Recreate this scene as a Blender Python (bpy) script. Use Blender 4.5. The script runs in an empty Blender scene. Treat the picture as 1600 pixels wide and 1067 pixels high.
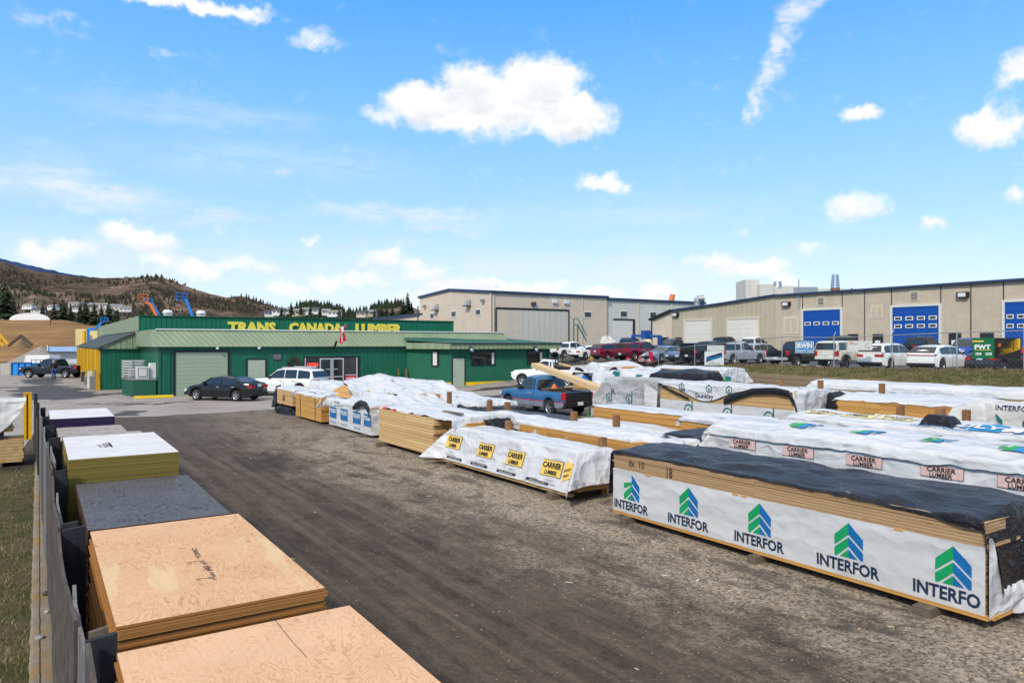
import bpy, bmesh, math, random
from mathutils import Vector, Matrix, noise
random.seed(7)
R = math.radians
SC = bpy.context.scene
COL = SC.collection

# ------------------------------------------------------------------ camera
CAM_H, FPX, HYP, HEAD = 3.4, 1130.0, 536.5, R(33.2)
cd = bpy.data.cameras.new('camera')
cam = bpy.data.objects.new('camera', cd)
COL.objects.link(cam)
cam.location = (0, 0, CAM_H)
cam.rotation_euler = (R(90), 0, -HEAD)
cd.sensor_width = 36
cd.lens = 36 * FPX / 1600
cd.shift_y = 3 / 1600
cd.clip_start = 0.1
cd.clip_end = 20000
SC.camera = cam
SN, CS = math.sin(HEAD), math.cos(HEAD)

def G(u, v, z=0.0):
    """point at height z seen at pixel (u, v) of the photograph"""
    Z = FPX * (CAM_H - z) / (v - HYP)
    L = (u - 800) / FPX * Z
    return Vector((CS * L + SN * Z, -SN * L + CS * Z, z))

def GZ(u, v, Z):
    L = (u - 800) / FPX * Z
    return Vector((CS * L + SN * Z, -SN * L + CS * Z, CAM_H - Z * (v - HYP) / FPX))

def GX(u, v, x):
    L = (u - 800) / FPX
    Z = x / (CS * L + SN)
    return Vector((x, (CS - SN * L) * Z, CAM_H - Z * (v - HYP) / FPX))

def GY(u, v, y):
    L = (u - 800) / FPX
    Z = y / (CS - SN * L)
    return Vector(((CS * L + SN) * Z, y, CAM_H - Z * (v - HYP) / FPX))

# ------------------------------------------------------------------ light
SUN_ELEV, SUN_AZ = R(40), R(-122)          # azimuth measured clockwise from +Y
SUN_STRENGTH, SKY_STRENGTH, EXPOSURE = 2.05, 0.15, 0.48
sl = bpy.data.lights.new('sun', 'SUN')
sl.energy = SUN_STRENGTH
sl.angle = R(7)
sl.color = (1.0, 0.92, 0.80)
sun = bpy.data.objects.new('sun', sl)
COL.objects.link(sun)
sd = Vector((math.sin(SUN_AZ) * math.cos(SUN_ELEV), math.cos(SUN_AZ) * math.cos(SUN_ELEV), math.sin(SUN_ELEV)))
sun.rotation_euler = sd.to_track_quat('Z', 'Y').to_euler()
sun.location = sd * 60
SC.view_settings.view_transform = 'Standard'
SC.view_settings.look = 'None'
SC.view_settings.exposure = EXPOSURE
SC.view_settings.gamma = 1
SC.render.engine = 'CYCLES'
SC.cycles.max_bounces = 5
SC.cycles.diffuse_bounces = 3
SC.cycles.glossy_bounces = 3
SC.cycles.transparent_max_bounces = 12
SC.cycles.caustics_reflective = False
SC.cycles.caustics_refractive = False
try:
    SC.cycles.use_denoising = True
except Exception:
    pass

def srgb(h):
    h = h.lstrip('#')
    out = []
    for i in (0, 2, 4):
        c = int(h[i:i + 2], 16) / 255
        out.append(c / 12.92 if c <= 0.04045 else ((c + 0.055) / 1.055) ** 2.4)
    return tuple(out)

# ------------------------------------------------------------------ node helper
class S:
    def __init__(self, nt):
        self.nt = nt
    def node(self, t, ins=None, **at):
        n = self.nt.nodes.new(t)
        for k, v in at.items():
            setattr(n, k, v)
        for k, v in (ins or {}).items():
            self.put(n.inputs[k], v)
        return n
    def put(self, sock, v):
        if isinstance(v, bpy.types.NodeSocket):
            self.nt.links.new(v, sock)
        elif isinstance(v, (tuple, list)) and len(v) == 3 and sock.type == 'RGBA':
            sock.default_value = (*v, 1)
        else:
            sock.default_value = v
    def coord(self, kind='Object'):
        return self.node('ShaderNodeTexCoord').outputs[kind]
    def mapping(self, vec, scale=(1, 1, 1), loc=(0, 0, 0), rot=(0, 0, 0)):
        return self.node('ShaderNodeMapping', {'Vector': vec, 'Scale': scale, 'Location': loc, 'Rotation': rot}).outputs[0]
    def noise(self, vec, scale=5, detail=4, rough=.6, dist=0.0, out='Fac'):
        return self.node('ShaderNodeTexNoise', {'Vector': vec, 'Scale': scale, 'Detail': detail, 'Roughness': rough, 'Distortion': dist}).outputs[out]
    def voronoi(self, vec, scale=5, out='Distance'):
        return self.node('ShaderNodeTexVoronoi', {'Vector': vec, 'Scale': scale}).outputs[out]
    def wave(self, vec, scale=1, direction='X', profile='SIN', dist=0.0):
        return self.node('ShaderNodeTexWave', {'Vector': vec, 'Scale': scale, 'Distortion': dist}, wave_type='BANDS', bands_direction=direction, wave_profile=profile).outputs['Fac']
    def ramp(self, fac, stops, interp='LINEAR'):
        n = self.node('ShaderNodeValToRGB', {'Fac': fac})
        n.color_ramp.interpolation = interp
        el = n.color_ramp.elements
        while len(el) < len(stops):
            el.new(0.5)
        for e, (p, c) in zip(el, stops):
            e.position = p
            e.color = (*c, 1) if len(c) == 3 else c
        return n.outputs['Color']
    def grey(self, fac, a, b, lo=0.0, hi=1.0):
        return self.node('ShaderNodeMapRange', {'Value': fac, 'From Min': a, 'From Max': b, 'To Min': lo, 'To Max': hi}).outputs[0]
    def smooth(self, fac, a, b, lo=0.0, hi=1.0):
        return self.node('ShaderNodeMapRange', {'Value': fac, 'From Min': a, 'From Max': b, 'To Min': lo, 'To Max': hi}, interpolation_type='SMOOTHSTEP').outputs[0]
    def math(self, op, a, b=0.0, c=0.0):
        n = self.node('ShaderNodeMath', operation=op)
        self.put(n.inputs[0], a); self.put(n.inputs[1], b); self.put(n.inputs[2], c)
        return n.outputs[0]
    def vmath(self, op, a, b=(0, 0, 0)):
        n = self.node('ShaderNodeVectorMath', operation=op)
        self.put(n.inputs[0], a); self.put(n.inputs[1], b)
        return n.outputs['Value'] if op in ('LENGTH', 'DOT_PRODUCT') else n.outputs[0]
    def mix(self, fac, a, b, blend='MIX'):
        n = self.node('ShaderNodeMix', data_type='RGBA', blend_type=blend)
        self.put(n.inputs[0], fac); self.put(n.inputs[6], a); self.put(n.inputs[7], b)
        return n.outputs[2]
    def sep(self, vec):
        return self.node('ShaderNodeSeparateXYZ', {'Vector': vec}).outputs
    def comb(self, x, y, z):
        return self.node('ShaderNodeCombineXYZ', {'X': x, 'Y': y, 'Z': z}).outputs[0]
    def bump(self, h, strength=.3, dist=.02, normal=None):
        ins = {'Height': h, 'Strength': strength, 'Distance': dist}
        if normal is not None:
            ins['Normal'] = normal
        return self.node('ShaderNodeBump', ins).outputs[0]
    def white(self, v):
        return self.node('ShaderNodeTexWhiteNoise', {'Vector': v}, noise_dimensions='3D').outputs['Value']

MATS = {}
def mk(name, fn=None, col=(.5, .5, .5), rough=.7, metal=0.0, spec=.4):
    m = bpy.data.materials.new(name)
    m.use_nodes = True
    b = m.node_tree.nodes['Principled BSDF']
    b.inputs['Base Color'].default_value = (*col, 1)
    b.inputs['Roughness'].default_value = rough
    b.inputs['Metallic'].default_value = metal
    b.inputs['Specular IOR Level'].default_value = spec
    if fn:
        s = S(m.node_tree)
        for k, v in fn(s).items():
            s.put(b.inputs[k], v)
    MATS[name] = m
    return m

def simple(name, col, rough=.6, metal=0.0, spec=.4, var=.12, scale=6, bump=0.0, bscale=40):
    def fn(s):
        c = s.coord()
        n = s.noise(c, scale, 5, .65)
        d = {'Base Color': s.mix(s.grey(n, .3, .7), tuple(x * (1 - var) for x in col), tuple(min(1, x * (1 + var)) for x in col))}
        if bump:
            d['Normal'] = s.bump(s.noise(c, bscale, 3), bump, .01)
        return d
    return mk(name, fn, col, rough, metal, spec)

# ------------------------------------------------------------------ sky
wd = bpy.data.worlds.new('World')
SC.world = wd
wd.use_nodes = True
ws = S(wd.node_tree)
bg = wd.node_tree.nodes['Background']
bg.inputs['Strength'].default_value = SKY_STRENGTH
sky = ws.node('ShaderNodeTexSky', sky_type='NISHITA')
sky.sun_disc = False
sky.sun_elevation = SUN_ELEV
sky.sun_rotation = SUN_AZ
sky.altitude = 400
sky.air_density = 1.0
sky.dust_density = 0.6
sky.ozone_density = 2.0
KD = 1 / (SKY_STRENGTH * 2 ** EXPOSURE)      # radiance that shows as 1
KV = lambda r, g, b: (r * KD, g * KD, b * KD)
wdir = ws.coord('Generated')
sx, sy, sz = ws.sep(wdir)
azi = ws.math('ARCTAN2', sx, sy)
ele = ws.math('ARCSINE', sz)
ang = ws.comb(azi, ele, 0.0)
w1 = ws.noise(wdir, 9, 6, .62, 0, 'Color')
w2 = ws.noise(wdir, 34, 5, .62, 0, 'Color')
warp = ws.vmath('ADD', ws.vmath('MULTIPLY', ws.vmath('SUBTRACT', w1, (.5, .5, .5)), (.075, .055, 0)),
                ws.vmath('MULTIPLY', ws.vmath('SUBTRACT', w2, (.5, .5, .5)), (.04, .035, 0)))
angw = ws.vmath('ADD', ang, warp)
def pix_dir(u, v):
    x, y = (u - 800) / FPX, (HYP - v) / FPX
    return HEAD + math.atan(x), math.atan2(y, math.sqrt(1 + x * x))
def cloud_field(lst, hard, shade=False):
    tot = None; low = None
    for (u, v, ru, rv, k) in lst:
        az, el = pix_dir(u, v)
        sc = 1 / (1 + ((u - 800) / FPX) ** 2)
        d = ws.vmath('MULTIPLY', ws.vmath('SUBTRACT', angw, (az, el, 0)), (FPX / (ru * sc * 1.12), FPX / (rv * sc ** .5 * 1.15), 0))
        m = ws.smooth(ws.vmath('LENGTH', d), 1.0, hard, 0, k)
        tot = m if tot is None else ws.math('MAXIMUM', tot, m)
        if shade:
            b_ = ws.math('MULTIPLY', m, ws.smooth(ws.sep(d)[1], .45, -.75))
            low = b_ if low is None else ws.math('MAXIMUM', low, b_)
    return (tot, low) if shade else tot
CUM = [(700, 168, 100, 42, 1.2), (770, 160, 130, 58, 1.3), (840, 130, 85, 58, 1.3), (890, 178, 85, 45, 1.3), (650, 170, 75, 38, 1.05), (730, 130, 70, 40, 1.1), (610, 180, 60, 22, .7), (120, 388, 70, 18, .6), (250, 404, 60, 18, .7), (380, 412, 60, 18, .7), (500, 436, 60, 20, .7), (700, 446, 70, 22, .8), (860, 446, 70, 14, .7), (945, 458, 60, 16, .7), (1120, 412, 60, 20, .8), (1230, 444, 50, 20, .7), (640, 462, 60, 18, .6),
       (940, 281, 55, 19, .85), (1545, 195, 72, 42, 1), (1585, 110, 55, 32, .8), (1340, 184, 42, 21, .85), (1345, 322, 72, 32, .8), (1452, 357, 42, 17, .7),
       (220, 374, 100, 30, .95), (60, 400, 60, 24, .85), (310, 418, 60, 20, .9), (340, 357, 22, 12, .4), (600, 408, 50, 18, .8), (665, 422, 55, 22, .75), (440, 448, 40, 18, .95),
       (560, 440, 60, 22, .7), (790, 447, 130, 18, .9), (1170, 425, 80, 24, .95), (1035, 460, 45, 22, .9), (1270, 385, 40, 15, .6), (485, 378, 26, 12, .6),
       (490, 60, 62, 20, .6), (300, 6, 200, 15, .85), (80, 32, 80, 12, .3), (1150, 358, 20, 10, .4), (1585, 310, 26, 20, .6), (260, 86, 40, 12, .3), (450, 268, 36, 16, .35)]
CIR = [(640, 335, 230, 20, 1.0), (120, 296, 260, 26, 1.1), (230, 330, 290, 20, .8), (700, 352, 120, 12, .8), (330, 180, 260, 30, .4), (80, 270, 160, 24, .8), (1222, 80, 20, 46, 1.3), (1206, 115, 17, 40, 1.3), (1192, 148, 14, 36, 1.2), (1242, 30, 28, 36, 1.3), (1180, 178, 9, 24, 1.0), (1258, 2, 30, 16, 1.1),
       (90, 245, 120, 30, .3), (800, 440, 900, 80, .8), (1100, 480, 800, 60, .8), (300, 420, 420, 60, .8), (420, 250, 300, 40, .35), (1000, 330, 300, 40, .35)]
cum, base_ = cloud_field(CUM, .15, True)
cir = cloud_field(CIR, .1)
fine = ws.noise(ws.mapping(wdir, (1, 1, 1.6)), 26, 7, .66)
strk = ws.noise(ws.mapping(wdir, (1, 1, 5)), 12, 6, .7)
fine2 = ws.noise(wdir, 80, 5, .65)
puff = ws.smooth(ws.math('ADD', cum, ws.math('ADD', ws.math('MULTIPLY', ws.math('SUBTRACT', fine, .52), 1.25), ws.math('MULTIPLY', ws.math('SUBTRACT', fine2, .5), .30))), .04, .92)
veil = ws.math('MINIMUM', 1.0, ws.math('MULTIPLY', cir, ws.smooth(strk, .22, .68)))
lowf = ws.noise(ws.mapping(wdir, (1, 1, 2.2), (.06, .02, .05)), 15, 5, .6)
shd = ws.math('MULTIPLY', base_, ws.smooth(lowf, .62, .34))
ccol = ws.mix(shd, KV(1.05, 1.05, 1.05), KV(.73, .77, .84))
skyc = ws.node('ShaderNodeHueSaturation', {'Color': sky.outputs[0], 'Saturation': 1.28, 'Value': 1.12}).outputs[0]
grad = ws.ramp(ws.grey(ele, 0, 1.5), [(0, (.70, .82, .96)), (.05, (.60, .78, .98)), (.12, (.42, .69, 1.0)), (.20, (.25, .58, 1.0)), (.30, (.10, .42, 1.0)), (.42, (.95, .97, 1.0)), (1, (1.0, 1.0, 1.0))])  # near-white stops above the frame are added to lift and neutralise ambient light
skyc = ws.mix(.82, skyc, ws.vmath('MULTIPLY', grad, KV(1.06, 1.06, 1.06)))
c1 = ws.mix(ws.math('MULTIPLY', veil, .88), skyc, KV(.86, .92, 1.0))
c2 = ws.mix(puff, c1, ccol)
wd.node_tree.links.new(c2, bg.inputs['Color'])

# ------------------------------------------------------------------ mesh builder
INV = {}
class MB:
    def __init__(self):
        self.v, self.f, self.m, self.mats, self.sm = [], [], [], [], []
    def mi(self, mat):
        mat = MATS[mat] if isinstance(mat, str) else mat
        if mat not in self.mats:
            self.mats.append(mat)
        return self.mats.index(mat)
    def add(self, vs, fs, mat, smooth=False):
        b = len(self.v)
        self.v.extend(Vector(p) for p in vs)
        i = self.mi(mat)
        for f in fs:
            self.f.append(tuple(b + k for k in f)); self.m.append(i); self.sm.append(smooth)
    def poly(self, pts, mat):
        self.add(pts, [tuple(range(len(pts)))], mat)
    def box(self, x0, x1, y0, y1, z0, z1, mat, M=None):
        vs = [(x, y, z) for z in (z0, z1) for y in (y0, y1) for x in (x0, x1)]
        if M is not None:
            vs = [M @ Vector(p) for p in vs]
        self.add(vs, [(0, 2, 3, 1), (4, 5, 7, 6), (0, 1, 5, 4), (2, 6, 7, 3), (0, 4, 6, 2), (1, 3, 7, 5)], mat)
    def beam(self, p0, p1, w, h, mat, up=(0, 0, 1)):
        p0, p1 = Vector(p0), Vector(p1)
        d = (p1 - p0); L = d.length; d.normalize()
        s = d.cross(Vector(up))
        if s.length < 1e-4:
            s = Vector((1, 0, 0))
        s.normalize(); t = s.cross(d)
        M = Matrix((( s.x, d.x, t.x, p0.x), (s.y, d.y, t.y, p0.y), (s.z, d.z, t.z, p0.z), (0, 0, 0, 1)))
        self.box(-w / 2, w / 2, 0, L, -h / 2, h / 2, mat, M)
    def tube(self, p0, p1, r0, mat, r1=None, n=8, caps=True, smooth=True):
        r1 = r0 if r1 is None else r1
        p0, p1 = Vector(p0), Vector(p1)
        d = (p1 - p0).normalized()
        a = d.orthogonal().normalized(); b = d.cross(a)
        vs = []
        for p, r in ((p0, r0), (p1, r1)):
            for k in range(n):
                t = 2 * math.pi * k / n
                vs.append(p + (a * math.cos(t) + b * math.sin(t)) * r)
        fs = [(k, (k + 1) % n, n + (k + 1) % n, n + k) for k in range(n)]
        self.add(vs, fs, mat, smooth)
        if caps:
            self.add(vs[:n], [tuple(range(n))[::-1]], mat); self.add(vs[n:], [tuple(range(n))], mat)
    def path(self, pts, r, mat, n=6):
        for a, b in zip(pts, pts[1:]):
            self.tube(a, b, r, mat, n=n)
    def prism(self, pts, ext, mat):
        """pts: planar loop of 3-D points, ext: extrusion vector"""
        ext = Vector(ext); n = len(pts)
        a = [Vector(p) for p in pts]; b = [p + ext for p in a]
        self.add(a + b, [tuple(range(n))[::-1], tuple(range(n, 2 * n))] + [(k, (k + 1) % n, n + (k + 1) % n, n + k) for k in range(n)], mat)
    def grid(self, fn, nu, nv, mat, smooth=True, keep=None):
        vs = [fn(i / nu, j / nv) for j in range(nv + 1) for i in range(nu + 1)]
        fs = []
        for j in range(nv):
            for i in range(nu):
                if keep is None or keep((i + .5) / nu, (j + .5) / nv):
                    a = j * (nu + 1) + i
                    fs.append((a, a + 1, a + nu + 2, a + nu + 1))
        self.add(vs, fs, mat, smooth)
    def text(self, s, mp, mat, size=1.0, bold=.0, align='CENTER', cut=None, sub=0.0, ext=None):
        """lettering: mp(a, b) gives the 3-D point of text coordinates"""
        vs, fs = text_mesh(s, size, bold, align)
        tris = [[vs[k] for k in f] for f in fs]
        if sub:
            out = []
            while tris:
                t = tris.pop()
                e = max(range(3), key=lambda k: math.dist(t[k], t[(k + 1) % 3]))
                a, b, c_ = t[e], t[(e + 1) % 3], t[(e + 2) % 3]
                if math.dist(a, b) > sub:
                    m_ = ((a[0] + b[0]) / 2, (a[1] + b[1]) / 2)
                    tris += [[a, m_, c_], [m_, b, c_]]
                else:
                    out.append(t)
            tris = out
        if cut:
            tris = [t for t in tris if all(cut(*p) for p in t)]
        for t in tris:
            self.poly([mp(*p) for p in t], mat)
        if ext is not None:
            ext = Vector(ext); cnt = {}
            for f in fs:
                for k in range(3):
                    e = (f[k], f[(k + 1) % 3]); cnt[tuple(sorted(e))] = cnt.get(tuple(sorted(e)), 0) + 1
            for (a, b), n in cnt.items():
                if n == 1:
                    p, q = Vector(mp(*vs[a])), Vector(mp(*vs[b]))
                    self.poly([p, q, q + ext, p + ext], mat)
    def flat(self, polys, mp, mat, sub=0.0):
        """2-D polygons laid through mp; sub splits them fine enough to follow a soft surface"""
        for pl in polys:
            if not sub:
                self.poly([mp(*p) for p in pl], mat); continue
            c = (sum(p[0] for p in pl) / len(pl), sum(p[1] for p in pl) / len(pl))
            tris = [[c, pl[k], pl[(k + 1) % len(pl)]] for k in range(len(pl))]
            while tris:
                t = tris.pop()
                e = max(range(3), key=lambda k: math.dist(t[k], t[(k + 1) % 3]))
                a, b, q = t[e], t[(e + 1) % 3], t[(e + 2) % 3]
                if math.dist(a, b) > sub:
                    m_ = ((a[0] + b[0]) / 2, (a[1] + b[1]) / 2)
                    tris += [[a, m_, q], [m_, b, q]]
                else:
                    self.poly([mp(*p) for p in t], mat)
    def build(self, name, parent=None, local=False, sharp=None, bevel=0.0):
        me = bpy.data.meshes.new(name)
        if parent is not None:
            M = Matrix() if local else INV.get(parent.name, Matrix())
            vs = [M @ p for p in self.v]
        else:
            n = len(self.v)
            if local or n == 0:
                org = Vector((0, 0, 0))
            else:
                lo = [min(p[k] for p in self.v) for k in range(3)]; hi = [max(p[k] for p in self.v) for k in range(3)]
                org = Vector(((lo[0] + hi[0]) / 2, (lo[1] + hi[1]) / 2, lo[2]))
            vs = [p - org for p in self.v]
        me.from_pydata([tuple(p) for p in vs], [], self.f)
        for m in self.mats:
            me.materials.append(m)
        me.polygons.foreach_set('material_index', self.m)
        me.polygons.foreach_set('use_smooth', self.sm)
        me.update()
        if sharp is not None:
            me.set_sharp_from_angle(angle=R(sharp))
        o = bpy.data.objects.new(name, me)
        COL.objects.link(o)
        if parent is not None:
            o.parent = parent
            INV[o.name] = INV.get(parent.name, Matrix())
        else:
            o.location = org
            INV[o.name] = Matrix.Translation(-org)
        if bevel:
            md = o.modifiers.new('edge', 'BEVEL'); md.width = bevel; md.segments = 2; md.limit_method = 'ANGLE'
        return o

_TXT = {}
def text_mesh(s, size, bold, align):
    key = (s, bold)
    if key not in _TXT:
        cu = bpy.data.curves.new('lettering', 'FONT')
        cu.body = s; cu.offset = bold; cu.resolution_u = 2
        o = bpy.data.objects.new('lettering', cu)
        me = o.to_mesh()
        me.calc_loop_triangles()
        vs = [(v.co.x, v.co.y) for v in me.vertices]
        fs = [tuple(t.vertices) for t in me.loop_triangles]
        o.to_mesh_clear()
        bpy.data.objects.remove(o); bpy.data.curves.remove(cu)
        _TXT[key] = (vs, fs)
    vs, fs = _TXT[key]
    x0 = min(v[0] for v in vs); x1 = max(v[0] for v in vs)
    off = -(x0 + x1) / 2 if align == 'CENTER' else -x0
    return [((x + off) * size, y * size) for x, y in vs], fs

def tag(o, label=None, cat=None, group=None, kind=None):
    if label: o['label'] = label
    if cat: o['category'] = cat
    if group: o['group'] = group
    if kind: o['kind'] = kind
    return o

def thing(name, label, cat, loc=(0, 0, 0), rz=0.0, group=None):
    o = bpy.data.objects.new(name, None)
    o.empty_display_size = .3
    COL.objects.link(o)
    o.location = loc; o.rotation_euler = (0, 0, rz)
    INV[o.name] = (Matrix.Translation(Vector(loc)) @ Matrix.Rotation(rz, 4, 'Z')).inverted()
    return tag(o, label, cat, group)

def copy_tree(o, loc=None, rz=None, label=None, parent=None):
    c = o.copy(); COL.objects.link(c)
    if parent is not None: c.parent = parent
    if loc is not None: c.location = loc
    if rz is not None: c.rotation_euler = (0, 0, rz)
    if label: c['label'] = label
    for ch in list(o.children):
        copy_tree(ch, parent=c)
    return c

def fbm(x, y, z=0.0, o=4):
    return noise.fractal(Vector((x, y, z)), 1.0, 2.0, o)   # about -1..1
def sstep(a, b, x):
    t = min(1, max(0, (x - a) / (b - a))); return t * t * (3 - 2 * t)
# ------------------------------------------------------------------ materials
simple('yellow_paint', srgb('#E3A808'), .5, var=.1)
simple('yellow_kerb', srgb('#E8C010'), .6, var=.15, scale=3)
simple('green_box', srgb('#10523C'), .6, var=.15)
simple('white_paint', (.78, .78, .76), .45, var=.05)
simple('off_white', (.66, .66, .62), .5, var=.06)
simple('black', (.012, .012, .014), .6, var=.3)
simple('rubber', (.02, .02, .021), .8, var=.4, scale=20)
simple('dark_grey', (.06, .06, .065), .6)
simple('mid_grey', (.22, .22, .22), .6)
simple('galvanised', (.42, .43, .44), .45, metal=.6)
simple('alloy', (.5, .5, .52), .3, metal=.8)
simple('red', srgb('#C8102E'), .5)
simple('orange', srgb('#D9702A'), .5)
simple('lift_blue', srgb('#1E78C8'), .45)
simple('bin_blue', srgb('#1C8FDD'), .5)
simple('rack_blue', srgb('#1B4E93'), .45)
simple('door_grey', srgb('#A9B4A0'), .55, var=.05)
simple('trim_black', (.015, .017, .018), .5)
simple('alu', (.6, .6, .6), .35, metal=.5)
simple('ink', (.02, .02, .022), .7, var=.1)
simple('ink_navy', srgb('#1B2E4B'), .6, var=.1)
simple('logo_green', srgb('#0F9A5C'), .5, var=.05)
simple('logo_blue', srgb('#1269A8'), .5, var=.05)
simple('logo_teal', srgb('#126A70'), .5, var=.05)
simple('logo_lime', srgb('#149A35'), .5, var=.05)
simple('logo_sky', srgb('#1B7FB5'), .5, var=.05)
simple('sign_yellow', srgb('#E9C25A'), .55, var=.06)
simple('sign_cream', srgb('#E2D3A0'), .55, var=.08)
simple('sign_pink', srgb('#D9B7B0'), .55, var=.08)
simple('letter_yellow', srgb('#F2E05A'), .55, var=.06)
simple('makita_red', srgb('#D81840'), .5, var=.08)
simple('irwin_blue', srgb('#2C86C2'), .5, var=.06)
simple('banner_green', srgb('#136B40'), .5, var=.15)
simple('banner_black', srgb('#2A2322'), .5, var=.15)
simple('banner_yellow', srgb('#E8B92C'), .5, var=.15)
simple('skin', srgb('#C48A6A'), .6)
simple('denim', srgb('#35588C'), .8)
simple('jacket', (.02, .02, .024), .8)
simple('grey_hair', (.5, .48, .45), .8)
simple('beige_trim', srgb('#CFC4B0'), .6, var=.05)
simple('roof_navy', srgb('#2B3F5C'), .5, var=.08)
simple('dark_window', (.02, .025, .028), .12, spec=.6)
simple('stone', (.30, .28, .25), .9, var=.3, scale=12, bump=.3)
simple('stone_dark', (.09, .075, .06), .9, var=.3, scale=14, bump=.3)
simple('stone_pale', (.5, .46, .38), .85, var=.2, scale=14, bump=.2)
simple('straw_litter', (.55, .5, .42), .9)
simple('mirror_glass', (.4, .45, .5), .08, metal=.8)
mk('tail_red', None, (.45, .012, .02), .2)
mk('lamp_clear', None, (.7, .7, .7), .12)
mk('plate', None, (.7, .72, .75), .5)
def _neon(s):
    return {'Emission Color': (1.0, .06, .03), 'Emission Strength': 1.6}
mk('neon_red', _neon, (.6, .02, .02), .4)
def glass(name, col):
    def fn(s):
        n = s.noise(s.coord(), 1.5, 3)
        return {'Base Color': s.mix(n, tuple(c * .5 for c in col), tuple(c * 1.6 for c in col))}
    return mk(name, fn, col, .06, 0, .8)
glass('car_glass', (.018, .024, .03))
glass('shop_glass', (.02, .022, .022))

def paint(name, col, rough=.28, metal=0.0):
    def fn(s):
        c = s.coord()
        z = s.sep(c)[2]
        dirt = s.math('MULTIPLY', s.smooth(s.math('ADD', z, s.math('MULTIPLY', s.noise(c, 5, 5), .35)), .75, .25), .10)
        return {'Base Color': s.mix(dirt, col, tuple(.12 + .35 * k for k in col)), 'Roughness': s.math('ADD', s.math('MULTIPLY', dirt, .7), rough),
                'Coat Weight': s.math('SUBTRACT', .7, dirt), 'Coat Roughness': .06}
    return mk(name, fn, col, rough, metal, .25)
for n_, h_ in dict(paint_black='#0B0C12', paint_navy='#131A2C', paint_white='#E9E8E4', paint_maroon='#6E1230', paint_blue='#1F5FA8', paint_steel='#7488A0', paint_silver='#A4A6AC',
                   paint_ram='#14161A', paint_cream='#D8D5C6', paint_charcoal='#33353A', paint_brown='#2A2422', paint_royal='#1C4FB0', paint_red='#B5182A', paint_slate='#3A4A63').items():
    paint(n_, srgb(h_))
def _pick(s):
    c = s.coord(); z = s.sep(c)[2]
    lo = s.smooth(z, .655, .645)
    stripe = s.math('MULTIPLY', s.smooth(z, .645, .655), s.smooth(z, .70, .69))
    col = s.mix(lo, srgb('#2A618F'), srgb('#7F8691'))
    col = s.mix(stripe, col, srgb('#B3122F'))
    return {'Base Color': col, 'Coat Weight': .6, 'Coat Roughness': .1}
mk('paint_pickup_blue', _pick, (.1, .3, .6), .3)

# --- cloth and sheets
def wrap(name, col, dirt=.12, wr=.35, rough=.5):
    def fn(s):
        c = s.coord()
        n = s.noise(s.mapping(c, (1, .35, 1)), 2.2, 6, .62)
        sp = s.noise(c, 55, 2)
        cc = s.mix(s.grey(n, .35, .75, 0, dirt * 1.6), col, tuple(x * .55 for x in (col[0], col[1] * .97, col[2] * .9)))
        cc = s.mix(s.smooth(sp, .74, .8, 0, .5), cc, (.12, .11, .10))
        def crease(v, sc, d):
            return s.math('ABSOLUTE', s.math('SUBTRACT', s.noise(v, sc, d, .5, .5), .5))
        h1 = crease(s.mapping(c, (1.3, .5, 1.5), (0, 0, 0), (.25, .1, .35)), 2.2, 1)
        h2 = crease(s.mapping(c, (1, .8, 1.3), (0, 0, 0), (.5, .6, -.7)), 5.5, 2)
        h3 = s.noise(c, 2.5, 2, .5)
        wv = s.vmath('ADD', c, s.vmath('MULTIPLY', s.vmath('SUBTRACT', s.noise(c, 1.7, 2, .5, 0, 'Color'), (.5, .5, .5)), (.5, .5, .5)))
        f1 = s.voronoi(s.mapping(wv, (1.35, .34, 1.5)), 2.1)
        f2 = s.voronoi(s.mapping(wv, (1.0, .7, 1.0), (3, 1, 2), (.4, .3, .6)), 5.2)
        h = s.math('ADD', s.math('ADD', s.math('MULTIPLY', f1, 1.0), s.math('MULTIPLY', f2, .2)), s.math('MULTIPLY', h1, .6))
        return {'Base Color': cc, 'Normal': s.bump(h, wr, .16), 'Roughness': rough}
    return mk(name, fn, col, rough, 0, .3)
wrap('wrap_white', (.64, .64, .65), .18, .55, .34)
wrap('wrap_flat', (.62, .62, .62), .14, .20)
wrap('wrap_aged', (.66, .65, .62), .35, .3)
wrap('wrap_grey', (.47, .47, .48), .55, .5, .6)
def _tarp(s):
    c = s.coord()
    n = s.noise(c, 3, 5)
    scuff = s.math('MULTIPLY', s.smooth(s.noise(s.mapping(c, (1, .45, 1)), 26, 4, .75), .635, .68), s.smooth(s.noise(c, 1.1, 3), .48, .62))
    h1 = s.noise(s.mapping(c, (1.5, .4, 1.5), (0, 0, 0), (.1, .1, .25)), 3.5, 5, .6, .8)
    cr = lambda v, sc: s.math('ABSOLUTE', s.math('SUBTRACT', s.noise(v, sc, 2, .5, .6), .5))
    h1 = s.math('ADD', h1, s.math('MULTIPLY', cr(s.mapping(c, (1.6, .5, 1.6), (0, 0, 0), (.1, .1, .3)), 3.0), -2.2))
    h2 = cr(s.mapping(c, (1.2, .8, 1.2), (3, 1, 0), (.2, .1, -.7)), 8.0)
    return {'Base Color': s.mix(scuff, s.mix(n, (.007, .007, .010), (.016, .016, .022)), (.6, .6, .6)),
            'Normal': s.bump(s.math('ADD', h1, s.math('MULTIPLY', h2, -.35)), .65, .12), 'Roughness': .36}
mk('tarp_black', _tarp, (.02, .022, .03), .42, 0, .32)

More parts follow.
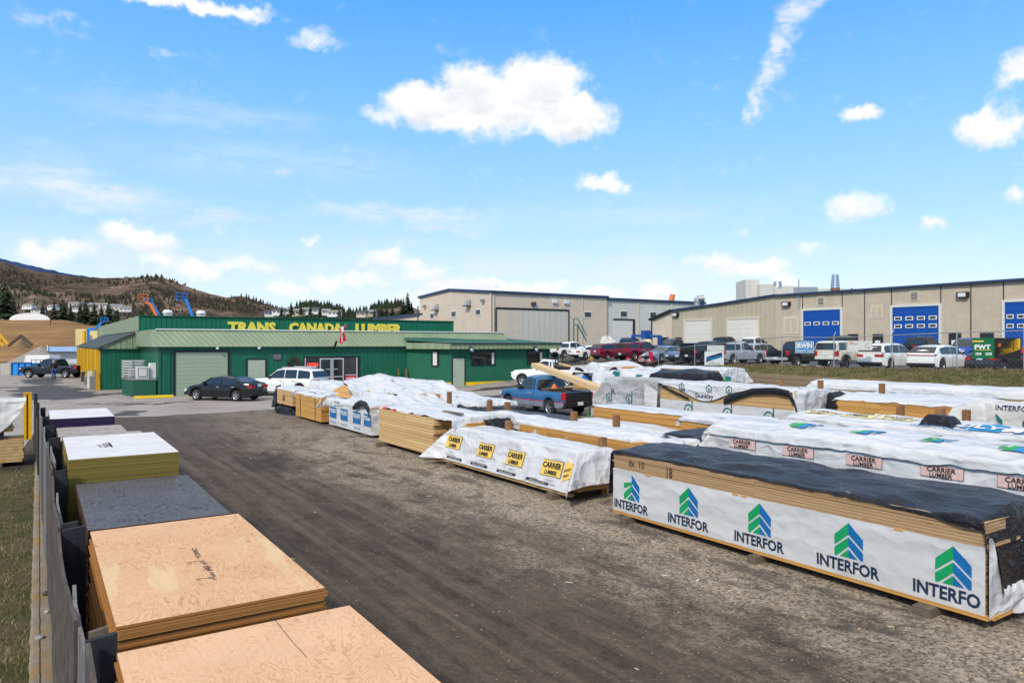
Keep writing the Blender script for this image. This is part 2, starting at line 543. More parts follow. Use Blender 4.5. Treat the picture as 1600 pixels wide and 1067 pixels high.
# --- wood
def lumber(name, base, dark, layer=.04, width=.14, gap=(.03, .018, .01)):
    def fn(s):
        c = s.coord()
        x, y, z = s.sep(c)
        li = s.math('FLOOR', s.math('DIVIDE', z, layer))
        ci = s.math('FLOOR', s.math('DIVIDE', x, width))
        ri = s.white(s.comb(ci, li, s.math('FLOOR', s.math('DIVIDE', y, 30.0))))
        grain = s.noise(s.mapping(c, (14, .7, 26)), 3, 5, .65, .6)
        knots = s.smooth(s.noise(s.mapping(c, (5, 1.6, 9)), 3.2, 2, .5), .70, .76)
        col = s.mix(ri, base, tuple(b * k for b, k in zip(base, (.72, .66, .58))))
        col = s.mix(s.grey(grain, .35, .7, 0, .55), col, dark)
        col = s.mix(s.math('MULTIPLY', knots, .7), col, tuple(d * .4 for d in dark))
        fz = s.math('FRACT', s.math('DIVIDE', z, layer))
        line = s.math('ADD', s.smooth(fz, .09, .03), s.smooth(fz, .93, .98))
        col = s.mix(s.math('MULTIPLY', line, .8), col, gap)
        return {'Base Color': col, 'Normal': s.bump(s.math('SUBTRACT', grain, line), .25, .01)}
    return mk(name, fn, base, .75, 0, .25)
lumber('lumber_fresh', (.72, .49, .235), (.46, .25, .085))
lumber('lumber_orange', (.74, .41, .125), (.44, .19, .045))
lumber('lumber_pale', (.80, .56, .28), (.56, .34, .13), .09)
lumber('lumber_weathered', (.60, .41, .23), (.29, .165, .08), .042)
def wood(name, a, b, axis=(12, 1.2, 12), rough=.85, crack=.4):
    def fn(s):
        c = s.coord()
        g = s.noise(s.mapping(c, axis), 2.5, 6, .7, .5)
        g2 = s.noise(s.mapping(c, tuple(k * 3 for k in axis)), 3, 4, .7)
        col = s.mix(s.grey(g, .3, .72), a, b)
        col = s.mix(s.smooth(g2, .58, .75, 0, crack), col, tuple(k * .25 for k in b))
        return {'Base Color': col, 'Normal': s.bump(s.math('ADD', g, g2), .4, .01)}
    return mk(name, fn, a, rough, 0, .25)
wood('wood_grey', (.135, .112, .094), (.040, .033, .028), (12, 2.2, 2.2))
wood('wood_dark', (.042, .043, .050), (.016, .017, .022), (4, 4, 1.2))
wood('wood_silver', (.27, .26, .26), (.06, .056, .056), (18, 18, 1.4))
wood('wood_post', (.34, .17, .075), (.17, .08, .035), (9, 9, 1.6))
wood('wood_dunnage', (.20, .155, .12), (.09, .068, .05), (2, 9, 9))
wood('wood_retaining', (.34, .25, .16), (.2, .14, .09), (6, 1, 6))
wood('wood_new', (.74, .56, .34), (.55, .36, .17), (9, 9, 9))
def plyface(name, a, b, pale, contour=26.0, patches=True, knots=True):
    def fn(s):
        c = s.coord()
        v = s.mapping(c, (1.25, .38, 1))
        n = s.noise(v, 2.3, 4, .55, .9)
        ring = s.math('SINE', s.math('MULTIPLY', n, contour * 5.5))
        ring2 = s.math('SINE', s.math('MULTIPLY', s.noise(s.mapping(c, (2.2, .8, 1), (2, 5, 0)), 2.6, 3, .5, 1.6), contour * 3.2))
        pick = s.smooth(s.noise(c, 1.3, 3), .45, .58)
        rr = s.math('ADD', s.math('MULTIPLY', s.smooth(ring, .15, .95), s.math('SUBTRACT', 1.0, pick)), s.math('MULTIPLY', s.smooth(ring2, .1, .95), pick))
        f = s.math('MULTIPLY', rr, s.smooth(s.noise(c, 2.6, 4), .32, .62, .25, 1.0))
        blot = s.noise(c, 1.8, 3)
        col = s.mix(s.grey(blot, .3, .7), a, tuple(x * .9 for x in a))
        fib = s.noise(s.mapping(c, (60, 1.2, 1)), 2, 4, .7)
        col = s.mix(f, col, b)
        col = s.mix(s.grey(fib, .4, .75, 0, .28), col, b)
        if patches:
            pm = s.smooth(s.noise(s.mapping(c, (1.6, .34, 1), (3.1, .4, 0)), 1.7, 5, .6, .4), .57, .63)
            col = s.mix(s.math('MULTIPLY', pm, .62), col, pale)
        if knots:
            kn = s.voronoi(s.mapping(c, (1, .55, 1)), 7.5)
            col = s.mix(s.smooth(kn, .05, .025, 0, .85), col, (.10, .045, .02))
        return {'Base Color': col, 'Normal': s.bump(f, .12, .004)}
    return mk(name, fn, a, .6, 0, .3)
plyface('ply_fir', (.74, .44, .235), (.51, .25, .11), (.70, .51, .28))
plyface('ply_fir_wide', (.77, .47, .275), (.57, .30, .145), (.72, .55, .33), 30, False)
plyface('ply_black', (.115, .108, .116), (.02, .019, .022), (.2, .2, .2), 22, False, False)
def _chalk(s):
    c = s.coord()
    n = s.noise(c, 3, 6, .7); n2 = s.noise(c, 26, 4, .7)
    col = s.mix(s.grey(n, .3, .7), (.72, .71, .72), (.58, .55, .54))
    return {'Base Color': s.mix(s.smooth(n2, .6, .75, 0, .5), col, (.36, .28, .24))}
mk('ply_white', _chalk, (.7, .7, .7), .65)
def _moss(s):
    c = s.coord()
    n = s.noise(c, 6, 6, .75); n2 = s.noise(c, 40, 4, .7)
    col = s.mix(s.grey(n, .35, .65), (.46, .41, .39), (.24, .21, .17))
    return {'Base Color': s.mix(s.smooth(n2, .52, .66, 0, .8), col, (.10, .09, .07))}
mk('ply_worn', _moss, (.4, .38, .34), .85)
def edge(name, a, b, layer=.018, dark=(.05, .03, .015)):
    def fn(s):
        c = s.coord()
        z = s.sep(c)[2]
        ri = s.white(s.comb(0.0, 0.0, s.math('FLOOR', s.math('DIVIDE', z, layer))))
        n = s.noise(s.mapping(c, (1.5, 1.5, 40)), 4, 4, .7)
        fz = s.math('FRACT', s.math('DIVIDE', z, layer))
        ply = s.wave(s.mapping(c, (0, 0, 1)), 62, 'Z')
        col = s.mix(s.math('ADD', s.math('MULTIPLY', ri, .8), s.math('MULTIPLY', n, .3)), a, b)
        col = s.mix(s.math('MULTIPLY', ply, .3), col, tuple(k * .45 for k in b))
        col = s.mix(s.smooth(fz, .16, .04, 0, .85), col, dark)
        return {'Base Color': col}
    return mk(name, fn, a, .8, 0, .2)
edge('edge_fir', (.68, .345, .105), (.34, .145, .04))
edge('edge_ochre', (.37, .275, .065), (.20, .15, .035), .0115)
edge('edge_purple', (.075, .05, .13), (.03, .02, .055), .012, (.015, .01, .02))
edge('edge_dark', (.14, .085, .04), (.06, .035, .018))
edge('edge_grey', (.3, .26, .2), (.16, .13, .1))

# --- buildings
def ribs(name, col, pitch=.3, streak=.25, rough=.5, depth=.5, dirtcol=(.12, .12, .10), var=.12):
    def fn(s):
        c = s.coord(); x, y, z = s.sep(c)
        u = s.math('DIVIDE', s.math('ADD', x, y), pitch)
        fr = s.math('FRACT', u)
        rib = s.math('MULTIPLY', s.smooth(fr, .0, .10), s.smooth(fr, .30, .20))
        line = s.math('ADD', s.smooth(fr, .07, .0), s.math('MULTIPLY', s.smooth(fr, .24, .28), s.smooth(fr, .36, .31)))
        n = s.noise(c, .6, 4); st = s.noise(s.mapping(c, (5, 5, .22)), 2, 5, .7)
        cc = s.mix(s.grey(n, .3, .7), tuple(k * (1 - var) for k in col), tuple(k * (1 + var) for k in col))
        cc = s.mix(s.grey(st, .5, .8, 0, streak), cc, dirtcol)
        cc = s.mix(s.math('MULTIPLY', line, depth * .7), cc, tuple(k * .4 for k in col))
        return {'Base Color': cc, 'Normal': s.bump(rib, depth, .03)}
    return mk(name, fn, col, rough, 0, .35)
ribs('clad_green', srgb('#12644A'), .30, .32, depth=.45)
ribs('clad_green_bright', srgb('#0E6E50'), .34, .15, depth=.8)
ribs('clad_mansard', srgb('#8B9A7C'), .38, .55, depth=.8, dirtcol=(.14, .15, .09))
ribs('clad_beige', srgb('#D3C3AE'), .5, .15, depth=.3, var=.06)
ribs('clad_tan', srgb('#B9AD96'), .6, .15, depth=.45, var=.06)
ribs('clad_grey', srgb('#D2CEC4'), .6, .1, depth=.25, var=.05)
ribs('clad_hangar', srgb('#C9C4B8'), 1.1, .1, depth=.5, var=.04)
simple('stucco_green', srgb('#1F634A'), .8, var=.1, scale=1.2, bump=.1)
simple('roof_green', srgb('#1F5A4A'), .6, var=.15, scale=2)
simple('roof_dark', srgb('#3C4340'), .7, var=.2, scale=2)
def _conc(s):
    c = s.coord()
    n = s.noise(c, .9, 5, .65); st = s.noise(s.mapping(c, (4, 4, .25)), 2.2, 5, .7); n2 = s.noise(c, 14, 4)
    col = s.mix(s.grey(n, .3, .7), srgb('#CCBDA6'), srgb('#BDAE98'))
    col = s.mix(s.grey(st, .5, .85, 0, .35), col, (.22, .18, .14))
    return {'Base Color': s.mix(s.grey(n2, .4, .8, 0, .2), col, (.25, .21, .17))}
mk('concrete_panel', _conc, (.45, .4, .33), .85, 0, .2)
def panels(name, col, h, rough=.5, depth=.5):
    def fn(s):
        c = s.coord(); z = s.sep(c)[2]
        fz = s.math('FRACT', s.math('DIVIDE', z, h))
        line = s.smooth(fz, .10, .02)
        n = s.noise(c, 1.5, 4)
        cc = s.mix(s.grey(n, .3, .7), tuple(k * .93 for k in col), col)
        return {'Base Color': s.mix(s.math('MULTIPLY', line, depth), cc, tuple(k * .35 for k in col)), 'Normal': s.bump(s.math('SUBTRACT', 1.0, line), .3, .02)}
    return mk(name, fn, col, rough, 0, .35)
panels('roller_green', srgb('#9EAD95'), .26)
panels('roller_white', srgb('#DDD9CF'), .55, depth=.3)
panels('roller_blue', srgb('#0F4FA3'), .6, depth=.25)
panels('shed_siding', srgb('#C9CCCC'), .3, depth=.15)
ribs('shed_roof', srgb('#8FA6C8'), .5, .1, depth=.4)
ribs('tank_cream', srgb('#D9C489'), 2.2, .15, depth=.2)

# --- ground
def _yard(s):
    c = s.coord(); x, y, z = s.sep(c)
    big = s.noise(s.mapping(c, (1, .45, 1)), .55, 5, .6, .4)
    mid = s.noise(s.mapping(c, (1, .6, 1)), 2.2, 6, .68, .5)
    fine = s.noise(c, 32, 5, .72)
    vf = s.voronoi(c, 34)
    track = s.noise(s.mapping(c, (2.6, .07, 1)), 1.6, 4, .6)
    xx = s.math('ADD', x, s.math('ADD', s.math('MULTIPLY', s.math('SUBTRACT', big, .5), 5.5), s.math('MULTIPLY', s.math('SUBTRACT', mid, .5), 3.0)))
    edge_x = s.math('SUBTRACT', 8.3, s.math('MULTIPLY', y, .03))
    g = s.smooth(s.math('SUBTRACT', xx, edge_x), -2.6, .9)
    asp = s.mix(s.grey(mid, .3, .7), (.038, .029, .022), (.105, .080, .060))
    asp = s.mix(s.grey(track, .44, .68, 0, .65), asp, (.165, .126, .094))
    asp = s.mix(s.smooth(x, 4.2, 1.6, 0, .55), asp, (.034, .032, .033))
    st = s.node('ShaderNodeTexVoronoi', {'Vector': c, 'Scale': 24.0})
    tone = s.sep(st.outputs['Color'])[0]
    tone2 = s.sep(s.node('ShaderNodeTexVoronoi', {'Vector': c, 'Scale': 58.0}).outputs['Color'])[0]
    tn = s.math('ADD', s.math('MULTIPLY', tone, .6), s.math('MULTIPLY', tone2, .4))
    grv = s.mix(s.grey(tn, .15, .85), (.105, .082, .060), (.47, .385, .29))
    asp_t = s.grey(tn, .2, .9, .84, 1.2)
    grv = s.mix(s.smooth(s.noise(s.mapping(c, (1, .5, 1)), 1.3, 5, .7, .8), .50, .62, 0, .75), grv, (.080, .066, .055))
    damp = s.smooth(s.noise(s.mapping(c, (.55, .22, 1), (4, 2, 0)), 1.0, 4, .55, .5), .52, .66)
    asp = s.mix(s.math('MULTIPLY', damp, .6), asp, (.030, .025, .021))
    asp = s.mix(1.0, asp, s.comb(asp_t, asp_t, asp_t), 'MULTIPLY')
    col = s.mix(g, asp, grv)
    far = s.smooth(s.math('ADD', y, s.math('MULTIPLY', big, 8.0)), 26, 36)
    col = s.mix(s.math('MULTIPLY', far, .55), col, (.10, .085, .072))
    speck = s.math('MULTIPLY', s.smooth(vf, .13, .06), s.smooth(s.noise(c, 9, 3), .5, .6))
    col = s.mix(s.math('MULTIPLY', speck, s.math('ADD', .1, s.math('MULTIPLY', g, .5))), col, (.40, .35, .28))
    col = s.mix(s.smooth(fine, .55, .8, 0, .45), col, (.025, .022, .02))
    h = s.math('ADD', s.math('MULTIPLY', fine, .6), s.math('ADD', s.math('MULTIPLY', mid, 1.3), s.math('MULTIPLY', vf, -.6)))
    return {'Base Color': col, 'Normal': s.bump(h, .55, .035), 'Roughness': .92}
mk('yard', _yard, (.1, .09, .08), .9, 0, .2)
def _pave(s):
    c = s.coord(); x, y, z = s.sep(c)
    n = s.noise(c, .35, 5, .6); m = s.noise(c, 3, 5, .7); f = s.noise(c, 60, 3)
    col = s.mix(s.grey(n, .3, .7), (.36, .315, .28), (.26, .225, .20))
    col = s.mix(s.grey(m, .45, .8, 0, .4), col, (.14, .125, .115))
    col = s.mix(s.grey(f, .4, .8, 0, .3), col, (.46, .41, .36))
    wv = s.vmath('ADD', c, s.vmath('MULTIPLY', s.vmath('SUBTRACT', s.noise(c, .5, 4, .6, 0, 'Color'), (.5, .5, .5)), (5, 5, 0)))
    wet = None
    for (px, py, rx, ry) in WET:
        d = s.vmath('LENGTH', s.vmath('MULTIPLY', s.vmath('SUBTRACT', wv, (px, py, 0)), (1 / rx, 1 / ry, 0)))
        k = s.smooth(d, 1.0, .8)
        wet = k if wet is None else s.math('MAXIMUM', wet, k)
    col = s.mix(s.math('MULTIPLY', wet, .92), col, (.030, .027, .027))
    rim = s.smooth(s.math('ADD', y, s.math('MULTIPLY', s.noise(c, .8, 3), .9)), 38.6, 37.6, 0, .65)
    col = s.mix(s.math('MULTIPLY', rim, s.smooth(x, 1.5, 3.0)), col, (.43, .40, .37))
    crk = s.smooth(s.node('ShaderNodeTexVoronoi', {'Vector': wv, 'Scale': .22}, feature='DISTANCE_TO_EDGE').outputs['Distance'], .012, .004)
    col = s.mix(s.math('MULTIPLY', crk, .6), col, (.05, .045, .04))
    return {'Base Color': col, 'Roughness': s.math('SUBTRACT', .9, s.math('MULTIPLY', wet, .22)), 'Normal': s.bump(f, .12, .01)}
WET = []
for (u, v, rx, ry) in [(75, 610, 2.2, 9), (95, 618, 2.6, 5), (65, 596, 1.6, 7), (180, 615, 2.8, .5), (205, 646, .9, 1.6), (250, 630, 2.6, .45), (185, 630, 2.5, .5), (30, 605, 3, 1.2), (760, 622, 2.6, 1.2), (735, 634, 2.4, 1.4), (780, 612, 4, .8)]:
    p_ = G(u, v); WET.append((p_.x, p_.y, rx, ry))
mk('pavement', _pave, (.3, .27, .25), .85, 0, .35)
def _turf(s):
    c = s.coord(); n = s.noise(c, 2.2, 5, .65); f = s.noise(c, 40, 4, .7)
    col = s.mix(s.smooth(n, .4, .62), (.075, .09, .026), (.17, .13, .07))
    return {'Base Color': s.mix(s.grey(f, .35, .7), col, (.045, .038, .02)), 'Normal': s.bump(f, .6, .03)}
mk('turf', _turf, (.1, .09, .04), .95, 0, .1)
def _kerb(s):
    c = s.coord(); n = s.noise(c, 2.4, 6, .7); f = s.noise(c, 45, 4, .7); l = s.smooth(s.noise(c, 1.1, 3), .52, .62)
    col = s.mix(s.grey(n, .3, .7), (.33, .27, .20), (.20, .16, .12))
    col = s.mix(s.math('MULTIPLY', l, .7), col, (.30, .19, .06))
    x = s.sep(s.vmath('ADD', c, s.vmath('MULTIPLY', s.noise(c, 3, 3, .6, 0, 'Color'), (.02, 0, 0))))[0]
    crk = s.math('MULTIPLY', s.smooth(x, .012, .016), s.smooth(x, .030, .026))
    col = s.mix(crk, col, (.04, .034, .028))
    return {'Base Color': s.mix(s.grey(f, .5, .8, 0, .4), col, (.1, .085, .07)), 'Normal': s.bump(s.math('ADD', n, s.math('MULTIPLY', f, .4)), .6, .03)}
mk('kerb_concrete', _kerb, (.3, .27, .23), .92, 0, .2)
def _bank(s):
    c = s.coord(); x, y, z = s.sep(c)
    n = s.noise(c, .8, 5, .65); f = s.noise(c, 14, 5, .75)
    gr = s.mix(s.smooth(n, .4, .6), (.085, .09, .026), (.21, .155, .075))
    dirt = s.mix(s.grey(f, .3, .7), (.055, .048, .042), (.17, .15, .13))
    k = s.smooth(s.math('ADD', y, s.math('MULTIPLY', n, 8.0)), 46, 41)
    col = s.mix(k, dirt, gr)
    return {'Base Color': s.mix(s.grey(f, .45, .75, 0, .5), col, (.04, .035, .025)), 'Normal': s.bump(f, .7, .08)}
mk('bank', _bank, (.12, .1, .05), .95, 0, .1)
simple('lot_asphalt', (.085, .085, .088), .9, var=.2, scale=1)
simple('weed_brown', (.17, .125, .07), .9, var=.5, scale=2)
simple('grass_blade', (.095, .125, .028), .8, var=.5, scale=3)
simple('grass_dry', (.33, .25, .13), .85, var=.4, scale=3)
simple('pebble', (.27, .235, .19), .9, var=.45, scale=4)
def _hill(s):
    c = s.coord()
    n = s.noise(c, .0045, 7, .72); f = s.noise(c, .06, 7, .78); z = s.sep(c)[2]
    col = s.mix(s.smooth(f, .42, .6), (.15, .108, .082), (.040, .038, .030))
    rock = s.math('MULTIPLY', s.smooth(n, .47, .58), s.smooth(f, .44, .56))
    col = s.mix(s.math('MULTIPLY', rock, .85), col, (.42, .29, .21))
    low = s.math('MULTIPLY', s.smooth(z, 48, 18), s.smooth(f, .38, .52))
    col = s.mix(s.math('MULTIPLY', low, .7), col, (.33, .25, .18))
    return {'Base Color': col, 'Normal': s.bump(f, .8, 12.0)}
mk('hill', _hill, (.1, .08, .06), 1, 0, 0)
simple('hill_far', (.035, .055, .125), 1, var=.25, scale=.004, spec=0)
def _field(s):
    c = s.coord(); n = s.noise(s.mapping(c, (.4, .4, 6)), .12, 6, .7); f = s.noise(c, .9, 5, .7)
    col = s.mix(s.grey(n, .35, .68), (.34, .215, .10), (.19, .105, .055))
    return {'Base Color': s.mix(s.grey(f, .45, .75, 0, .5), col, (.11, .07, .04))}
mk('field', _field, (.3, .2, .1), 1, 0, 0)
simple('needles', (.030, .045, .022), .9, var=.5, scale=.5, spec=.1)
simple('needles_brown', (.05, .042, .030), .9, var=.4, scale=.5, spec=.1)
simple('bark', (.10, .07, .05), .95)
simple('gravel_pile', (.26, .23, .20), .95, var=.2, scale=2, bump=.4, bscale=4)
simple('soil_pile', (.20, .13, .07), .95, var=.25, scale=1.5, bump=.4, bscale=4)
# ------------------------------------------------------------------ setting: ground
def zf(x, y):
    return .62 * sstep(22, 34, x) * (1 - sstep(70, 110, y))

mb = MB(); mb.poly([(-7000, -300, -.5), (7000, -300, -.5), (7000, 7000, -.5), (-7000, 7000, -.5)], 'field')
tag(mb.build('ground', local=True), kind='structure')
mb = MB()
mb.grid(lambda a, b: Vector((-45 + 100 * a, -12 + 150 * b, zf(-45 + 100 * a, -12 + 150 * b))), 100, 150, 'yard')
tag(mb.build('yard', local=True), kind='structure')
def pave_pt(a, b):
    x = -44 + 80 * a
    near = 37.4 + .035 * (x - 2) + .35 * fbm(x * .5, 2.0) - 11 * sstep(0.2, -.6, x)
    y = near + (150 - near) * b ** 1.6
    return Vector((x, y, zf(x, y) + .008))
mb = MB(); mb.grid(pave_pt, 160, 40, 'pavement')
tag(mb.build('pavement', local=True), kind='structure')
# grass verge, kerb
mb = MB()
mb.grid(lambda a, b: Vector((-9 + 8.94 * a, -2 + 25 * b, .07 + .035 * fbm(a * 30, b * 60) * (1 if a < .99 else .2))), 60, 120, 'turf')
tag(mb.build('grass_verge', local=True), kind='structure')
rb = random.Random(3)
bm_ = MB()
for k in range(26000):
    y = 3.2 + 20 * rb.random() ** 1.7
    x = -.05 - (.15 + .085 * y) * rb.random() ** .9
    if rb.random() < .15: x = -.02 + .05 * rb.random()
    if fbm(x * 2.2, y * 1.6, 5) < -.22 and rb.random() < .75: continue
    h = rb.uniform(.025, .075); t = rb.uniform(0, 6.28); w = rb.uniform(.003, .006)
    lx, ly = math.cos(t) * h * rb.uniform(.3, 1.3), math.sin(t) * h * rb.uniform(.3, 1.3)
    z0 = .06
    m = 'grass_dry' if fbm(x * 1.6, y * 1.1, 1) + rb.uniform(-.4, .4) > .02 else 'grass_blade'
    bm_.add([(x - w * math.sin(t), y + w * math.cos(t), z0), (x + w * math.sin(t), y - w * math.cos(t), z0), (x + lx, y + ly, z0 + h)], [(0, 1, 2)], m)
tag(bm_.build('grass', local=True), kind='stuff')
mb = MB()
def kerb(a, b):
    y = -1 + 31 * b
    prof = [(-.09, .02), (-.075, .115), (-.06, .125), (.0, .127), (.08, .126), (.14, .122), (.155, .11), (.16, -.01)]
    i = min(6, int(a * 7)); t = a * 7 - i
    x = prof[i][0] * (1 - t) + prof[i + 1][0] * t; z = prof[i][1] * (1 - t) + prof[i + 1][1] * t
    ragged = .022 * fbm(y * 2.5, 1) + .012 * fbm(y * 11, 2)
    return Vector((x + (ragged if x < -.03 else 0), y, z + .006 * fbm(x * 8, y * 3)))
mb.grid(kerb, 14, 400, 'kerb_concrete')
tag(mb.build('kerb', local=True), kind='structure')
def rock(name, label, p, sx, sy, sz, seed, mat='stone'):
    m = MB(); n = 10
    def f(a, b):
        th, ph = a * 2 * math.pi, (b - .5) * math.pi
        d = Vector((math.cos(th) * math.cos(ph), math.sin(th) * math.cos(ph), math.sin(ph)))
        k = 1 + .22 * noise.noise(d * 1.6 + Vector((seed, 0, 0)))
        return Vector((p[0] + d.x * sx * k, p[1] + d.y * sy * k, p[2] + (d.z * k + .8) * sz))
    m.grid(f, 16, 10, mat)
    return tag(m.build(name), label, 'stone')
rock('stone', 'dark brown stone lying on the concrete kerb', G(72, 929, .125), .05, .045, .03, 1, 'stone_dark')
rock('stone', 'small pale round pebble on the concrete kerb', G(73, 957, .125), .028, .028, .018, 3, 'stone_pale')
rock('stone', 'flat brown stone on the broken kerb edge beside the grass', G(62, 998, .12), .055, .05, .024, 6)
# loose gravel near the front lumber row
pb = MB(); rp = random.Random(11)
for k in range(5200):
    y = 2.5 + 24 * rp.random() ** 1.5
    x = 9.6 - 3.4 * abs(rp.gauss(0, .55)) if rp.random() < .8 else rp.uniform(2.2, 9.2)
    if x < 2: continue
    r = rp.uniform(.005, .013) * (1.6 if rp.random() < .05 else 1)
    t = rp.uniform(0, 3); c, s_ = math.cos(t) * r, math.sin(t) * r
    pb.add([(x + c, y + s_, 0), (x - s_, y + c * .8, 0), (x - c * .9, y - s_, 0), (x + s_, y - c, 0), (x + .2 * c, y, r * rp.uniform(.6, 1))], [(0, 1, 4), (1, 2, 4), (2, 3, 4), (3, 0, 4)], 'pebble')
tag(pb.build('gravel', local=True), kind='stuff')

ch = MB(); rc = random.Random(17)
for k in range(150):
    y = rc.uniform(2.5, 30); x = 9.3 - abs(rc.gauss(0, 1.1)) if rc.random() < .7 else rc.uniform(2.0, 9.0)
    L_, w_, t_ = rc.uniform(.015, .07), rc.uniform(.006, .018), rc.uniform(0, 3.14); c_, s_ = math.cos(t_), math.sin(t_)
    q = [(x + a * c_ - b * s_, y + a * s_ + b * c_) for a, b in ((-L_, -w_), (L_, -w_ * .6), (L_ * .9, w_), (-L_ * .8, w_ * .7))]
    ch.prism([(a, b, .004) for a, b in q], (0, 0, .006), rc.choice(['wood_new', 'wood_dunnage', 'straw_litter', 'lumber_fresh']))
tag(ch.build('debris', local=True), kind='stuff')
# ------------------------------------------------------------------ bank and raised lot
LOT = 1.7
Fp = [GZ(1600, 578, 40), GZ(1495, 576.5, 43), GZ(1394, 575.5, 47.5), GZ(1303, 575.5, 51), GZ(1222, 571, 55), GZ(1149, 570, 60), GZ(1085.6, 573, 65), GZ(1029, 575, 72), GZ(971, 569, 84), GZ(920, 570, 92), GZ(874, 563, 100)]
Tp = [GZ(1600, 607.5, 35), GZ(1495, 601, 37.5), GZ(1394, 595.3, 41), GZ(1303, 590, 44.5), GZ(1222, 585.3, 48), GZ(1149, 581.2, 52), GZ(1085, 584, 57), GZ(1029, 587, 62), GZ(971, 588, 70), GZ(920, 580, 80), GZ(874, 572, 90)]
for lst in (Fp, Tp):
    for i_, p_ in enumerate(lst):
        k_ = .92 if lst is Fp else .93
        lst[i_] = Vector((p_.x * k_, p_.y * k_, CAM_H - (CAM_H - p_.z) * k_))
    d = (lst[0] - lst[1]); d.z = 0
    lst.insert(0, lst[0] + d * 1.2); lst.insert(0, lst[0] + d * 3)
    d = (lst[-1] - lst[-2]); d.z = 0
    lst.append(lst[-1] + d * 3)
rows = []
for f_, t_ in zip(Fp, Tp):
    low = Vector((t_.x - 1.2, t_.y - .4, -.1))
    e = Vector((f_.x + 2.2, f_.y + .5, LOT))
    rows.append([low, Vector((t_.x - .02, t_.y, -.1)), t_, t_.lerp(f_, .5) + Vector((0, 0, .12)), f_, e])
def lerp_rows(a, b):
    i = min(len(rows) - 2, int(a * (len(rows) - 1))); t = a * (len(rows) - 1) - i
    j = min(4, int(b * 5)); s_ = b * 5 - j
    p = rows[i][j].lerp(rows[i][j + 1], s_).lerp(rows[i + 1][j].lerp(rows[i + 1][j + 1], s_), t)
    k = 0 if b < .42 else min(1, (b - .42) * 8)
    return p + Vector((0, 0, .10 * k * fbm(p.x * .6, p.y * .6)))
mb = MB(); mb.grid(lerp_rows, 130, 20, 'bank')
tag(mb.build('bank', local=True), kind='structure')
mb = MB(); n = len(rows)
vs = [r[5] for r in rows] + [Vector((420, r[5].y, LOT)) for r in rows]
mb.add(vs, [(i, i + 1, n + i + 1, n + i) for i in range(n - 1)], 'lot_asphalt')
mb.poly([rows[-1][5], Vector((420, rows[-1][5].y, LOT)), Vector((420, 700, LOT)), Vector((30, 700, LOT)), Vector((30, rows[-1][5].y, LOT))], 'lot_asphalt')
tag(mb.build('parking_lot', local=True), kind='structure')
# weeds on the bank
bw = MB(); rw = random.Random(5)
for k in range(15000):
    a = rw.uniform(.03, .55); b = .42 + .4 * rw.random()
    p = lerp_rows(a, b)
    dry = b > .68 or rw.random() < .35
    if b > .7 and rw.random() < .4: pass
    h = rw.uniform(.05, .16) * (1.15 if dry else .8); t = rw.uniform(0, 6.28); w = .022
    bw.add([(p.x - w * math.sin(t), p.y + w * math.cos(t), p.z - .02), (p.x + w * math.sin(t), p.y - w * math.cos(t), p.z - .02), (p.x + math.cos(t) * h * .5, p.y + math.sin(t) * h * .5, p.z + h)], [(0, 1, 2)], 'weed_brown' if dry else 'grass_blade')
tag(bw.build('weeds', local=True), kind='stuff')
# timber retaining edge at the foot of the bank
tr = thing('timber_retaining_wall', 'low weathered timber retaining wall at the foot of the grassy bank', 'retaining wall', Tp[3])
for i in range(0, 7):
    a, b = Tp[i], Tp[i + 1]
    d = (b - a).normalized()
    m = MB()
    for k in range(3):
        m.beam(a - Vector((.08, 0, .13 + .26 * k)) + d * .02, b - Vector((.08, 0, .13 + .26 * k)) - d * .02, .12, .24, 'wood_retaining')
    m.build('timber', tr)

# ------------------------------------------------------------------ hills, far ground
def ridge(name, prof, Z0, Z1, mat, base_v=520, depth_noise=.06, seed=0.0, rough=1.0):
    """prof: skyline picks (u, v); the slope climbs from distance Z0 to the crest at Z1"""
    us = [p[0] for p in prof]
    def sky_v(u):
        for (u0, v0), (u1, v1) in zip(prof, prof[1:]):
            if u0 <= u <= u1: return v0 + (v1 - v0) * (u - u0) / (u1 - u0)
        return prof[-1][1]
    m = MB()
    def f(a, b):
        u = us[0] + (us[-1] - us[0]) * a
        if b <= .8:
            t = b / .8; Z = Z0 + (Z1 - Z0) * t
            top = CAM_H + Z1 * (HYP - sky_v(u)) / FPX
            z = top * (t ** 1.25) if top > 0 else top * t
            z += rough * .05 * top * fbm(u * .012 + seed, t * 3.2, seed) * math.sin(math.pi * t) * 2
            z += rough * .012 * top * fbm(u * .09 + seed, t * 9)
        else:
            t = (b - .8) / .2; Z = Z1 + (Z1 - Z0) * .6 * t
            top = CAM_H + Z1 * (HYP - sky_v(u)) / FPX
            z = top * (1 - t)
        q = GZ(u, HYP, Z)
        return Vector((q.x, q.y, z))
    m.grid(f, 150, 44, mat)
    return tag(m.build(name, local=True), kind='structure'), f
ridge('far_hills', [(-260, 395), (-120, 398), (0, 403), (60, 417), (110, 428), (180, 437), (260, 452), (330, 470), (380, 480)], 4200, 5200, 'hill_far', seed=3)
_, hillf = ridge('hills', [(-420, 420), (-260, 408), (-120, 404), (0, 408), (50, 422), (100, 430), (150, 434), (190, 434), (245, 431), (270, 438), (290, 447), (325, 458), (360, 466), (400, 474), (425, 479), (470, 486), (520, 492), (600, 494)], 620, 1500, 'hill', seed=1)
_, hill2 = ridge('hills', [(330, 476), (350, 466), (372, 462), (386, 464), (405, 471), (430, 480), (450, 489)], 1700, 2100, 'hill', seed=5)
_, hill3 = ridge('hills', [(415, 494), (430, 484), (455, 479), (480, 477), (510, 478), (530, 485), (548, 491), (570, 487), (590, 479), (625, 474), (645, 480), (660, 486), (700, 494), (760, 498)], 420, 640, 'hill', seed=8)
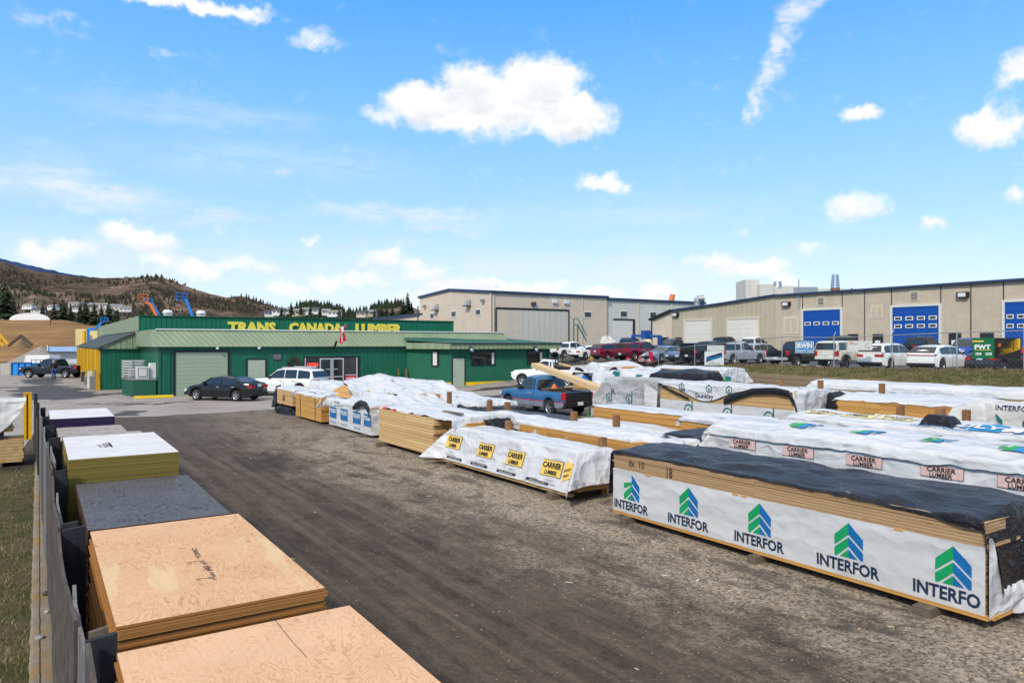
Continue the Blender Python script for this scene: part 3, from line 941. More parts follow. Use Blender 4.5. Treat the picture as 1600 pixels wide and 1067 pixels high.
# brown embankment with the soil field on the left
mb = MB()
def emb(a, b):
    u = -330 + 620 * a
    topv = 500 + 9 * sstep(95, 150, u) + 6 * sstep(150, 230, u)
    Z = 150 + 90 * b
    top = CAM_H + 240 * (HYP - topv) / FPX
    z = -.4 + (top + .4) * b ** .8 + .35 * fbm(u * .03, b * 4) * math.sin(math.pi * b)
    q = GZ(u, HYP, Z); return Vector((q.x, q.y, z))
mb.grid(emb, 90, 24, 'field')
mb.grid(lambda a, b: (lambda u, Z: Vector((*GZ(u, HYP, Z).xy, emb(a, 1).z)))(-330 + 620 * a, 240 + 180 * b), 90, 4, 'field')
tag(mb.build('embankment', local=True), kind='structure')

# woods on the slopes: far too many to count
wm = MB(); rt = random.Random(21)
def spike(m, p, h, r, mat, rr):
    k = 5; t0 = rr.uniform(0, 6)
    vs = [(p.x + r * math.cos(t0 + i * 6.283 / k) * rr.uniform(.7, 1.2), p.y + r * math.sin(t0 + i * 6.283 / k) * rr.uniform(.7, 1.2), p.z + h * rr.uniform(.05, .2)) for i in range(k)] + [(p.x + rr.uniform(-.1, .1) * r, p.y, p.z + h)]
    m.add(vs, [(i, (i + 1) % k, k) for i in range(k)], mat)
for k in range(8000):
    a, b = rt.random(), .02 + .8 * rt.random() ** .8
    p = hillf(a, b)
    d = fbm(p.x * .006, p.y * .006, 2)
    if d < -.02 + .25 * sstep(.55, .8, b) * (1 if rt.random() < .6 else 0): continue
    h = rt.uniform(4, 9.5)
    spike(wm, p, h, h * .24, 'needles' if rt.random() < .5 - .3 * (fbm(p.x * .003, p.y * .003, 8) > 0) else 'needles_brown', rt)
for k in range(700):
    p = hill2(rt.random(), .1 + .7 * rt.random())
    if fbm(p.x * .004, p.y * .004, 4) < .05: continue
    h = rt.uniform(8, 15); spike(wm, p, h, h * .2, 'needles_brown', rt)
for k in range(2600):
    p = hill3(rt.random(), .05 + .74 * rt.random() ** .7)
    if fbm(p.x * .012, p.y * .012, 4) < -.1: continue
    h = rt.uniform(4, 8); spike(wm, p, h, h * .24, 'needles', rt)
tag(wm.build('forest', local=True), kind='stuff')

# single conifers that stand out
def conifer(p, h, r, seed):
    rr = random.Random(seed)
    t = thing('conifer', None, 'tree', p)
    m = MB(); m.tube(p, p + Vector((0, 0, h * .9)), h * .022, 'bark', h * .006, n=6); m.build('trunk', t)
    m = MB()
    lev = 15
    for i in range(lev):
        f = i / lev; z = h * (.12 + .86 * f); rad = r * (1 - f) ** .85 + .05
        nb = 9 if f < .7 else 6
        for j in range(nb):
            th = rr.uniform(0, 6.283); L = rad * rr.uniform(.65, 1.15); dz = -L * rr.uniform(.15, .5)
            d = Vector((math.cos(th), math.sin(th), 0)); s_ = Vector((-d.y, d.x, 0)) * L * .32
            b = p + Vector((0, 0, z + rr.uniform(-.3, .3) * h / lev))
            e = b + d * L + Vector((0, 0, dz)); mid = b + d * L * .55 + Vector((0, 0, dz * .4))
            m.add([b, mid + s_, e, mid - s_, b + Vector((0, 0, h * .05))], [(0, 1, 2), (0, 2, 3), (4, 1, 2), (4, 2, 3)], 'needles')
    m.build('crown', t)
    return t
protos = [conifer(GZ(91, 520, 300), 12, 3.4, 1), conifer(GZ(105, 520, 310), 13, 4.2, 2), conifer(GZ(124, 518, 300), 11, 3.6, 3)]
spots = [(84, 512, 300, .95), (98, 514, 310, 1.05), (110, 512, 315, 1.0), (125, 512, 300, .98), (134, 513, 320, 1.05), (147, 512, 300, 1.0), (158, 510, 330, .9), (170, 509, 340, .95), (183, 509, 350, .8), (66, 508, 330, .9), (8, 503, 330, 1.5), (20, 503, 340, 1.1),
         (630, 494, 420, .95), (637, 494, 420, 1.12), (643, 496, 425, .85), (604, 494, 430, .6), (596, 494, 430, .5), (585, 495, 430, .5), (613, 494, 430, .6), (530, 496, 440, .5), (485, 492, 430, .6), (470, 492, 430, .6), (455, 493, 430, .65), (440, 494, 430, .6), (500, 494, 430, .55)]
lab = ['dark conifer standing beyond the brown embankment on the left', 'dark conifer on the low wooded rise behind the store roof']
for i, (u, v, Z, k) in enumerate(spots):
    l = lab[0] if u < 300 else lab[1]
    p = GZ(u, v, Z)
    o = protos[i % 3] if i < 3 else copy_tree(protos[i % 3])
    o.location = p; o.scale = (k, k, k); o['label'] = l; o['group'] = 'conifers beyond the embankment' if u < 300 else 'conifers on the rise behind the store'

# ------------------------------------------------------------------ houses on the far slope
rh = random.Random(4)
def house(p, w, d, h, rz, wallm, roofm, label, grp):
    t = thing('house', label, 'house', p, rz, grp)
    m = MB(); m.box(-w / 2, w / 2, -d / 2, d / 2, -1, h, wallm); m.build('wall', t, local=True)
    m = MB()
    m.prism([(-w / 2 - .5, -d / 2 - .5, h), (-w / 2 - .5, d / 2 + .5, h), (-w / 2 - .5, 0, h + d * .3)], (w + 1, 0, 0), roofm); m.build('roof', t, local=True)
    m = MB()
    for k in (-.3, .05, .3): m.box(w * k - .7, w * k + .7, -d / 2 - .05, -d / 2 + .1, h * .4, h * .75, 'dark_window')
    m.build('windows', t, local=True)
    return t
hcol = ['off_white', 'white_paint', 'beige_trim', 'clad_tan', 'off_white']
for i, (u, v, Z) in enumerate([(60, 487, 640), (84, 481, 720), (118, 478, 760), (131, 477, 770), (146, 478, 740), (159, 480, 700), (171, 480, 700), (182, 482, 690), (163, 488, 560), (120, 484, 650), (196, 484, 680), (46, 480, 760), (140, 483, 650)]):
    p = GZ(u, v + 2, Z)
    house(p, rh.uniform(8, 12), 7, rh.uniform(2.4, 3.6), -HEAD + rh.uniform(-.4, .4), hcol[i % 5], ['dark_grey', 'mid_grey', 'gravel_pile'][i % 3], 'small pale house among trees on the lower hillside at left', 'houses on the left hillside')
for i, (u, v, Z) in enumerate([(436, 490, 470), (452, 488, 480), (467, 491, 460), (493, 488, 470), (508, 490, 480), (523, 492, 460), (566, 493, 470), (580, 492, 480), (478, 489, 470), (421, 492, 480)]):
    p = GZ(u, v + 1, Z)
    house(p, rh.uniform(5.5, 8), 5, rh.uniform(1.8, 2.6), -HEAD + rh.uniform(-.4, .4), hcol[(i + 1) % 5], ['dark_grey', 'mid_grey', 'gravel_pile'][i % 3], 'small house on the wooded rise behind the store roof sign', 'houses on the rise behind the store')

# white dome hall
dm = thing('dome_hall', 'white arched fabric hall standing on top of the brown embankment', 'hall', GZ(46, 501, 250))
m = MB(); c0 = GZ(46, 501, 250); ax = Vector((CS, -SN, 0)); fw = Vector((SN, CS, 0))
c0d = Vector((c0.x, c0.y, 0)).normalized(); W = 63 * 250 / FPX / 2 * 1.02; Hh = 13 * 250 / FPX
m.grid(lambda a, b: c0 + ax * (-W * math.cos(math.pi * a)) + c0d * (b * 25) + Vector((0, 0, Hh * math.sin(math.pi * a) ** .8 - .2)), 24, 4, 'white_paint')
m.poly([c0 + ax * (-W * math.cos(math.pi * k / 24)) + Vector((0, 0, Hh * math.sin(math.pi * k / 24) ** .8 - .2)) for k in range(25)], 'white_paint')
m.build('cover', dm)
# ------------------------------------------------------------------ green store
YM = 51.15
store = thing('store_building', 'long low green metal-clad lumber store with yellow roof lettering', 'store', (6.4, YM, 0))
m = MB()
m.box(6.40, 33.0, YM, 60.39, -.1, 3.25, 'clad_green')          # main body
m.box(3.75, 6.395, 60.4, 95, -.1, 3.0, 'clad_green')           # lean-to body
m.build('wall', store)
m = MB()
A0, A1, A2, A3 = (23.8, YM), (25.62, 47.35), (34.3, 47.0), (34.9, YM + .02)
m.prism([(*A0, -.1), (*A1, -.1), (*A2, -.1), (*A3, -.1)], (0, 0, 3.1), 'stucco_green')
m.build('annex_wall', store)
m = MB()                                                       # yellow base band of the annex
def band(p, q, o):
    p, q = Vector((*p, 0)), Vector((*q, 0)); d = (q - p).normalized(); nrm = Vector((d.y, -d.x, 0)) * o
    m.prism([p + nrm, q + nrm, q, p], (0, 0, .5), 'yellow_kerb')
band(A0, A1, .03); band((A1[0] + 1.12, A1[1] - .045), A2, .03)
m.build('base_band', store)
# mansard
m = MB()
def mans(x0, x1, yf, z0, z1, back, mat='clad_mansard'):
    m.add([(x0, yf - .35, z0), (x1, yf - .35, z0), (x1, yf + back, z1), (x0, yf + back, z1), (x0, yf + back + .4, z0), (x1, yf + back + .4, z0)],
          [(0, 1, 2, 3), (0, 3, 4), (1, 5, 2), (0, 4, 5, 1), (3, 2, 5, 4)], mat)
mans(6.35, 33.0, YM, 3.18, 4.28, .55)
m.prism([(6.0, YM - .3, 3.18), (6.0, YM + .55, 4.28), (6.0, 60.4, 4.28), (6.0, 60.4, 3.18)], (.35, 0, 0), 'clad_mansard')
m.prism([(3.7, 60.2, 3.0), (6.42, 60.2, 4.35), (6.42, 60.2, 3.0)], (0, .18, 0), 'clad_mansard')
m.build('mansard_roof', store)
m = MB()
m.beam((6.3, YM + .52, 4.32), (33.0, YM + .52, 4.32), .16, .07, 'white_paint'); m.build('ridge_flashing', store)
m = MB()
m.poly([(6.4, YM + .6, 4.24), (33, YM + .6, 4.24), (33, 58, 4.24), (6.4, 58, 4.24)], 'roof_dark')
m.prism([(3.55, 60.1, 2.98), (3.55, 60.1, 3.10), (6.5, 60.1, 4.46), (6.5, 60.1, 4.34)], (0, 36, 0), 'roof_dark')
m.build('roof', store)
# sign wall
m = MB()
m.box(6.0, 31.6, 58, 58.3, 4.2, 5.38, 'clad_green_bright')
m.beam((5.98, 58.1, 5.40), (31.62, 58.1, 5.40), .4, .05, 'clad_green')
sw = m.build('sign_wall', store)
m = MB(); m.box(5.95, 6.0, 57.98, 98, 4.3, 5.36, 'clad_mansard'); m.build('side_parapet', store)
m = MB()
for w_, u0, u1 in (('TRANS', 356, 431), ('CANADA', 452, 536), ('LUMBER', 556, 628)):
    xa, xb = GY(u0, 509, 57.9).x, GY(u1, 509, 57.9).x
    vs, _ = text_mesh(w_, 1, .055, 'CENTER'); wd_ = max(v[0] for v in vs) * 2; hh = max(v[1] for v in vs)
    sxx = (xb - xa) / wd_; szz = .80 / hh
    m.text(w_, lambda a, b, xa=xa, xb=xb, sxx=sxx, szz=szz: Vector(((xa + xb) / 2 + a * sxx, 57.86, 4.26 + b * szz)), 'letter_yellow', bold=.055, ext=(0, .13, 0))
m.build('lettering', sw)
# roller door
m = MB(); m.box(7.42, 10.62, YM - .03, YM + .02, 0, 2.82, 'roller_green'); gd = m.build('garage_door', store)
m = MB()
m.box(7.28, 7.42, YM - .06, YM + .02, 0, 2.95, 'trim_black'); m.box(10.62, 10.76, YM - .06, YM + .02, 0, 2.95, 'trim_black'); m.box(7.42, 10.62, YM - .06, YM + .02, 2.82, 2.95, 'trim_black')
m.build('door_frame', gd)
m = MB(); m.box(11.92, 13.08, YM - .03, YM + .02, 0, 2.27, 'door_grey'); d2 = m.build('door', store)
m = MB()
m.box(11.80, 11.92, YM - .05, YM + .02, 0, 2.36, 'trim_black'); m.box(13.08, 13.2, YM - .05, YM + .02, 0, 2.36, 'trim_black'); m.box(11.92, 13.08, YM - .05, YM + .02, 2.27, 2.36, 'trim_black')
m.build('door_frame', d2)
m = MB()
for k in range(4): m.box(13.65, 14.15, YM - .10, YM, 2.30 + k * .085, 2.355 + k * .085, 'mid_grey')
m.box(13.62, 14.18, YM - .06, YM, 2.26, 2.66, 'dark_grey')
m.build('wall_vent', store)
# shop entrance
ent = MB(); ent.box(15.75, 19.95, YM - .05, YM + .02, 0, 2.46, 'trim_black'); eo = ent.build('entrance_frame', store)
def pane(name, x0, x1, z0, z1, parent, y=YM - .055):
    m = MB(); m.box(x0, x1, y - .01, y, z0, z1, 'shop_glass'); return m.build(name, parent)
p1 = pane('pane', 15.95, 16.85, .1, 2.33, eo); pane('pane', 18.78, 19.7, .1, 2.33, eo)
for (a, b) in ((16.9, 17.78), (17.82, 18.70)):
    m = MB()
    m.box(a, a + .09, YM - .1, YM - .05, 0, 2.33, 'alu'); m.box(b - .09, b, YM - .1, YM - .05, 0, 2.33, 'alu')
    m.box(a + .09, b - .09, YM - .1, YM - .05, 2.24, 2.33, 'alu'); m.box(a + .09, b - .09, YM - .1, YM - .05, .95, 1.02, 'alu'); m.box(a + .09, b - .09, YM - .1, YM - .05, 0, .12, 'alu')
    m.box(a + .09, b - .09, YM - .075, YM - .06, .12, 2.24, 'shop_glass')
    m.box((b - .42) if a < 17 else a + .1, (b - .1) if a < 17 else a + .42, YM - .14, YM - .1, 1.5, 1.56, 'alu')
    m.build('door', eo)
m = MB(); m.box(17.15, 17.38, YM - .085, YM - .076, 1.0, 1.32, 'white_paint'); m.build('notice', eo)
m = MB()
m.box(15.82, 15.9, YM - .09, YM - .05, 0, 2.36, 'alu'); m.box(19.66, 19.74, YM - .09, YM - .05, 0, 2.36, 'beige_trim'); m.box(18.8, 19.66, YM - .09, YM - .05, 1.05, 1.12, 'alu')
m.build('mullion', eo)
m = MB()
m.text('OPEN', lambda a, b: Vector((16.38 + a, YM - .09, 1.78 + b)), 'neon_red', .31, .02, ext=(0, .02, 0)); m.build('neon_sign', eo)
m = MB(); m.box(18.83, 19.64, YM - .08, YM - .066, .66, 1.03, 'makita_red'); m.text('makita', lambda a, b: Vector((19.23 + a, YM - .084, .76 + b)), 'white_paint', .27, .02); m.build('window_sign', eo)
# annex door, windows, fascia, roof
dA = Vector((A2[0] - A1[0], A2[1] - A1[1], 0)).normalized(); nA = Vector((dA.y, -dA.x, 0))
def on_annex(x, o, z):
    t = (x - A1[0]) / dA.x
    return Vector((A1[0], A1[1], 0)) + dA * t + nA * o + Vector((0, 0, z))
def abox(m, x0, x1, o0, o1, z0, z1, mat):
    m.prism([on_annex(x0, o1, z0), on_annex(x1, o1, z0), on_annex(x1, o0, z0), on_annex(x0, o0, z0)], (0, 0, z1 - z0), mat)
m = MB(); abox(m, 25.72, 26.68, 0, .03, 0, 2.3, 'door_grey'); d3 = m.build('door', store)
m = MB(); abox(m, 25.64, 25.72, 0, .05, 0, 2.38, 'trim_black'); abox(m, 26.68, 26.76, 0, .05, 0, 2.38, 'trim_black'); abox(m, 25.72, 26.68, 0, .05, 2.3, 2.38, 'trim_black'); m.build('door_frame', d3)
m = MB(); abox(m, 25.8, 25.88, .03, .08, 1.0, 1.08, 'alu'); abox(m, 25.8, 25.86, .03, .06, 1.2, 1.28, 'alu'); m.build('handle', d3)
for (x0, x1) in ((27.25, 29.35), (32.2, 33.75)):
    m = MB(); abox(m, x0, x1, 0, .05, 1.72, 2.82, 'trim_black'); w = m.build('window', store)
    m = MB(); abox(m, x0 + .09, x1 - .09, .05, .06, 1.81, 2.73, 'shop_glass'); m.build('pane', w)
    m = MB(); abox(m, x1 - .34, x1 - .14, .06, .065, 1.83, 2.7, 'off_white'); m.build('blind', w)
sA = Vector((A1[0] - A0[0], A1[1] - A0[1], 0)); sl_ = sA.length; sA.normalize(); nS = Vector((sA.y, -sA.x, 0))
def sbox(m, t0, t1, o0, o1, z0, z1, mat):
    b = Vector((*A0, 0))
    m.prism([b + sA * t0 + nS * o1 + Vector((0, 0, z0)), b + sA * t1 + nS * o1 + Vector((0, 0, z0)), b + sA * t1 + nS * o0 + Vector((0, 0, z0)), b + sA * t0 + nS * o0 + Vector((0, 0, z0))], (0, 0, z1 - z0), mat)
m = MB(); sbox(m, sl_ * .56, sl_ * .73, 0, .05, 1.65, 2.85, 'trim_black'); w = m.build('window', store)
m = MB(); sbox(m, sl_ * .60, sl_ * .69, .05, .06, 1.75, 2.75, 'off_white'); m.build('pane', w)
m = MB()
b0 = Vector((A0[0] - .25, A0[1] - .3, 0)); b1 = Vector((A1[0] - .35, A1[1] - .55, 0)); b2 = Vector((A2[0] + .75, A2[1] - .55, 0)); b3 = Vector((A3[0] + .75, YM, 0))
for (p, q) in ((b0, b1), (b1, b2), (b2, b3)):
    d = (q - p).normalized(); nn = Vector((-d.y, d.x, 0)) * .12
    m.prism([p + Vector((0, 0, 2.98)), q + Vector((0, 0, 2.98)), q + nn + Vector((0, 0, 2.98)), p + nn + Vector((0, 0, 2.98))], (0, 0, .46), 'clad_mansard')
m.build('fascia', store)
m = MB()
m.add([b0 + Vector((0, 0, 3.62)), b1 + Vector((-.1, -.1, 3.44)), b2 + Vector((.1, -.1, 3.44)), b3 + Vector((.1, 0, 3.62)), b0 + Vector((0, .4, 3.85)), b3 + Vector((-3, .4, 3.85))], [(0, 1, 2, 3), (0, 3, 5, 4)], 'roof_green')
m.add([b1 + Vector((-.1, -.1, 3.44)), b2 + Vector((.1, -.1, 3.44)), b2 + Vector((.1, -.1, 3.36)), b1 + Vector((-.1, -.1, 3.36))], [(0, 3, 2, 1)], 'trim_black')
m.build('annex_roof', store)
for x in (26.9, 32.6):
    m = MB(); q = on_annex(x, .62, 2.94)
    m.box(q.x - .12, q.x + .12, q.y - .1, q.y + .1, q.z, q.z + .24, 'dark_grey'); m.tube(q + Vector((0, -.1, .02)), q + Vector((0, -.24, -.06)), .09, 'lamp_clear', .12); m.build('flood_lamp', store)
for x in (9.9, 12.6):
    m = MB(); m.box(x - .08, x + .08, YM - .38, YM - .28, 3.02, 3.16, 'white_paint'); m.build('eave_lamp', store)
m = MB(); m.tube(on_annex(34.2, .3, 2.95), on_annex(34.2, .05, 2.6), .05, 'trim_black'); m.tube(on_annex(34.2, .05, 2.6), on_annex(34.2, .05, .6), .05, 'trim_black'); m.build('downpipe', store)
m = MB()
m.beam((7.0, YM - .05, 0), (7.0, YM - .05, 3.1), .12, .05, 'clad_green'); m.beam((6.46, YM - .05, 0), (6.46, YM - .05, 3.1), .14, .05, 'stucco_green'); m.build('corner_trim', store)
# yellow bay posts of the lean-to
for k, y in enumerate([60.5, 62.2, 65.5, 67.3, 70.5, 72.8, 76.5, 78.5, 82, 84.5, 87.5, 91]):
    m = MB(); m.box(3.45, 3.75, y, y + (.28 if k % 2 else .9), 0, 2.95, 'yellow_paint'); m.build('bay_post', store)
for y, h, mt, l in ((61.5, 1.0, 'mid_grey', 'grey bucket stack leaning at the nearest yellow bay post'), (63.8, 1.25, 'white_paint', 'white roll standing between the nearest yellow bay posts'), (64.6, .8, 'off_white', 'short off-white roll beside the taller white one at the yellow bay'), (69, .7, 'pebble', 'brownish carton in the middle of the yellow bay row'), (74.5, .9, 'dark_grey', 'dark carton near the far end of the yellow bay row')):
    m = MB(); m.box(3.15, 3.44, y, y + .5, 0, h, mt); m.box(3.17, 3.42, y + .02, y + .48, h + .002, h + .03, 'off_white'); tag(m.build('carton', bevel=.03), l, 'carton')
m = MB(); m.prism([(3.28, 60.05, 0), (3.44, 60.05, 0), (3.47, 60.2, 1.5), (3.37, 60.2, 1.5)], (0, .12, 0), 'mid_grey'); tag(m.build('leaning_board'), 'grey board leaning at the green corner of the lean-to', 'board')
for i, (u, v, h, r) in enumerate([(175, 512, .9, .10), (186, 520, .6, .08), (195, 506, 1.5, .14), (164, 516, .9, .06)]):
    p = GX(u, v, 8.0 if i != 2 else 9.0); m = MB(); m.tube(p - Vector((0, 0, 1.5)), p, r, 'galvanised'); m.build('vent_pipe', store)
m = MB(); p = GY(653, 505, 70); m.tube(Vector((p.x, 70, 3)), GY(653, 478, 70), .07, 'dark_grey'); m.build('mast', store)

# wall wreath, flag, stakes, kerb stops, planter box
t = thing('wreath', 'round dark twig wreath hanging on the green wall beside the shop entrance', 'wreath', (15.2, YM - .1, 2.1))
m = MB(); c = GY(459, 567, YM - .12); rr = random.Random(2)
for k in range(160):
    a = rr.uniform(0, 6.28); r0 = rr.uniform(.1, .42); b = a + rr.uniform(-.5, .9)
    m.tube(c + Vector((math.cos(a) * r0, rr.uniform(-.08, .08), math.sin(a) * r0)), c + Vector((math.cos(b) * (r0 + .12), rr.uniform(-.12, .05), math.sin(b) * (r0 + .12))), .014, 'bark', n=4, caps=False)
m.build('twigs', t)
t = thing('flag', 'red and white national flag drooping from an angled pole over the shop entrance', 'flag', (17.6, YM - .4, 3))
m = MB(); q0 = GY(521, 546, YM - .35); q1 = GY(526, 533, YM - .9); q2 = GY(540, 506, YM - 1.6)
m.tube(q0, q1, .075, 'trim_black'); m.tube(q1, q2, .022, 'alu'); m.build('pole', t)
m = MB()
e = q2
for col_, a0, a1 in (('red', 0, .27), ('white_paint', .27, .73), ('red', .73, 1)):
    m.grid(lambda a, b, a0=a0, a1=a1: e + Vector((-.02 - .50 * (1 - (a0 + (a1 - a0) * a)) * (1 - .35 * b) + .08 * math.sin(b * 5 + a * 2), -.05 + .07 * math.sin(9 * (a0 + (a1 - a0) * a) + b * 2), -.05 - 1.15 * b - .25 * (1 - (a0 + (a1 - a0) * a)))), 4, 8, col_)
leaf = [(0, .5), (.1, .25), (.3, .3), (.25, .05), (.42, -.05), (.12, -.22), (.05, -.45), (-.05, -.45), (-.12, -.22), (-.42, -.05), (-.25, .05), (-.3, .3), (-.1, .25)]
lc = e + Vector((-.24, -.16, -.75))
m.poly([lc + Vector((a * .26, 0, b * .36)) for a, b in leaf], 'red')
m.build('cloth', t)
for i, (u, v) in enumerate([(622, 575), (634, 576)]):
    p = GY(u, v, YM - .25); m = MB(); m.beam((p.x, YM - .5, 0), p, .07 + .05 * i, .05, 'wood_post')
    tag(m.build('timber_stake'), ['thin stake leaning on the green wall left of the annex', 'thicker brown stake leaning in the corner where the annex meets the wall'][i], 'stake', 'stakes leaning on the green wall')
for i, (x0, x1) in enumerate([(4.9, 7.1), (7.95, 9.6)]):
    m = MB(); y = 49.85; m.prism([(x0, y - .10, 0.01), (x0, y - .07, .17), (x0, y + .07, .17), (x0, y + .10, 0.01)], (x1 - x0, 0, 0), 'yellow_kerb')
    tag(m.build('parking_stop', bevel=.015), ['yellow concrete wheel stop in front of the green display box', 'yellow concrete wheel stop at the nose of the black sedan'][i], 'wheel stop', 'yellow wheel stops')
m = MB()
m.prism([(4.62, 54.2, 0), (5.0, 51.7, 0), (6.3, 51.35, 0), (6.35, 54.2, 0)], (0, 0, 1.05), 'green_box')
m.prism([(4.58, 54.2, 1.053), (4.97, 51.64, 1.053), (6.33, 51.3, 1.053), (6.38, 54.2, 1.053)], (0, 0, .08), 'mid_grey')
tag(m.build('display_box'), 'low dark green box beside the garage door carrying white trays', 'box')
def tray(p, k, lbl):
    t = thing('tray_stack', lbl, 'trays', p, group='white trays on the green box')
    for i in range(k):
        m = MB(); z = p[2] + i * .17
        m.add([(p[0] - .26, p[1] - .26, z), (p[0] + .26, p[1] - .26, z), (p[0] + .26, p[1] + .26, z), (p[0] - .26, p[1] + .26, z),
               (p[0] - .36, p[1] - .36, z + .12), (p[0] + .36, p[1] - .36, z + .12), (p[0] + .36, p[1] + .36, z + .12), (p[0] - .36, p[1] + .36, z + .12)],
              [(0, 3, 2, 1), (0, 1, 5, 4), (1, 2, 6, 5), (2, 3, 7, 6), (3, 0, 4, 7), (4, 5, 6, 7)], 'white_paint'); m.build('tray', t)
tray((4.88, 53.7, 1.14), 7, 'tall stack of white trays at the left end of the green box')
tray((5.55, 53.75, 1.14), 7, 'tall stack of white trays in the middle of the green box')
tray((5.15, 52.9, 1.14), 4, 'shorter stack of white trays at the front of the green box')
m = MB(); m.box(5.22, 5.95, 51.75, 52.3, 1.14, 1.9, 'off_white'); m.box(5.3, 5.87, 51.73, 51.75, 1.24, 1.82, 'mid_grey'); m.box(5.36, 5.81, 51.715, 51.73, 1.3, 1.76, 'off_white')
tag(m.build('white_crate', bevel=.02), 'square white crate with a recessed front on the green box', 'crate')
m = MB(); m.box(6.0, 6.38, 51.9, 52.6, 1.14, 2.12, 'white_paint'); m.box(6.38, 6.7, 52.0, 52.6, 1.14, 2.0, 'off_white')
tag(m.build('white_crate', bevel=.02), 'tall white crate at the garage end of the green box', 'crate')

# ------------------------------------------------------------------ beige hangar
hg = thing('hangar_building', 'large beige metal hangar with a wide pale sliding door', 'hangar', (60.3, 98, LOT))
HX, HY_ = 60.3, 98.0
HE = GY(948, 466, HY_).x
m = MB()
m.poly([(HX, HY_, LOT), (HX, HY_, 11.4), (HX, 112, 12.6), (HX, 124, 11.9), (HX, 124, LOT)], 'clad_beige')
m.poly([(HX, HY_, LOT), (HE, HY_, LOT), (HE, HY_, 11.4), (HX, HY_, 11.4)], 'clad_beige')
m.poly([(HE, HY_, LOT), (HE, 124, LOT), (HE, 124, 11.9), (HE, 112, 12.6), (HE, HY_, 11.4)], 'clad_beige')
m.build('wall', hg)
m = MB()
m.prism([(HX - .3, HY_ - .3, 11.38), (HX - .3, HY_ - .3, 11.8), (HX - .3, 112, 13.0), (HX - .3, 112, 12.6)], (HE - HX + .6, 0, 0), 'roof_navy')
m.prism([(HX - .3, 112, 12.6), (HX - .3, 112, 13.0), (HX - .3, 124.3, 12.3), (HX - .3, 124.3, 11.9)], (HE - HX + .6, 0, 0), 'roof_navy')
m.build('roof', hg)
da, db_ = GY(775.5, 483, HY_), GY(887, 486, HY_)
m = MB(); m.box(da.x, db_.x, HY_ - .12, HY_ + .02, LOT, da.z, 'clad_hangar'); hd = m.build('sliding_door', hg)
m = MB(); m.box(da.x - .2, db_.x + .2, HY_ - .2, HY_ - .1, da.z, da.z + .3, 'trim_black'); m.box(da.x - .2, da.x, HY_ - .2, HY_, LOT, da.z, 'dark_grey'); m.box(db_.x, db_.x + .2, HY_ - .2, HY_, LOT, da.z, 'dark_grey'); m.build('door_frame', hd)
xa, xb = GY(776, 500, HY_).x, GY(793, 500, HY_).x
m = MB(); m.box(xa, xb, HY_ - .14, HY_ - .121, LOT, da.z - .1, 'clad_beige'); xa, xb = GY(803, 500, HY_).x, GY(811, 500, HY_).x; m.box(xa, xb, HY_ - .14, HY_ - .121, LOT, da.z - .1, 'clad_beige'); m.build('beige_leaf', hd)
def win_y(parent, u0, u1, v0, v1, y, trim='off_white'):
    a, b = GY(u0, v1, y), GY(u1, v0, y)
    m = MB(); m.box(a.x - .2, b.x + .2, y - .08, y + .02, a.z - .2, b.z + .2, trim); w = m.build('window', parent)
    m = MB(); m.box(a.x, b.x, y - .1, y - .081, a.z, b.z, 'dark_window'); m.build('pane', w)
def win_x(parent, u0, u1, v0, v1, x, trim='off_white'):
    a, b = GX(u0, v1, x), GX(u1, v0, x)
    m = MB(); m.box(x - .08, x + .02, b.y - .2, a.y + .2, a.z - .2, b.z + .2, trim); w = m.build('window', parent)
    m = MB(); m.box(x - .1, x - .081, b.y, a.y, a.z, b.z, 'dark_window'); m.build('pane', w)
for q in ((673, 678, 490, 497), (706, 712.5, 487, 494.5), (744, 751, 484, 491.5)): win_x(hg, *q, HX)
win_y(hg, 913, 923, 488, 495, HY_)
for (u, v) in ((683, 480), (733, 473)):
    p = GX(u, v, HX); m = MB()
    m.prism([(HX, p.y - .6, p.z + .6), (HX - .9, p.y - .6, p.z - .5), (HX, p.y - .6, p.z - .5)], (0, 1.2, 0), 'galvanised'); m.box(HX - 1.0, HX, p.y - .7, p.y + .7, p.z - .62, p.z - .5, 'dark_grey'); m.build('wall_hood', hg)
for (u, v) in ((665, 478.5), (756, 469.5)):
    p = GX(u, v, HX); m = MB(); m.box(HX - .5, HX, p.y - .3, p.y + .3, p.z - .25, p.z + .2, 'mid_grey'); m.build('wall_lamp', hg)
for (u, v, c_) in ((833, 475, 'dark_grey'), (866, 471, 'lamp_clear'), (884, 472, 'lamp_clear')):
    p = GY(u, v, HY_); m = MB(); m.box(p.x - .4, p.x + .4, HY_ - .4, HY_, p.z - .3, p.z + .3, c_); m.build('wall_lamp', hg)
p = GY(771, 500, HY_); m = MB(); m.tube((p.x, HY_ - .1, LOT), (p.x, HY_ - .1, 11.3), .1, 'beige_trim'); m.tube((p.x - .6, HY_ - .1, LOT), (p.x - .6, HY_ - .1, 11.3), .13, 'beige_trim'); m.build('downpipe', hg)
p = GY(909, 500, HY_); m = MB(); m.tube((p.x, HY_ - .1, LOT), (p.x, HY_ - .1, 11.3), .1, 'beige_trim'); m.build('downpipe', hg)
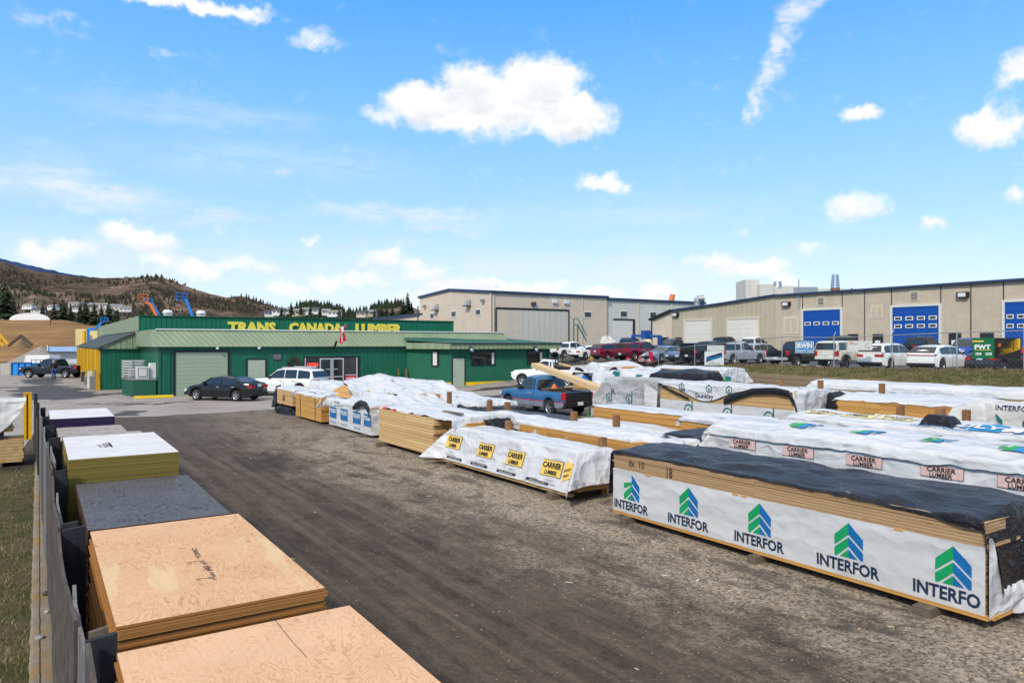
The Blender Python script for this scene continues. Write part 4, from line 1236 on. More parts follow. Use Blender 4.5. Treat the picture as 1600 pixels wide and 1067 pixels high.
# warehouse stair on wheels
st = thing('rolling_stairs', 'tall green rolling warehouse stairs standing before the beige hangar', 'stairs', GZ(903, 533, 118))
m = MB(); a = GZ(897, 507, 118); b = GZ(903, 507, 118); c = GZ(917, 533, 117); d = GZ(897, 534, 118)
for o in (0, 1.0):
    ov = Vector((SN, CS, 0)) * o
    m.tube(a + ov, d + ov, .06, 'logo_teal', n=5); m.tube(b + ov, c + ov, .06, 'logo_teal', n=5); m.tube(a + ov, b + ov, .06, 'logo_teal', n=5)
    m.tube(a + ov + Vector((0, 0, 1)), b + ov + Vector((0, 0, 1)), .05, 'logo_teal', n=5); m.tube(b + ov + Vector((0, 0, 1)), c + ov + Vector((0, 0, .9)), .05, 'logo_teal', n=5)
    m.tube(b + ov, GZ(903, 534, 118) + ov, .06, 'logo_teal', n=5); m.tube(a + ov, a + ov + Vector((0, 0, 1)), .05, 'logo_teal', n=5)
m.build('rail_frame', st)
m = MB()
for k in range(9):
    p = b.lerp(c, k / 8.5); m.beam(p, p + Vector((SN, CS, 0)), .3, .05, 'logo_teal')
m.build('steps', st)

# grey hall joined at its right
gh = thing('grey_hall', 'light grey metal hall with a white roller door right of the beige hangar', 'hall', (HE + 2, HY_ + 1, LOT))
GE = GY(1100, 480, HY_ + .6).x
zt = GY(948, 469, HY_ + .6).z
m = MB(); m.box(HE + .3, GE, HY_ + .6, HY_ + 26, LOT, zt, 'clad_grey'); m.build('wall', gh)
m = MB(); m.box(HE + .2, GE + .3, HY_ + .3, HY_ + 26, zt, zt + .45, 'roof_navy'); m.build('roof', gh)
a, b = GY(959, 500, HY_ + .6), GY(988, 500, HY_ + .6)
m = MB(); m.box(a.x, b.x, HY_ + .5, HY_ + .62, LOT, a.z, 'roller_white'); rd = m.build('roller_door', gh)
m = MB(); m.box(a.x - .2, b.x + .5, HY_ + .42, HY_ + .5, a.z, a.z + .25, 'trim_black'); m.box(b.x, b.x + .5, HY_ + .42, HY_ + .62, LOT, a.z, 'trim_black'); m.build('door_frame', rd)
win_y(gh, 969.5, 979, 487, 494.5, HY_ + .6); win_y(gh, 1015.5, 1024.5, 488.5, 495.5, HY_ + .6)
for u in (997, 1049):
    p = GY(u, 500, HY_ + .6); m = MB(); m.tube((p.x, HY_ + .5, LOT), (p.x, HY_ + .5, zt), .1, 'beige_trim'); m.build('downpipe', gh)
# roof vent with a hooked cowl
p = GZ(1089, 484, 112); vt = thing('roof_vent', 'hooked galvanised vent pipe rising behind the tan workshop roof', 'vent', p)
m = MB(); q = p + Vector((0, 0, 1.2)); m.tube(p - Vector((0, 0, 2.5)), q, .42, 'galvanised', n=12); m.tube(q, q + Vector((.15, 0, .5)), .42, 'galvanised', .5, n=12); m.tube(q + Vector((.1, 0, .5)), q + Vector((CS * 1.1, -SN * 1.1, .55)), .5, 'galvanised', .55, n=12); m.build('pipe', vt)
p = GZ(1048, 480, 150); fl = thing('wind_tube', 'orange fabric wind tube sticking up behind the grey hall roof', 'wind tube', p)
m = MB(); m.tube(p - Vector((0, 0, 2)), p + Vector((.1, 0, 1.2)), .5, 'orange', .6); m.tube(p + Vector((.1, 0, 1.2)), p + Vector((.6, 0, 2.6)), .6, 'orange', .5); m.build('tube', fl)
m = MB(); a = GZ(590, 500, 115); b = GZ(660, 490, 122)
bh = thing('back_shed', 'pinkish beige shed roof edge between the store sign and the hangar', 'shed', (b.x, b.y, LOT))
pts = [GZ(585, 500.5, 128), GZ(656, 492.5, 126), GZ(656, 545, 126), GZ(585, 545, 128)]
m.prism(pts, (3, 8, 0), 'clad_beige'); m.build('wall', bh)
m = MB(); m.beam(pts[0] + Vector((-.3, -.3, .2)), pts[1] + Vector((.3, -.3, .2)), .6, .35, 'roof_navy'); m.build('roof', bh)

# ------------------------------------------------------------------ tan workshop on the right
WX = 65.4
ws_ = thing('workshop_building', 'long tan workshop with white and blue overhead doors behind the parked cars', 'workshop', (WX, 50, LOT))
pr = [(1050, 486.5), (1120, 477), (1212, 463), (1400, 453), (1600, 442), (1760, 433)]
P3 = [GX(u, v, WX) for u, v in pr]
m = MB()
m.poly([P3[0], P3[1], P3[2], Vector((WX, P3[2].y, LOT)), Vector((WX, P3[0].y, LOT))], 'clad_tan')
m.poly([P3[0], Vector((WX, P3[0].y, LOT)), Vector((WX + 25, P3[0].y, LOT)), P3[0] + Vector((25, 0, 0))], 'clad_tan')
m.build('clad_wall', ws_)
m = MB()
zc = P3[2].z - .02
m.poly([P3[2], Vector((WX, P3[-1].y, zc)), Vector((WX, P3[-1].y, LOT)), Vector((WX, P3[2].y, LOT))], 'concrete_panel')
m.build('concrete_wall', ws_)
m = MB()
for a, b in ((P3[0], P3[1]), (P3[1], P3[2])):
    m.beam(a + Vector((-.1, 0, .12)), b + Vector((-.1, 0, .12)), .4, .2, 'roof_navy')
m.beam(Vector((WX - .12, P3[2].y, zc + .1)), Vector((WX - .12, P3[-1].y, zc + .1)), .4, .2, 'roof_navy')
m.poly([P3[0] + Vector((0, 0, .1)), P3[2] + Vector((0, 0, .1)), P3[2] + Vector((25, 0, .1)), P3[0] + Vector((25, 0, .1))], 'roof_navy')
m.poly([Vector((WX, P3[2].y, zc)), Vector((WX, P3[-1].y, zc)), Vector((WX + 25, P3[-1].y, zc)), Vector((WX + 25, P3[2].y, zc))], 'roof_dark')
m.build('roof', ws_)
# lean-to
m = MB(); L0, L1 = GX(1020, 499.5, WX - .05), GX(1050, 487, WX - .05)
m.poly([L0, L1, Vector((WX - .05, L1.y, LOT)), Vector((WX - .05, L0.y, LOT))], 'clad_beige')
m.poly([L0, Vector((WX - .05, L0.y, LOT)), Vector((WX + 12, L0.y, LOT)), L0 + Vector((12, 0, 0))], 'clad_beige')
m.build('lean_to_wall', ws_)
m = MB(); m.beam(L0 + Vector((-.1, .4, .0)), L1 + Vector((-.1, 0, .15)), .6, .25, 'trim_black'); m.tube(L0 + Vector((-.1, .1, 0)), (WX - .15, L0.y + .1, LOT), .09, 'trim_black'); m.build('lean_to_roof', ws_)
def ohd(u0, u1, vtop, mat, wins, trim, rows_, wmat='white_paint'):
    a, b = GX(u0, vtop, WX), GX(u1, vtop, WX); y1, y0, zt_ = a.y, b.y, (a.z + b.z) / 2
    m = MB(); m.box(WX - .1, WX + .02, y0, y1, LOT, zt_, mat); d = m.build('overhead_door', ws_)
    m = MB(); m.box(WX - .16, WX - .005, y0 - .22, y0, LOT, zt_ + .2, trim); m.box(WX - .16, WX - .005, y1, y1 + .22, LOT, zt_ + .2, trim); m.box(WX - .16, WX - .005, y0, y1, zt_, zt_ + .2, trim); m.build('door_frame', d)
    W_ = y1 - y0
    for zf_ in rows_:
        for k in range(wins):
            yc = y0 + W_ * (.5 + k) / wins
            m = MB(); m.box(WX - .13, WX - .101, yc - W_ * .085, yc + W_ * .085, LOT + zf_ - .17, LOT + zf_ + .17, wmat); m.box(WX - .14, WX - .131, yc - W_ * .062, yc + W_ * .062, LOT + zf_ - .10, LOT + zf_ + .10, 'dark_window'); m.build('window', d)
ohd(1071, 1112, 501, 'roller_white', 3, 'beige_trim', (1.15,)); ohd(1138, 1185, 498.5, 'roller_white', 3, 'beige_trim', (1.15,))
ohd(1256, 1314, 484.5, 'roller_blue', 4, 'off_white', (3.7,)); ohd(1395.5, 1468, 479, 'roller_blue', 4, 'off_white', (3.95, 3.25)); ohd(1571, 1640, 471, 'roller_blue', 4, 'off_white', (3.85, 3.1))
for (u0, u1, v0) in ((1325, 1341, 522), (1364, 1380, 522), (1483, 1502, 520.5), (1532, 1553, 520), (1028, 1045, 527), (1056, 1065, 527)):
    a, b = GX(u0, v0, WX), GX(u1, v0, WX)
    m = MB(); m.box(WX - .08, WX + .02, b.y, a.y, LOT, a.z, 'trim_black'); d = m.build('entrance_door', ws_)
    m = MB(); m.box(WX - .1, WX - .081, (a.y + b.y) / 2 - .25, (a.y + b.y) / 2 + .25, a.z - 1.0, a.z - .6, 'white_paint'); m.box(WX - .1, WX - .081, (a.y + b.y) / 2 - .3, (a.y + b.y) / 2 + .3, a.z - 1.8, a.z - 1.3, 'off_white'); m.build('notice', d)
m = MB()
for u in (1254, 1316, 1351, 1393, 1470, 1517, 1568):
    y = GX(u, 470, WX).y; m.box(WX - .012, WX + .01, y - .05, y + .05, LOT, zc, 'dark_grey')
m.build('panel_joints', ws_)
for (u, v) in ((1283, 470.5), (1429, 462.5)):
    p = GX(u, v, WX); m = MB(); m.box(WX - .06, WX, p.y - .42, p.y + .42, p.z - .45, p.z + .45, 'beige_trim')
    for k in range(5): m.box(WX - .09, WX - .061, p.y - .3, p.y + .3, p.z - .32 + k * .14, p.z - .26 + k * .14, 'dark_grey')
    m.build('louvre_vent', ws_)
for (u, v) in ((1230, 475), (1506, 460.5), (1057, 491.5)):
    p = GX(u, v, WX); m = MB(); m.box(WX - .35, WX, p.y - .45, p.y + .45, p.z - .25, p.z + .22, 'trim_black'); m.box(WX - .40, WX - .351, p.y - .3, p.y + .3, p.z - .18, p.z + .14, 'lamp_clear'); m.build('wall_lamp', ws_)
for (u, v, s_) in ((1236, 508, .9), (1370, 487, .6)):
    p = GX(u, v, WX); m = MB(); m.box(WX - .03, WX, p.y - s_, p.y + s_, p.z - s_, p.z + s_, 'beige_trim')
    m.box(WX - .05, WX - .031, p.y - s_ * .75, p.y - s_ * .1, p.z - s_ * .75, p.z + s_ * .75, 'concrete_panel'); m.box(WX - .05, WX - .031, p.y + s_ * .1, p.y + s_ * .75, p.z - s_ * .75, p.z + s_ * .75, 'concrete_panel'); m.build('wall_patch', ws_)
y = GX(1249, 470, WX).y; m = MB(); m.tube((WX - .1, y, GX(1249, 481, WX).z), (WX - .1, y, GX(1249, 437, WX).z), .06, 'galvanised', n=5); m.build('conduit', ws_)
for (u, v, h) in ((1331, 455, .7), (1523, 446, .8), (1431, 450, .4)):
    p = GX(u, v, WX + .8); m = MB(); m.tube(p - Vector((0, 0, 1)), p + Vector((0, 0, h * .4)), .08, 'dark_grey'); m.build('roof_pipe', ws_)
# rooftop plant behind
ZP = 92
rp_ = thing('rooftop_plant', 'boxy grey ventilation plant with ducts on the roof behind the workshop', 'ventilation plant', GZ(1190, 470, ZP))
m = MB()
def pb_(u0, u1, v0, v1, Z, dep, mat):
    a = [GZ(u0, v1, Z), GZ(u1, v1, Z), GZ(u1, v0, Z), GZ(u0, v0, Z)]
    m.prism(a, (SN * dep, CS * dep, 0), mat)
pb_(1165, 1187, 437, 476, ZP, 4, 'clad_grey'); m.build('housing', rp_); m = MB()
pb_(1187.1, 1208, 444, 476, ZP - 1, 4, 'clad_grey'); m.build('housing', rp_); m = MB()
pb_(1208.1, 1240, 447, 476, ZP - .5, 3, 'clad_grey'); m.build('duct', rp_); m = MB(); pb_(1240.1, 1278, 448.5, 470, ZP + 8, 2, 'galvanised'); m.build('duct', rp_); m = MB(); pb_(1278.1, 1345, 451, 470, ZP + 8, 2, 'clad_grey'); m.build('duct', rp_); m = MB(); pb_(1345.1, 1400, 453.5, 470, ZP + 9, 2, 'galvanised'); m.build('duct', rp_)
m = MB(); p = GZ(1215, 446, ZP); m.tube(p - Vector((0, 0, .3)), p + Vector((0, 0, .5)), .6, 'galvanised', .45, n=12); m.build('fan_cowl', rp_)
m = MB(); a = GZ(1163, 472, ZP - 4); b = GZ(1212, 468, ZP - 4); m.beam(a, b, 1.5, .12, 'galvanised'); m.beam(a + Vector((0, 0, -.9)), b + Vector((0, 0, -.7)), .1, .1, 'galvanised'); m.build('platform', rp_)
ck = thing('exhaust_stack', 'short ribbed metal exhaust stack with a rusty base on the workshop roof', 'exhaust stack', GZ(1305, 457, 84))
m = MB(); p = GZ(1305, 457, 84); m.tube(p - Vector((0, 0, 1.5)), p + Vector((0, 0, .5)), .5, 'wood_post', n=14)
m.build('base', ck); m = MB(); h = 84 / FPX
for k in range(5): m.tube(p + Vector((0, 0, .5 + k * .32)), p + Vector((0, 0, .5 + k * .32 + .3)), .52 - k * .03, 'alloy', .48 - k * .03, n=14)
m.build('flue', ck)
m = MB(); p = GZ(1152, 472, 100); m.tube(p - Vector((0, 0, 1)), p + Vector((0, 0, 1.3)), .12, 'galvanised'); m.tube(p + Vector((.9, 0, -1)), p + Vector((.9, 0, 1.3)), .12, 'galvanised')
tag(m.build('twin_pipes'), 'pair of thin metal flue pipes above the workshop roofline', 'flue')

# ------------------------------------------------------------------ far left yard
def plain(name, label, cat, mbs, group=None):
    return tag(mbs.build(name), label, cat, group)
m = MB(); a = GZ(74, 541, 110); 
sh = thing('metal_shed', 'pale metal shed with a low blue-grey roof behind the dark pickup', 'shed', GZ(76, 568, 110))
q = [GZ(77, 567, 108), GZ(127, 567, 108), GZ(127, 550, 108), GZ(77, 550, 108)]
m.prism(q, (SN * 8, CS * 8, 0), 'shed_siding'); m.build('wall', sh)
m = MB(); r0, r1 = GZ(74, 550, 107), GZ(128, 550, 107); k0, k1 = GZ(74, 541.5, 112), GZ(128, 541.5, 112)
m.add([r0, r1, k1, k0, r0 + Vector((SN * 10, CS * 10, 0)), r1 + Vector((SN * 10, CS * 10, 0))], [(0, 1, 2, 3), (3, 2, 5, 4), (0, 3, 4), (1, 5, 2)], 'shed_roof'); m.beam(r0, r1, .12, .16, 'roof_navy'); m.beam(r0, k0, .1, .5, 'off_white'); m.build('roof', sh)
tr_ = thing('box_trailer', 'low white enclosed trailer parked behind the dark pickup', 'trailer', GZ(56, 572, 100))
m = MB(); q = [GZ(37, 569, 99), GZ(77, 569, 99), GZ(77, 555, 99), GZ(40, 555, 99)]; m.prism(q, (SN * 2.4, CS * 2.4, 0), 'white_paint'); m.build('body', tr_)
for u in (50, 58):
    m = MB(); p = GZ(u, 571, 98.8); p.z = .32; m.tube(p, p + Vector((SN * .25, CS * .25, 0)), .32, 'rubber', n=14); m.build('wheel', tr_)
gp = thing('gravel_pile', 'grey conical gravel pile behind the white trailer', 'gravel pile', GZ(62, 560, 130))
def cone(name, t, u, v0, v1, hw, Z, mat):
    m = MB(); c = GZ(u, HYP, Z); top = GZ(u, v0, Z).z; r = hw * Z / FPX
    m.grid(lambda a, b: Vector((c.x + math.cos(a * 6.283) * r * (1 - b) * (1 + .08 * fbm(a * 5, b * 3)), c.y + math.sin(a * 6.283) * r * (1 - b), top * b * (1 + .05 * fbm(a * 6, 2)))), 28, 8, mat); m.build(name, t)
cone('heap', gp, 64, 540, 565, 45, 128, 'gravel_pile')
sp = thing('soil_pile', 'brown triangular soil pile at the foot of the embankment', 'soil pile', GZ(34, 540, 160)); cone('heap', sp, 34, 526, 545, 22, 165, 'soil_pile')
cv = thing('conveyor', 'dark inverted-V conveyor frame standing over the brown soil pile', 'conveyor', GZ(34, 540, 158))
m = MB(); m.beam(GZ(13, 540, 160), GZ(33, 524.5, 160), .5, .5, 'bark'); m.beam(GZ(33, 524.5, 160), GZ(50, 539, 160), .5, .5, 'bark'); m.build('frame', cv)
yc = thing('yellow_conveyor', 'yellow steel conveyor sloping down at the left edge behind the yard', 'conveyor', GZ(5, 540, 150))
m = MB(); m.beam(GZ(-20, 500, 150), GZ(13, 538, 150), .35, .35, 'yellow_paint'); m.beam(GZ(-22, 512, 150), GZ(6, 541, 150), .35, .35, 'yellow_paint')
for k in range(6):
    m.beam(GZ(-18 + k * 5, 503 + k * 6, 150), GZ(-18 + k * 4.4, 516 + k * 4.6, 150), .15, .15, 'yellow_paint')
m.build('frame', yc)
tk = thing('cream_tanks', 'cream coloured storage bins behind the dark lean-to roof', 'storage bin', GZ(132, 540, 125))
m = MB(); q = [GZ(118, 545, 124), GZ(134, 545, 124), GZ(134, 514, 124), GZ(118, 514, 124)]; m.prism(q, (SN * 3, CS * 3, 0), 'tank_cream'); m.build('bin', tk)
m = MB(); q = [GZ(135, 545, 122), GZ(152, 545, 122), GZ(152, 517, 122), GZ(135, 517, 122)]; m.prism(q, (SN * 3, CS * 3, 0), 'tank_cream'); m.build('bin', tk)
m = MB(); m.tube(GZ(132, 517, 121), GZ(132, 545, 121), .3, 'yellow_paint'); m.build('pipe', tk)
bn = thing('waste_bin', 'bright blue steel waste bin at the left edge behind the pickup nose', 'waste bin', GZ(32, 586, 78))
m = MB(); b0_ = GZ(18, 586, 77); b1_ = GZ(50, 586, 77)
m.prism([b0_, b1_, b1_ + Vector((0, 0, 1.25)), b0_ + Vector((0, 0, 1.25))], (SN * 1.8, CS * 1.8, 0), 'bin_blue'); m.build('body', bn)
m = MB(); m.beam(b0_ + Vector((0, 0, 1.3)), b1_ + Vector((0, 0, 1.3)), .12, .12, 'rack_blue')
for k in (0.02, .35, .65, .98): q = b0_.lerp(b1_, k); m.beam(q - Vector((SN, CS, 0)) * .06, q - Vector((SN, CS, 0)) * .06 + Vector((0, 0, 1.25)), .1, .1, 'rack_blue')
m.build('rim', bn)
m = MB(); q0 = GZ(10, 586, 79); m.box(q0.x - .5, q0.x + .3, q0.y - .5, q0.y + .5, 0, 1.1, 'beige_trim'); plain('pallet_box', 'small beige pallet box left of the blue waste bin', 'box', m)
rk = thing('pipe_rack', 'thin grey pipe rack standing behind the dark pickup windscreen', 'rack', GZ(62, 570, 92))
m = MB()
for u in (49, 56, 63): m.tube(GZ(u, 561, 92), GZ(u, 575, 92), .05, 'mid_grey', n=5)
m.tube(GZ(49, 562, 92), GZ(70, 562, 92), .05, 'mid_grey', n=5); m.tube(GZ(49, 568, 92), GZ(70, 568, 92), .05, 'mid_grey', n=5); m.build('frame', rk)
# boom lifts behind the store
def boom(name, label, pts, cols, basket, Z):
    t = thing('boom_lift', label, 'boom lift', Vector((*GZ(pts[0][0], HYP, Z).xy, 0)), group='boom lifts behind the store')
    m = MB(); q = [GZ(u, v, Z) for u, v in pts]; g0 = Vector((q[0].x, q[0].y, 0))
    m.box(g0.x - 1.2, g0.x + 1.2, g0.y - 1.8, g0.y + 1.8, .5, 1.6, cols[0]); m.build('chassis', t)
    for sx_ in (-1, 1):
        for sy_ in (-1, 1):
            m = MB(); c = g0 + Vector((sx_ * 1.2, sy_ * 1.3, .5)); m.tube(c - Vector((.2, 0, 0)), c + Vector((.2, 0, 0)), .5, 'rubber', n=12); m.build('wheel', t)
    m = MB(); m.beam(g0 + Vector((0, 0, 1.6)), q[0], .36, .36, cols[0]); m.build('turret', t)
    for i, (a, b) in enumerate(zip(q, q[1:])):
        m = MB(); m.beam(a, b, .36 - .06 * i, .36 - .06 * i, cols[i % len(cols)]); m.build('boom', t)
    e = q[-1]; m = MB(); w, h = basket
    for dz in (0, h * .5, h):
        for (a, b) in (((-w, -.5), (w, -.5)), ((w, -.5), (w, .5)), ((w, .5), (-w, .5)), ((-w, .5), (-w, -.5))):
            m.beam(e + Vector((a[0], a[1], dz)), e + Vector((b[0], b[1], dz)), .06, .06, cols[-1])
    for a in ((-w, -.5), (w, -.5), (w, .5), (-w, .5), (0, -.5)): m.beam(e + Vector((a[0], a[1], 0)), e + Vector((a[0], a[1], h)), .06, .06, cols[-1])
    m.box(e.x - w, e.x + w, e.y - .5, e.y + .5, e.z - .1, e.z, 'mid_grey'); m.build('basket', t)
boom('b', 'boom lift with orange and blue arm sections and an orange basket', [(246, 496), (236, 476), (223, 470)], ('orange', 'orange', 'orange'), (.7, 1.0), 115)
boom('b', 'boom lift with a steep blue arm rising left of the orange one', [(251, 497), (238, 474), (232, 473)], ('lift_blue', 'lift_blue'), (.5, .7), 118)
boom('b', 'boom lift with a tall blue arm and pale blue basket, rightmost of the lifts', [(302, 497), (291, 468), (284, 469)], ('lift_blue', 'lift_blue'), (.8, 1.1), 115)
boom('b', 'low folded blue boom lift left of the store parapet', [(138, 515), (149, 514), (159, 504), (163, 502)], ('lift_blue', 'lift_blue', 'lift_blue'), (.5, .6), 112)
for i, (u, v) in enumerate([(262, 489), (314, 490)]):
    p = GY(u, v, 66); ac = thing('roof_fan', ['white roof fan unit left on the store roof behind the sign', 'white roof fan unit right on the store roof behind the sign'][i], 'roof fan', Vector((p.x, 66, 4.3)), group='roof fans behind the sign')
    m = MB(); m.box(p.x - .3, p.x + .3, 65.7, 66.3, 4.25, p.z, 'off_white'); m.build('housing', ac); m = MB(); m.tube((p.x, 66, p.z), (p.x, 66, p.z + .25), .42, 'white_paint', .3, n=12); m.build('cowl', ac)
# utility poles and wires
def pole(u, vb, vt, Z, label, arm=True):
    t = thing('utility_pole', label, 'utility pole', GZ(u, vb, Z))
    m = MB(); m.tube(GZ(u, vb, Z), GZ(u, vt, Z), .16, 'bark', .11); m.build('post', t)
    if arm:
        p = GZ(u, vt + 1.5, Z); m = MB(); m.beam(p - Vector((CS, -SN, 0)) * 1.1, p + Vector((CS, -SN, 0)) * 1.1, .12, .12, 'bark'); m.build('crossarm', t)
pole(79, 520, 484, 220, 'slim utility pole right of the white dome hall'); pole(530, 498, 474, 260, 'utility pole on the rise behind the store letters'); pole(607, 498, 482, 250, 'utility pole left of the beige hangar'); pole(467, 498, 488, 250, 'short utility pole behind the word on the store sign')
def wire(name, label, a, b, sag):
    m = MB(); pts = []
    for k in range(13):
        f = k / 12; p = a.lerp(b, f); pts.append(p - Vector((0, 0, sag * 4 * f * (1 - f))))
    m.path(pts, .035, 'dark_grey', 4); tag(m.build(name), label, 'wire', 'overhead wires')
wire('overhead_wire', 'thin overhead wire running past the white dome hall', GZ(-60, 491, 220), GZ(79, 487, 220), .5)
wire('overhead_wire', 'thin overhead wire from the dome hall pole towards the store sign', GZ(79, 486, 220), GZ(467, 489, 250), 1.2)
wire('overhead_wire', 'thin overhead wire rising from the store sign to the right pole', GZ(300, 494, 220), GZ(530, 476, 260), 1)
wire('overhead_wire', 'thin overhead wire between the two poles behind the store', GZ(530, 476, 260), GZ(607, 483, 250), .6)
# bare shrub by the embankment
bs = thing('bare_shrub', 'leafless brown shrub in front of the embankment', 'shrub', GZ(92, 544, 140)); m = MB(); rr = random.Random(9); c = GZ(92, 543, 140); c.z = 0
for k in range(60):
    a = rr.uniform(-1, 1); h = rr.uniform(1.5, 3.2); m.tube(c + Vector((a * .2, 0, 0)), c + Vector((a * 1.7, rr.uniform(-1, 1), h)), .03, 'bark', .012, n=3, caps=False)
m.build('branches', bs)
# ------------------------------------------------------------------ plywood row and board fence
def sheets(m, x0, x1, y0, y1, z0, z1, th, mat, jit, seed, run=1):
    rr = random.Random(seed); z = z0; k = 0; dx = dy = 0
    while z < z1 - 1e-4:
        if k % run == 0:
            dx, dy = rr.uniform(-jit, jit), rr.uniform(-jit, jit)
        e = min(z + th, z1)
        m.box(x0 + dx, x1 + dx, y0 + dy, y1 + dy, z, e - .0015, mat)
        z += th; k += 1
def plystack(label, x0, x1, y0, y1, zt, top, edg, seed, jit=.008, th=.018, run=1, stamp=None, topth=.018):
    t = thing('plywood_stack', label, 'plywood stack', ((x0 + x1) / 2, (y0 + y1) / 2, 0), group='plywood stacks along the board fence')
    m = MB(); sheets(m, x0, x1, y0, y1, .12, zt - topth - .001, th, edg, jit, seed, run); m.build('sheets', t)
    m = MB()
    e_ = MB()
    m.add([(x0, y0, zt), (x1, y0, zt), (x1, y1, zt), (x0, y1, zt), (x0, y0, zt - topth), (x1, y0, zt - topth), (x1, y1, zt - topth), (x0, y1, zt - topth)], [(0, 1, 2, 3)], top)
    m.add([(x0, y0, zt), (x1, y0, zt), (x1, y1, zt), (x0, y1, zt), (x0, y0, zt - topth), (x1, y0, zt - topth), (x1, y1, zt - topth), (x0, y1, zt - topth)], [(0, 4, 5, 1), (1, 5, 6, 2), (2, 6, 7, 3), (3, 7, 4, 0), (4, 7, 6, 5)], edg)
    if stamp: stamp(m)
    m.build('top_sheet', t)
    m = MB()
    for y in (y0 + .3, (y0 + y1) / 2, y1 - .3): m.box(x0 + .05, x1 - .05, y - .05, y + .05, 0, .118, 'wood_dunnage')
    m.build('bunk', t)
    return t
def crack(m):
    pts = [G(866 / 2.667 + 100, 720 + 645 / 2.667, 1.8415), G(100 + 950 / 2.667, 720 + 750 / 2.667, 1.8415), G(100 + 1010 / 2.667, 720 + 815 / 2.667, 1.8415)]
    for a, b in zip(pts, pts[1:]):
        d = (b - a).normalized(); n_ = Vector((-d.y, d.x, 0)) * .0016
        m.poly([a + n_, b + n_, b - n_, a - n_], 'ink')
plystack('nearest plywood stack, pale pink fir top sheet with wide flowing grain', .33, 1.55, 1.55, 4.14, 1.84, 'ply_fir_wide', 'edge_fir', 3, .012, stamp=crack)
def stamp1(m):
    z = 1.7815
    def at(u, v): return G(260 + u / 13.34, 840 + v / 13.34, z)
    def lines(txt, u0, v0, u1, v1, h, dens=1.0):
        a, b = at(u0, v0), at(u1, v1); d = (b - a); L = d.length; d.normalize(); n_ = Vector((-d.y, d.x, 0))
        vs, _ = text_mesh(txt, 1, .01, 'LEFT'); w = max(q[0] for q in vs); s_ = L / w
        m.text(txt, lambda p, q: a + d * p * s_ + n_ * q * h, 'ink', 1, .01, 'LEFT')
    lines('CANPLY', 430, 330, 330 + 110, 520 - 190 + 0, .0, 1) if False else None
    lines('CANADA', 520, 215, 620, 420, .055); lines('EXTERIOR', 690, 500, 800, 560, .04)
    lines('DFP', 760, 590, 800, 690, .05); lines('19.0 mm', 800, 590, 960, 820, .05); lines('5/8', 830, 830, 1010, 870, .03)
    for (u0, v0, u1, v1) in ((410, 512, 800, 468), (610, 858, 990, 818), (640, 440, 700, 430)):
        a, b = at(u0, v0), at(u1, v1); d = (b - a).normalized(); n_ = Vector((-d.y, d.x, 0)) * .004
        m.poly([a + n_, b + n_, b - n_, a - n_], 'ink')
    for (u0, v0, u1, v1) in ((430, 550, 480, 545), (490, 555, 535, 545), (600, 535, 635, 528), (625, 885, 720, 880), (260, 230, 400, 215), (290, 300, 360, 290)):
        lines('DFIR', u0, v0, u1, v1, .022)
plystack('orange fir plywood stack with pale grain patches and a small black ink stamp on top', .37, 1.59, 4.70, 7.20, 1.78, 'ply_fir', 'edge_fir', 4, .016, stamp=stamp1)
plystack('plywood stack with a dark blue-black weathered top sheet', .37, 1.59, 7.52, 10.05, 1.72, 'ply_black', 'edge_dark', 5, .008)
def stamp2(m):
    z = 2.0015
    def at(u, v): return G(60 + u / 6.667, 600 + v / 6.667, z)
    for (txt, u0, v0, u1, v1, h) in (('OSB', 690, 610, 720, 650, .09), ('1R24', 655, 620, 690, 660, .06), ('2F16', 610, 630, 640, 660, .05)):
        a, b = at(u0, v0), at(u1, v1); d = (b - a); L = d.length; d.normalize(); n_ = Vector((-d.y, d.x, 0))
        vs, _ = text_mesh(txt, 1, .02, 'LEFT'); w = max(q[0] for q in vs)
        m.text(txt, lambda p, q: a + d * p * L / w + n_ * q * h, 'ink', 1, .02, 'LEFT')
    a, b = at(730, 608), at(770, 655); d = (b - a).normalized(); n_ = Vector((-d.y, d.x, 0)) * .012
    m.poly([a + n_, b + n_, b - n_, a - n_], 'ink')
plystack('sheathing stack with a chalky white top sheet and mustard yellow edges', .30, 1.52, 10.2, 12.68, 2.0, 'ply_white', 'edge_ochre', 6, .004, .0115, 3, stamp=stamp2)
plystack('worn mottled grey-brown sheathing stack just behind the mustard edged one', .36, 1.62, 12.95, 15.4, 1.74, 'ply_worn', 'edge_grey', 7, .012)
plystack('worn mottled grey-brown sheathing stack next to the purple edged one', .31, 1.50, 15.5, 18.0, 1.62, 'ply_worn', 'edge_grey', 8, .012)
plystack('farthest sheathing stack with a white top sheet and purple edges', .20, 1.42, 18.35, 20.8, 1.78, 'ply_white', 'edge_purple', 9, .003, .012, 4)

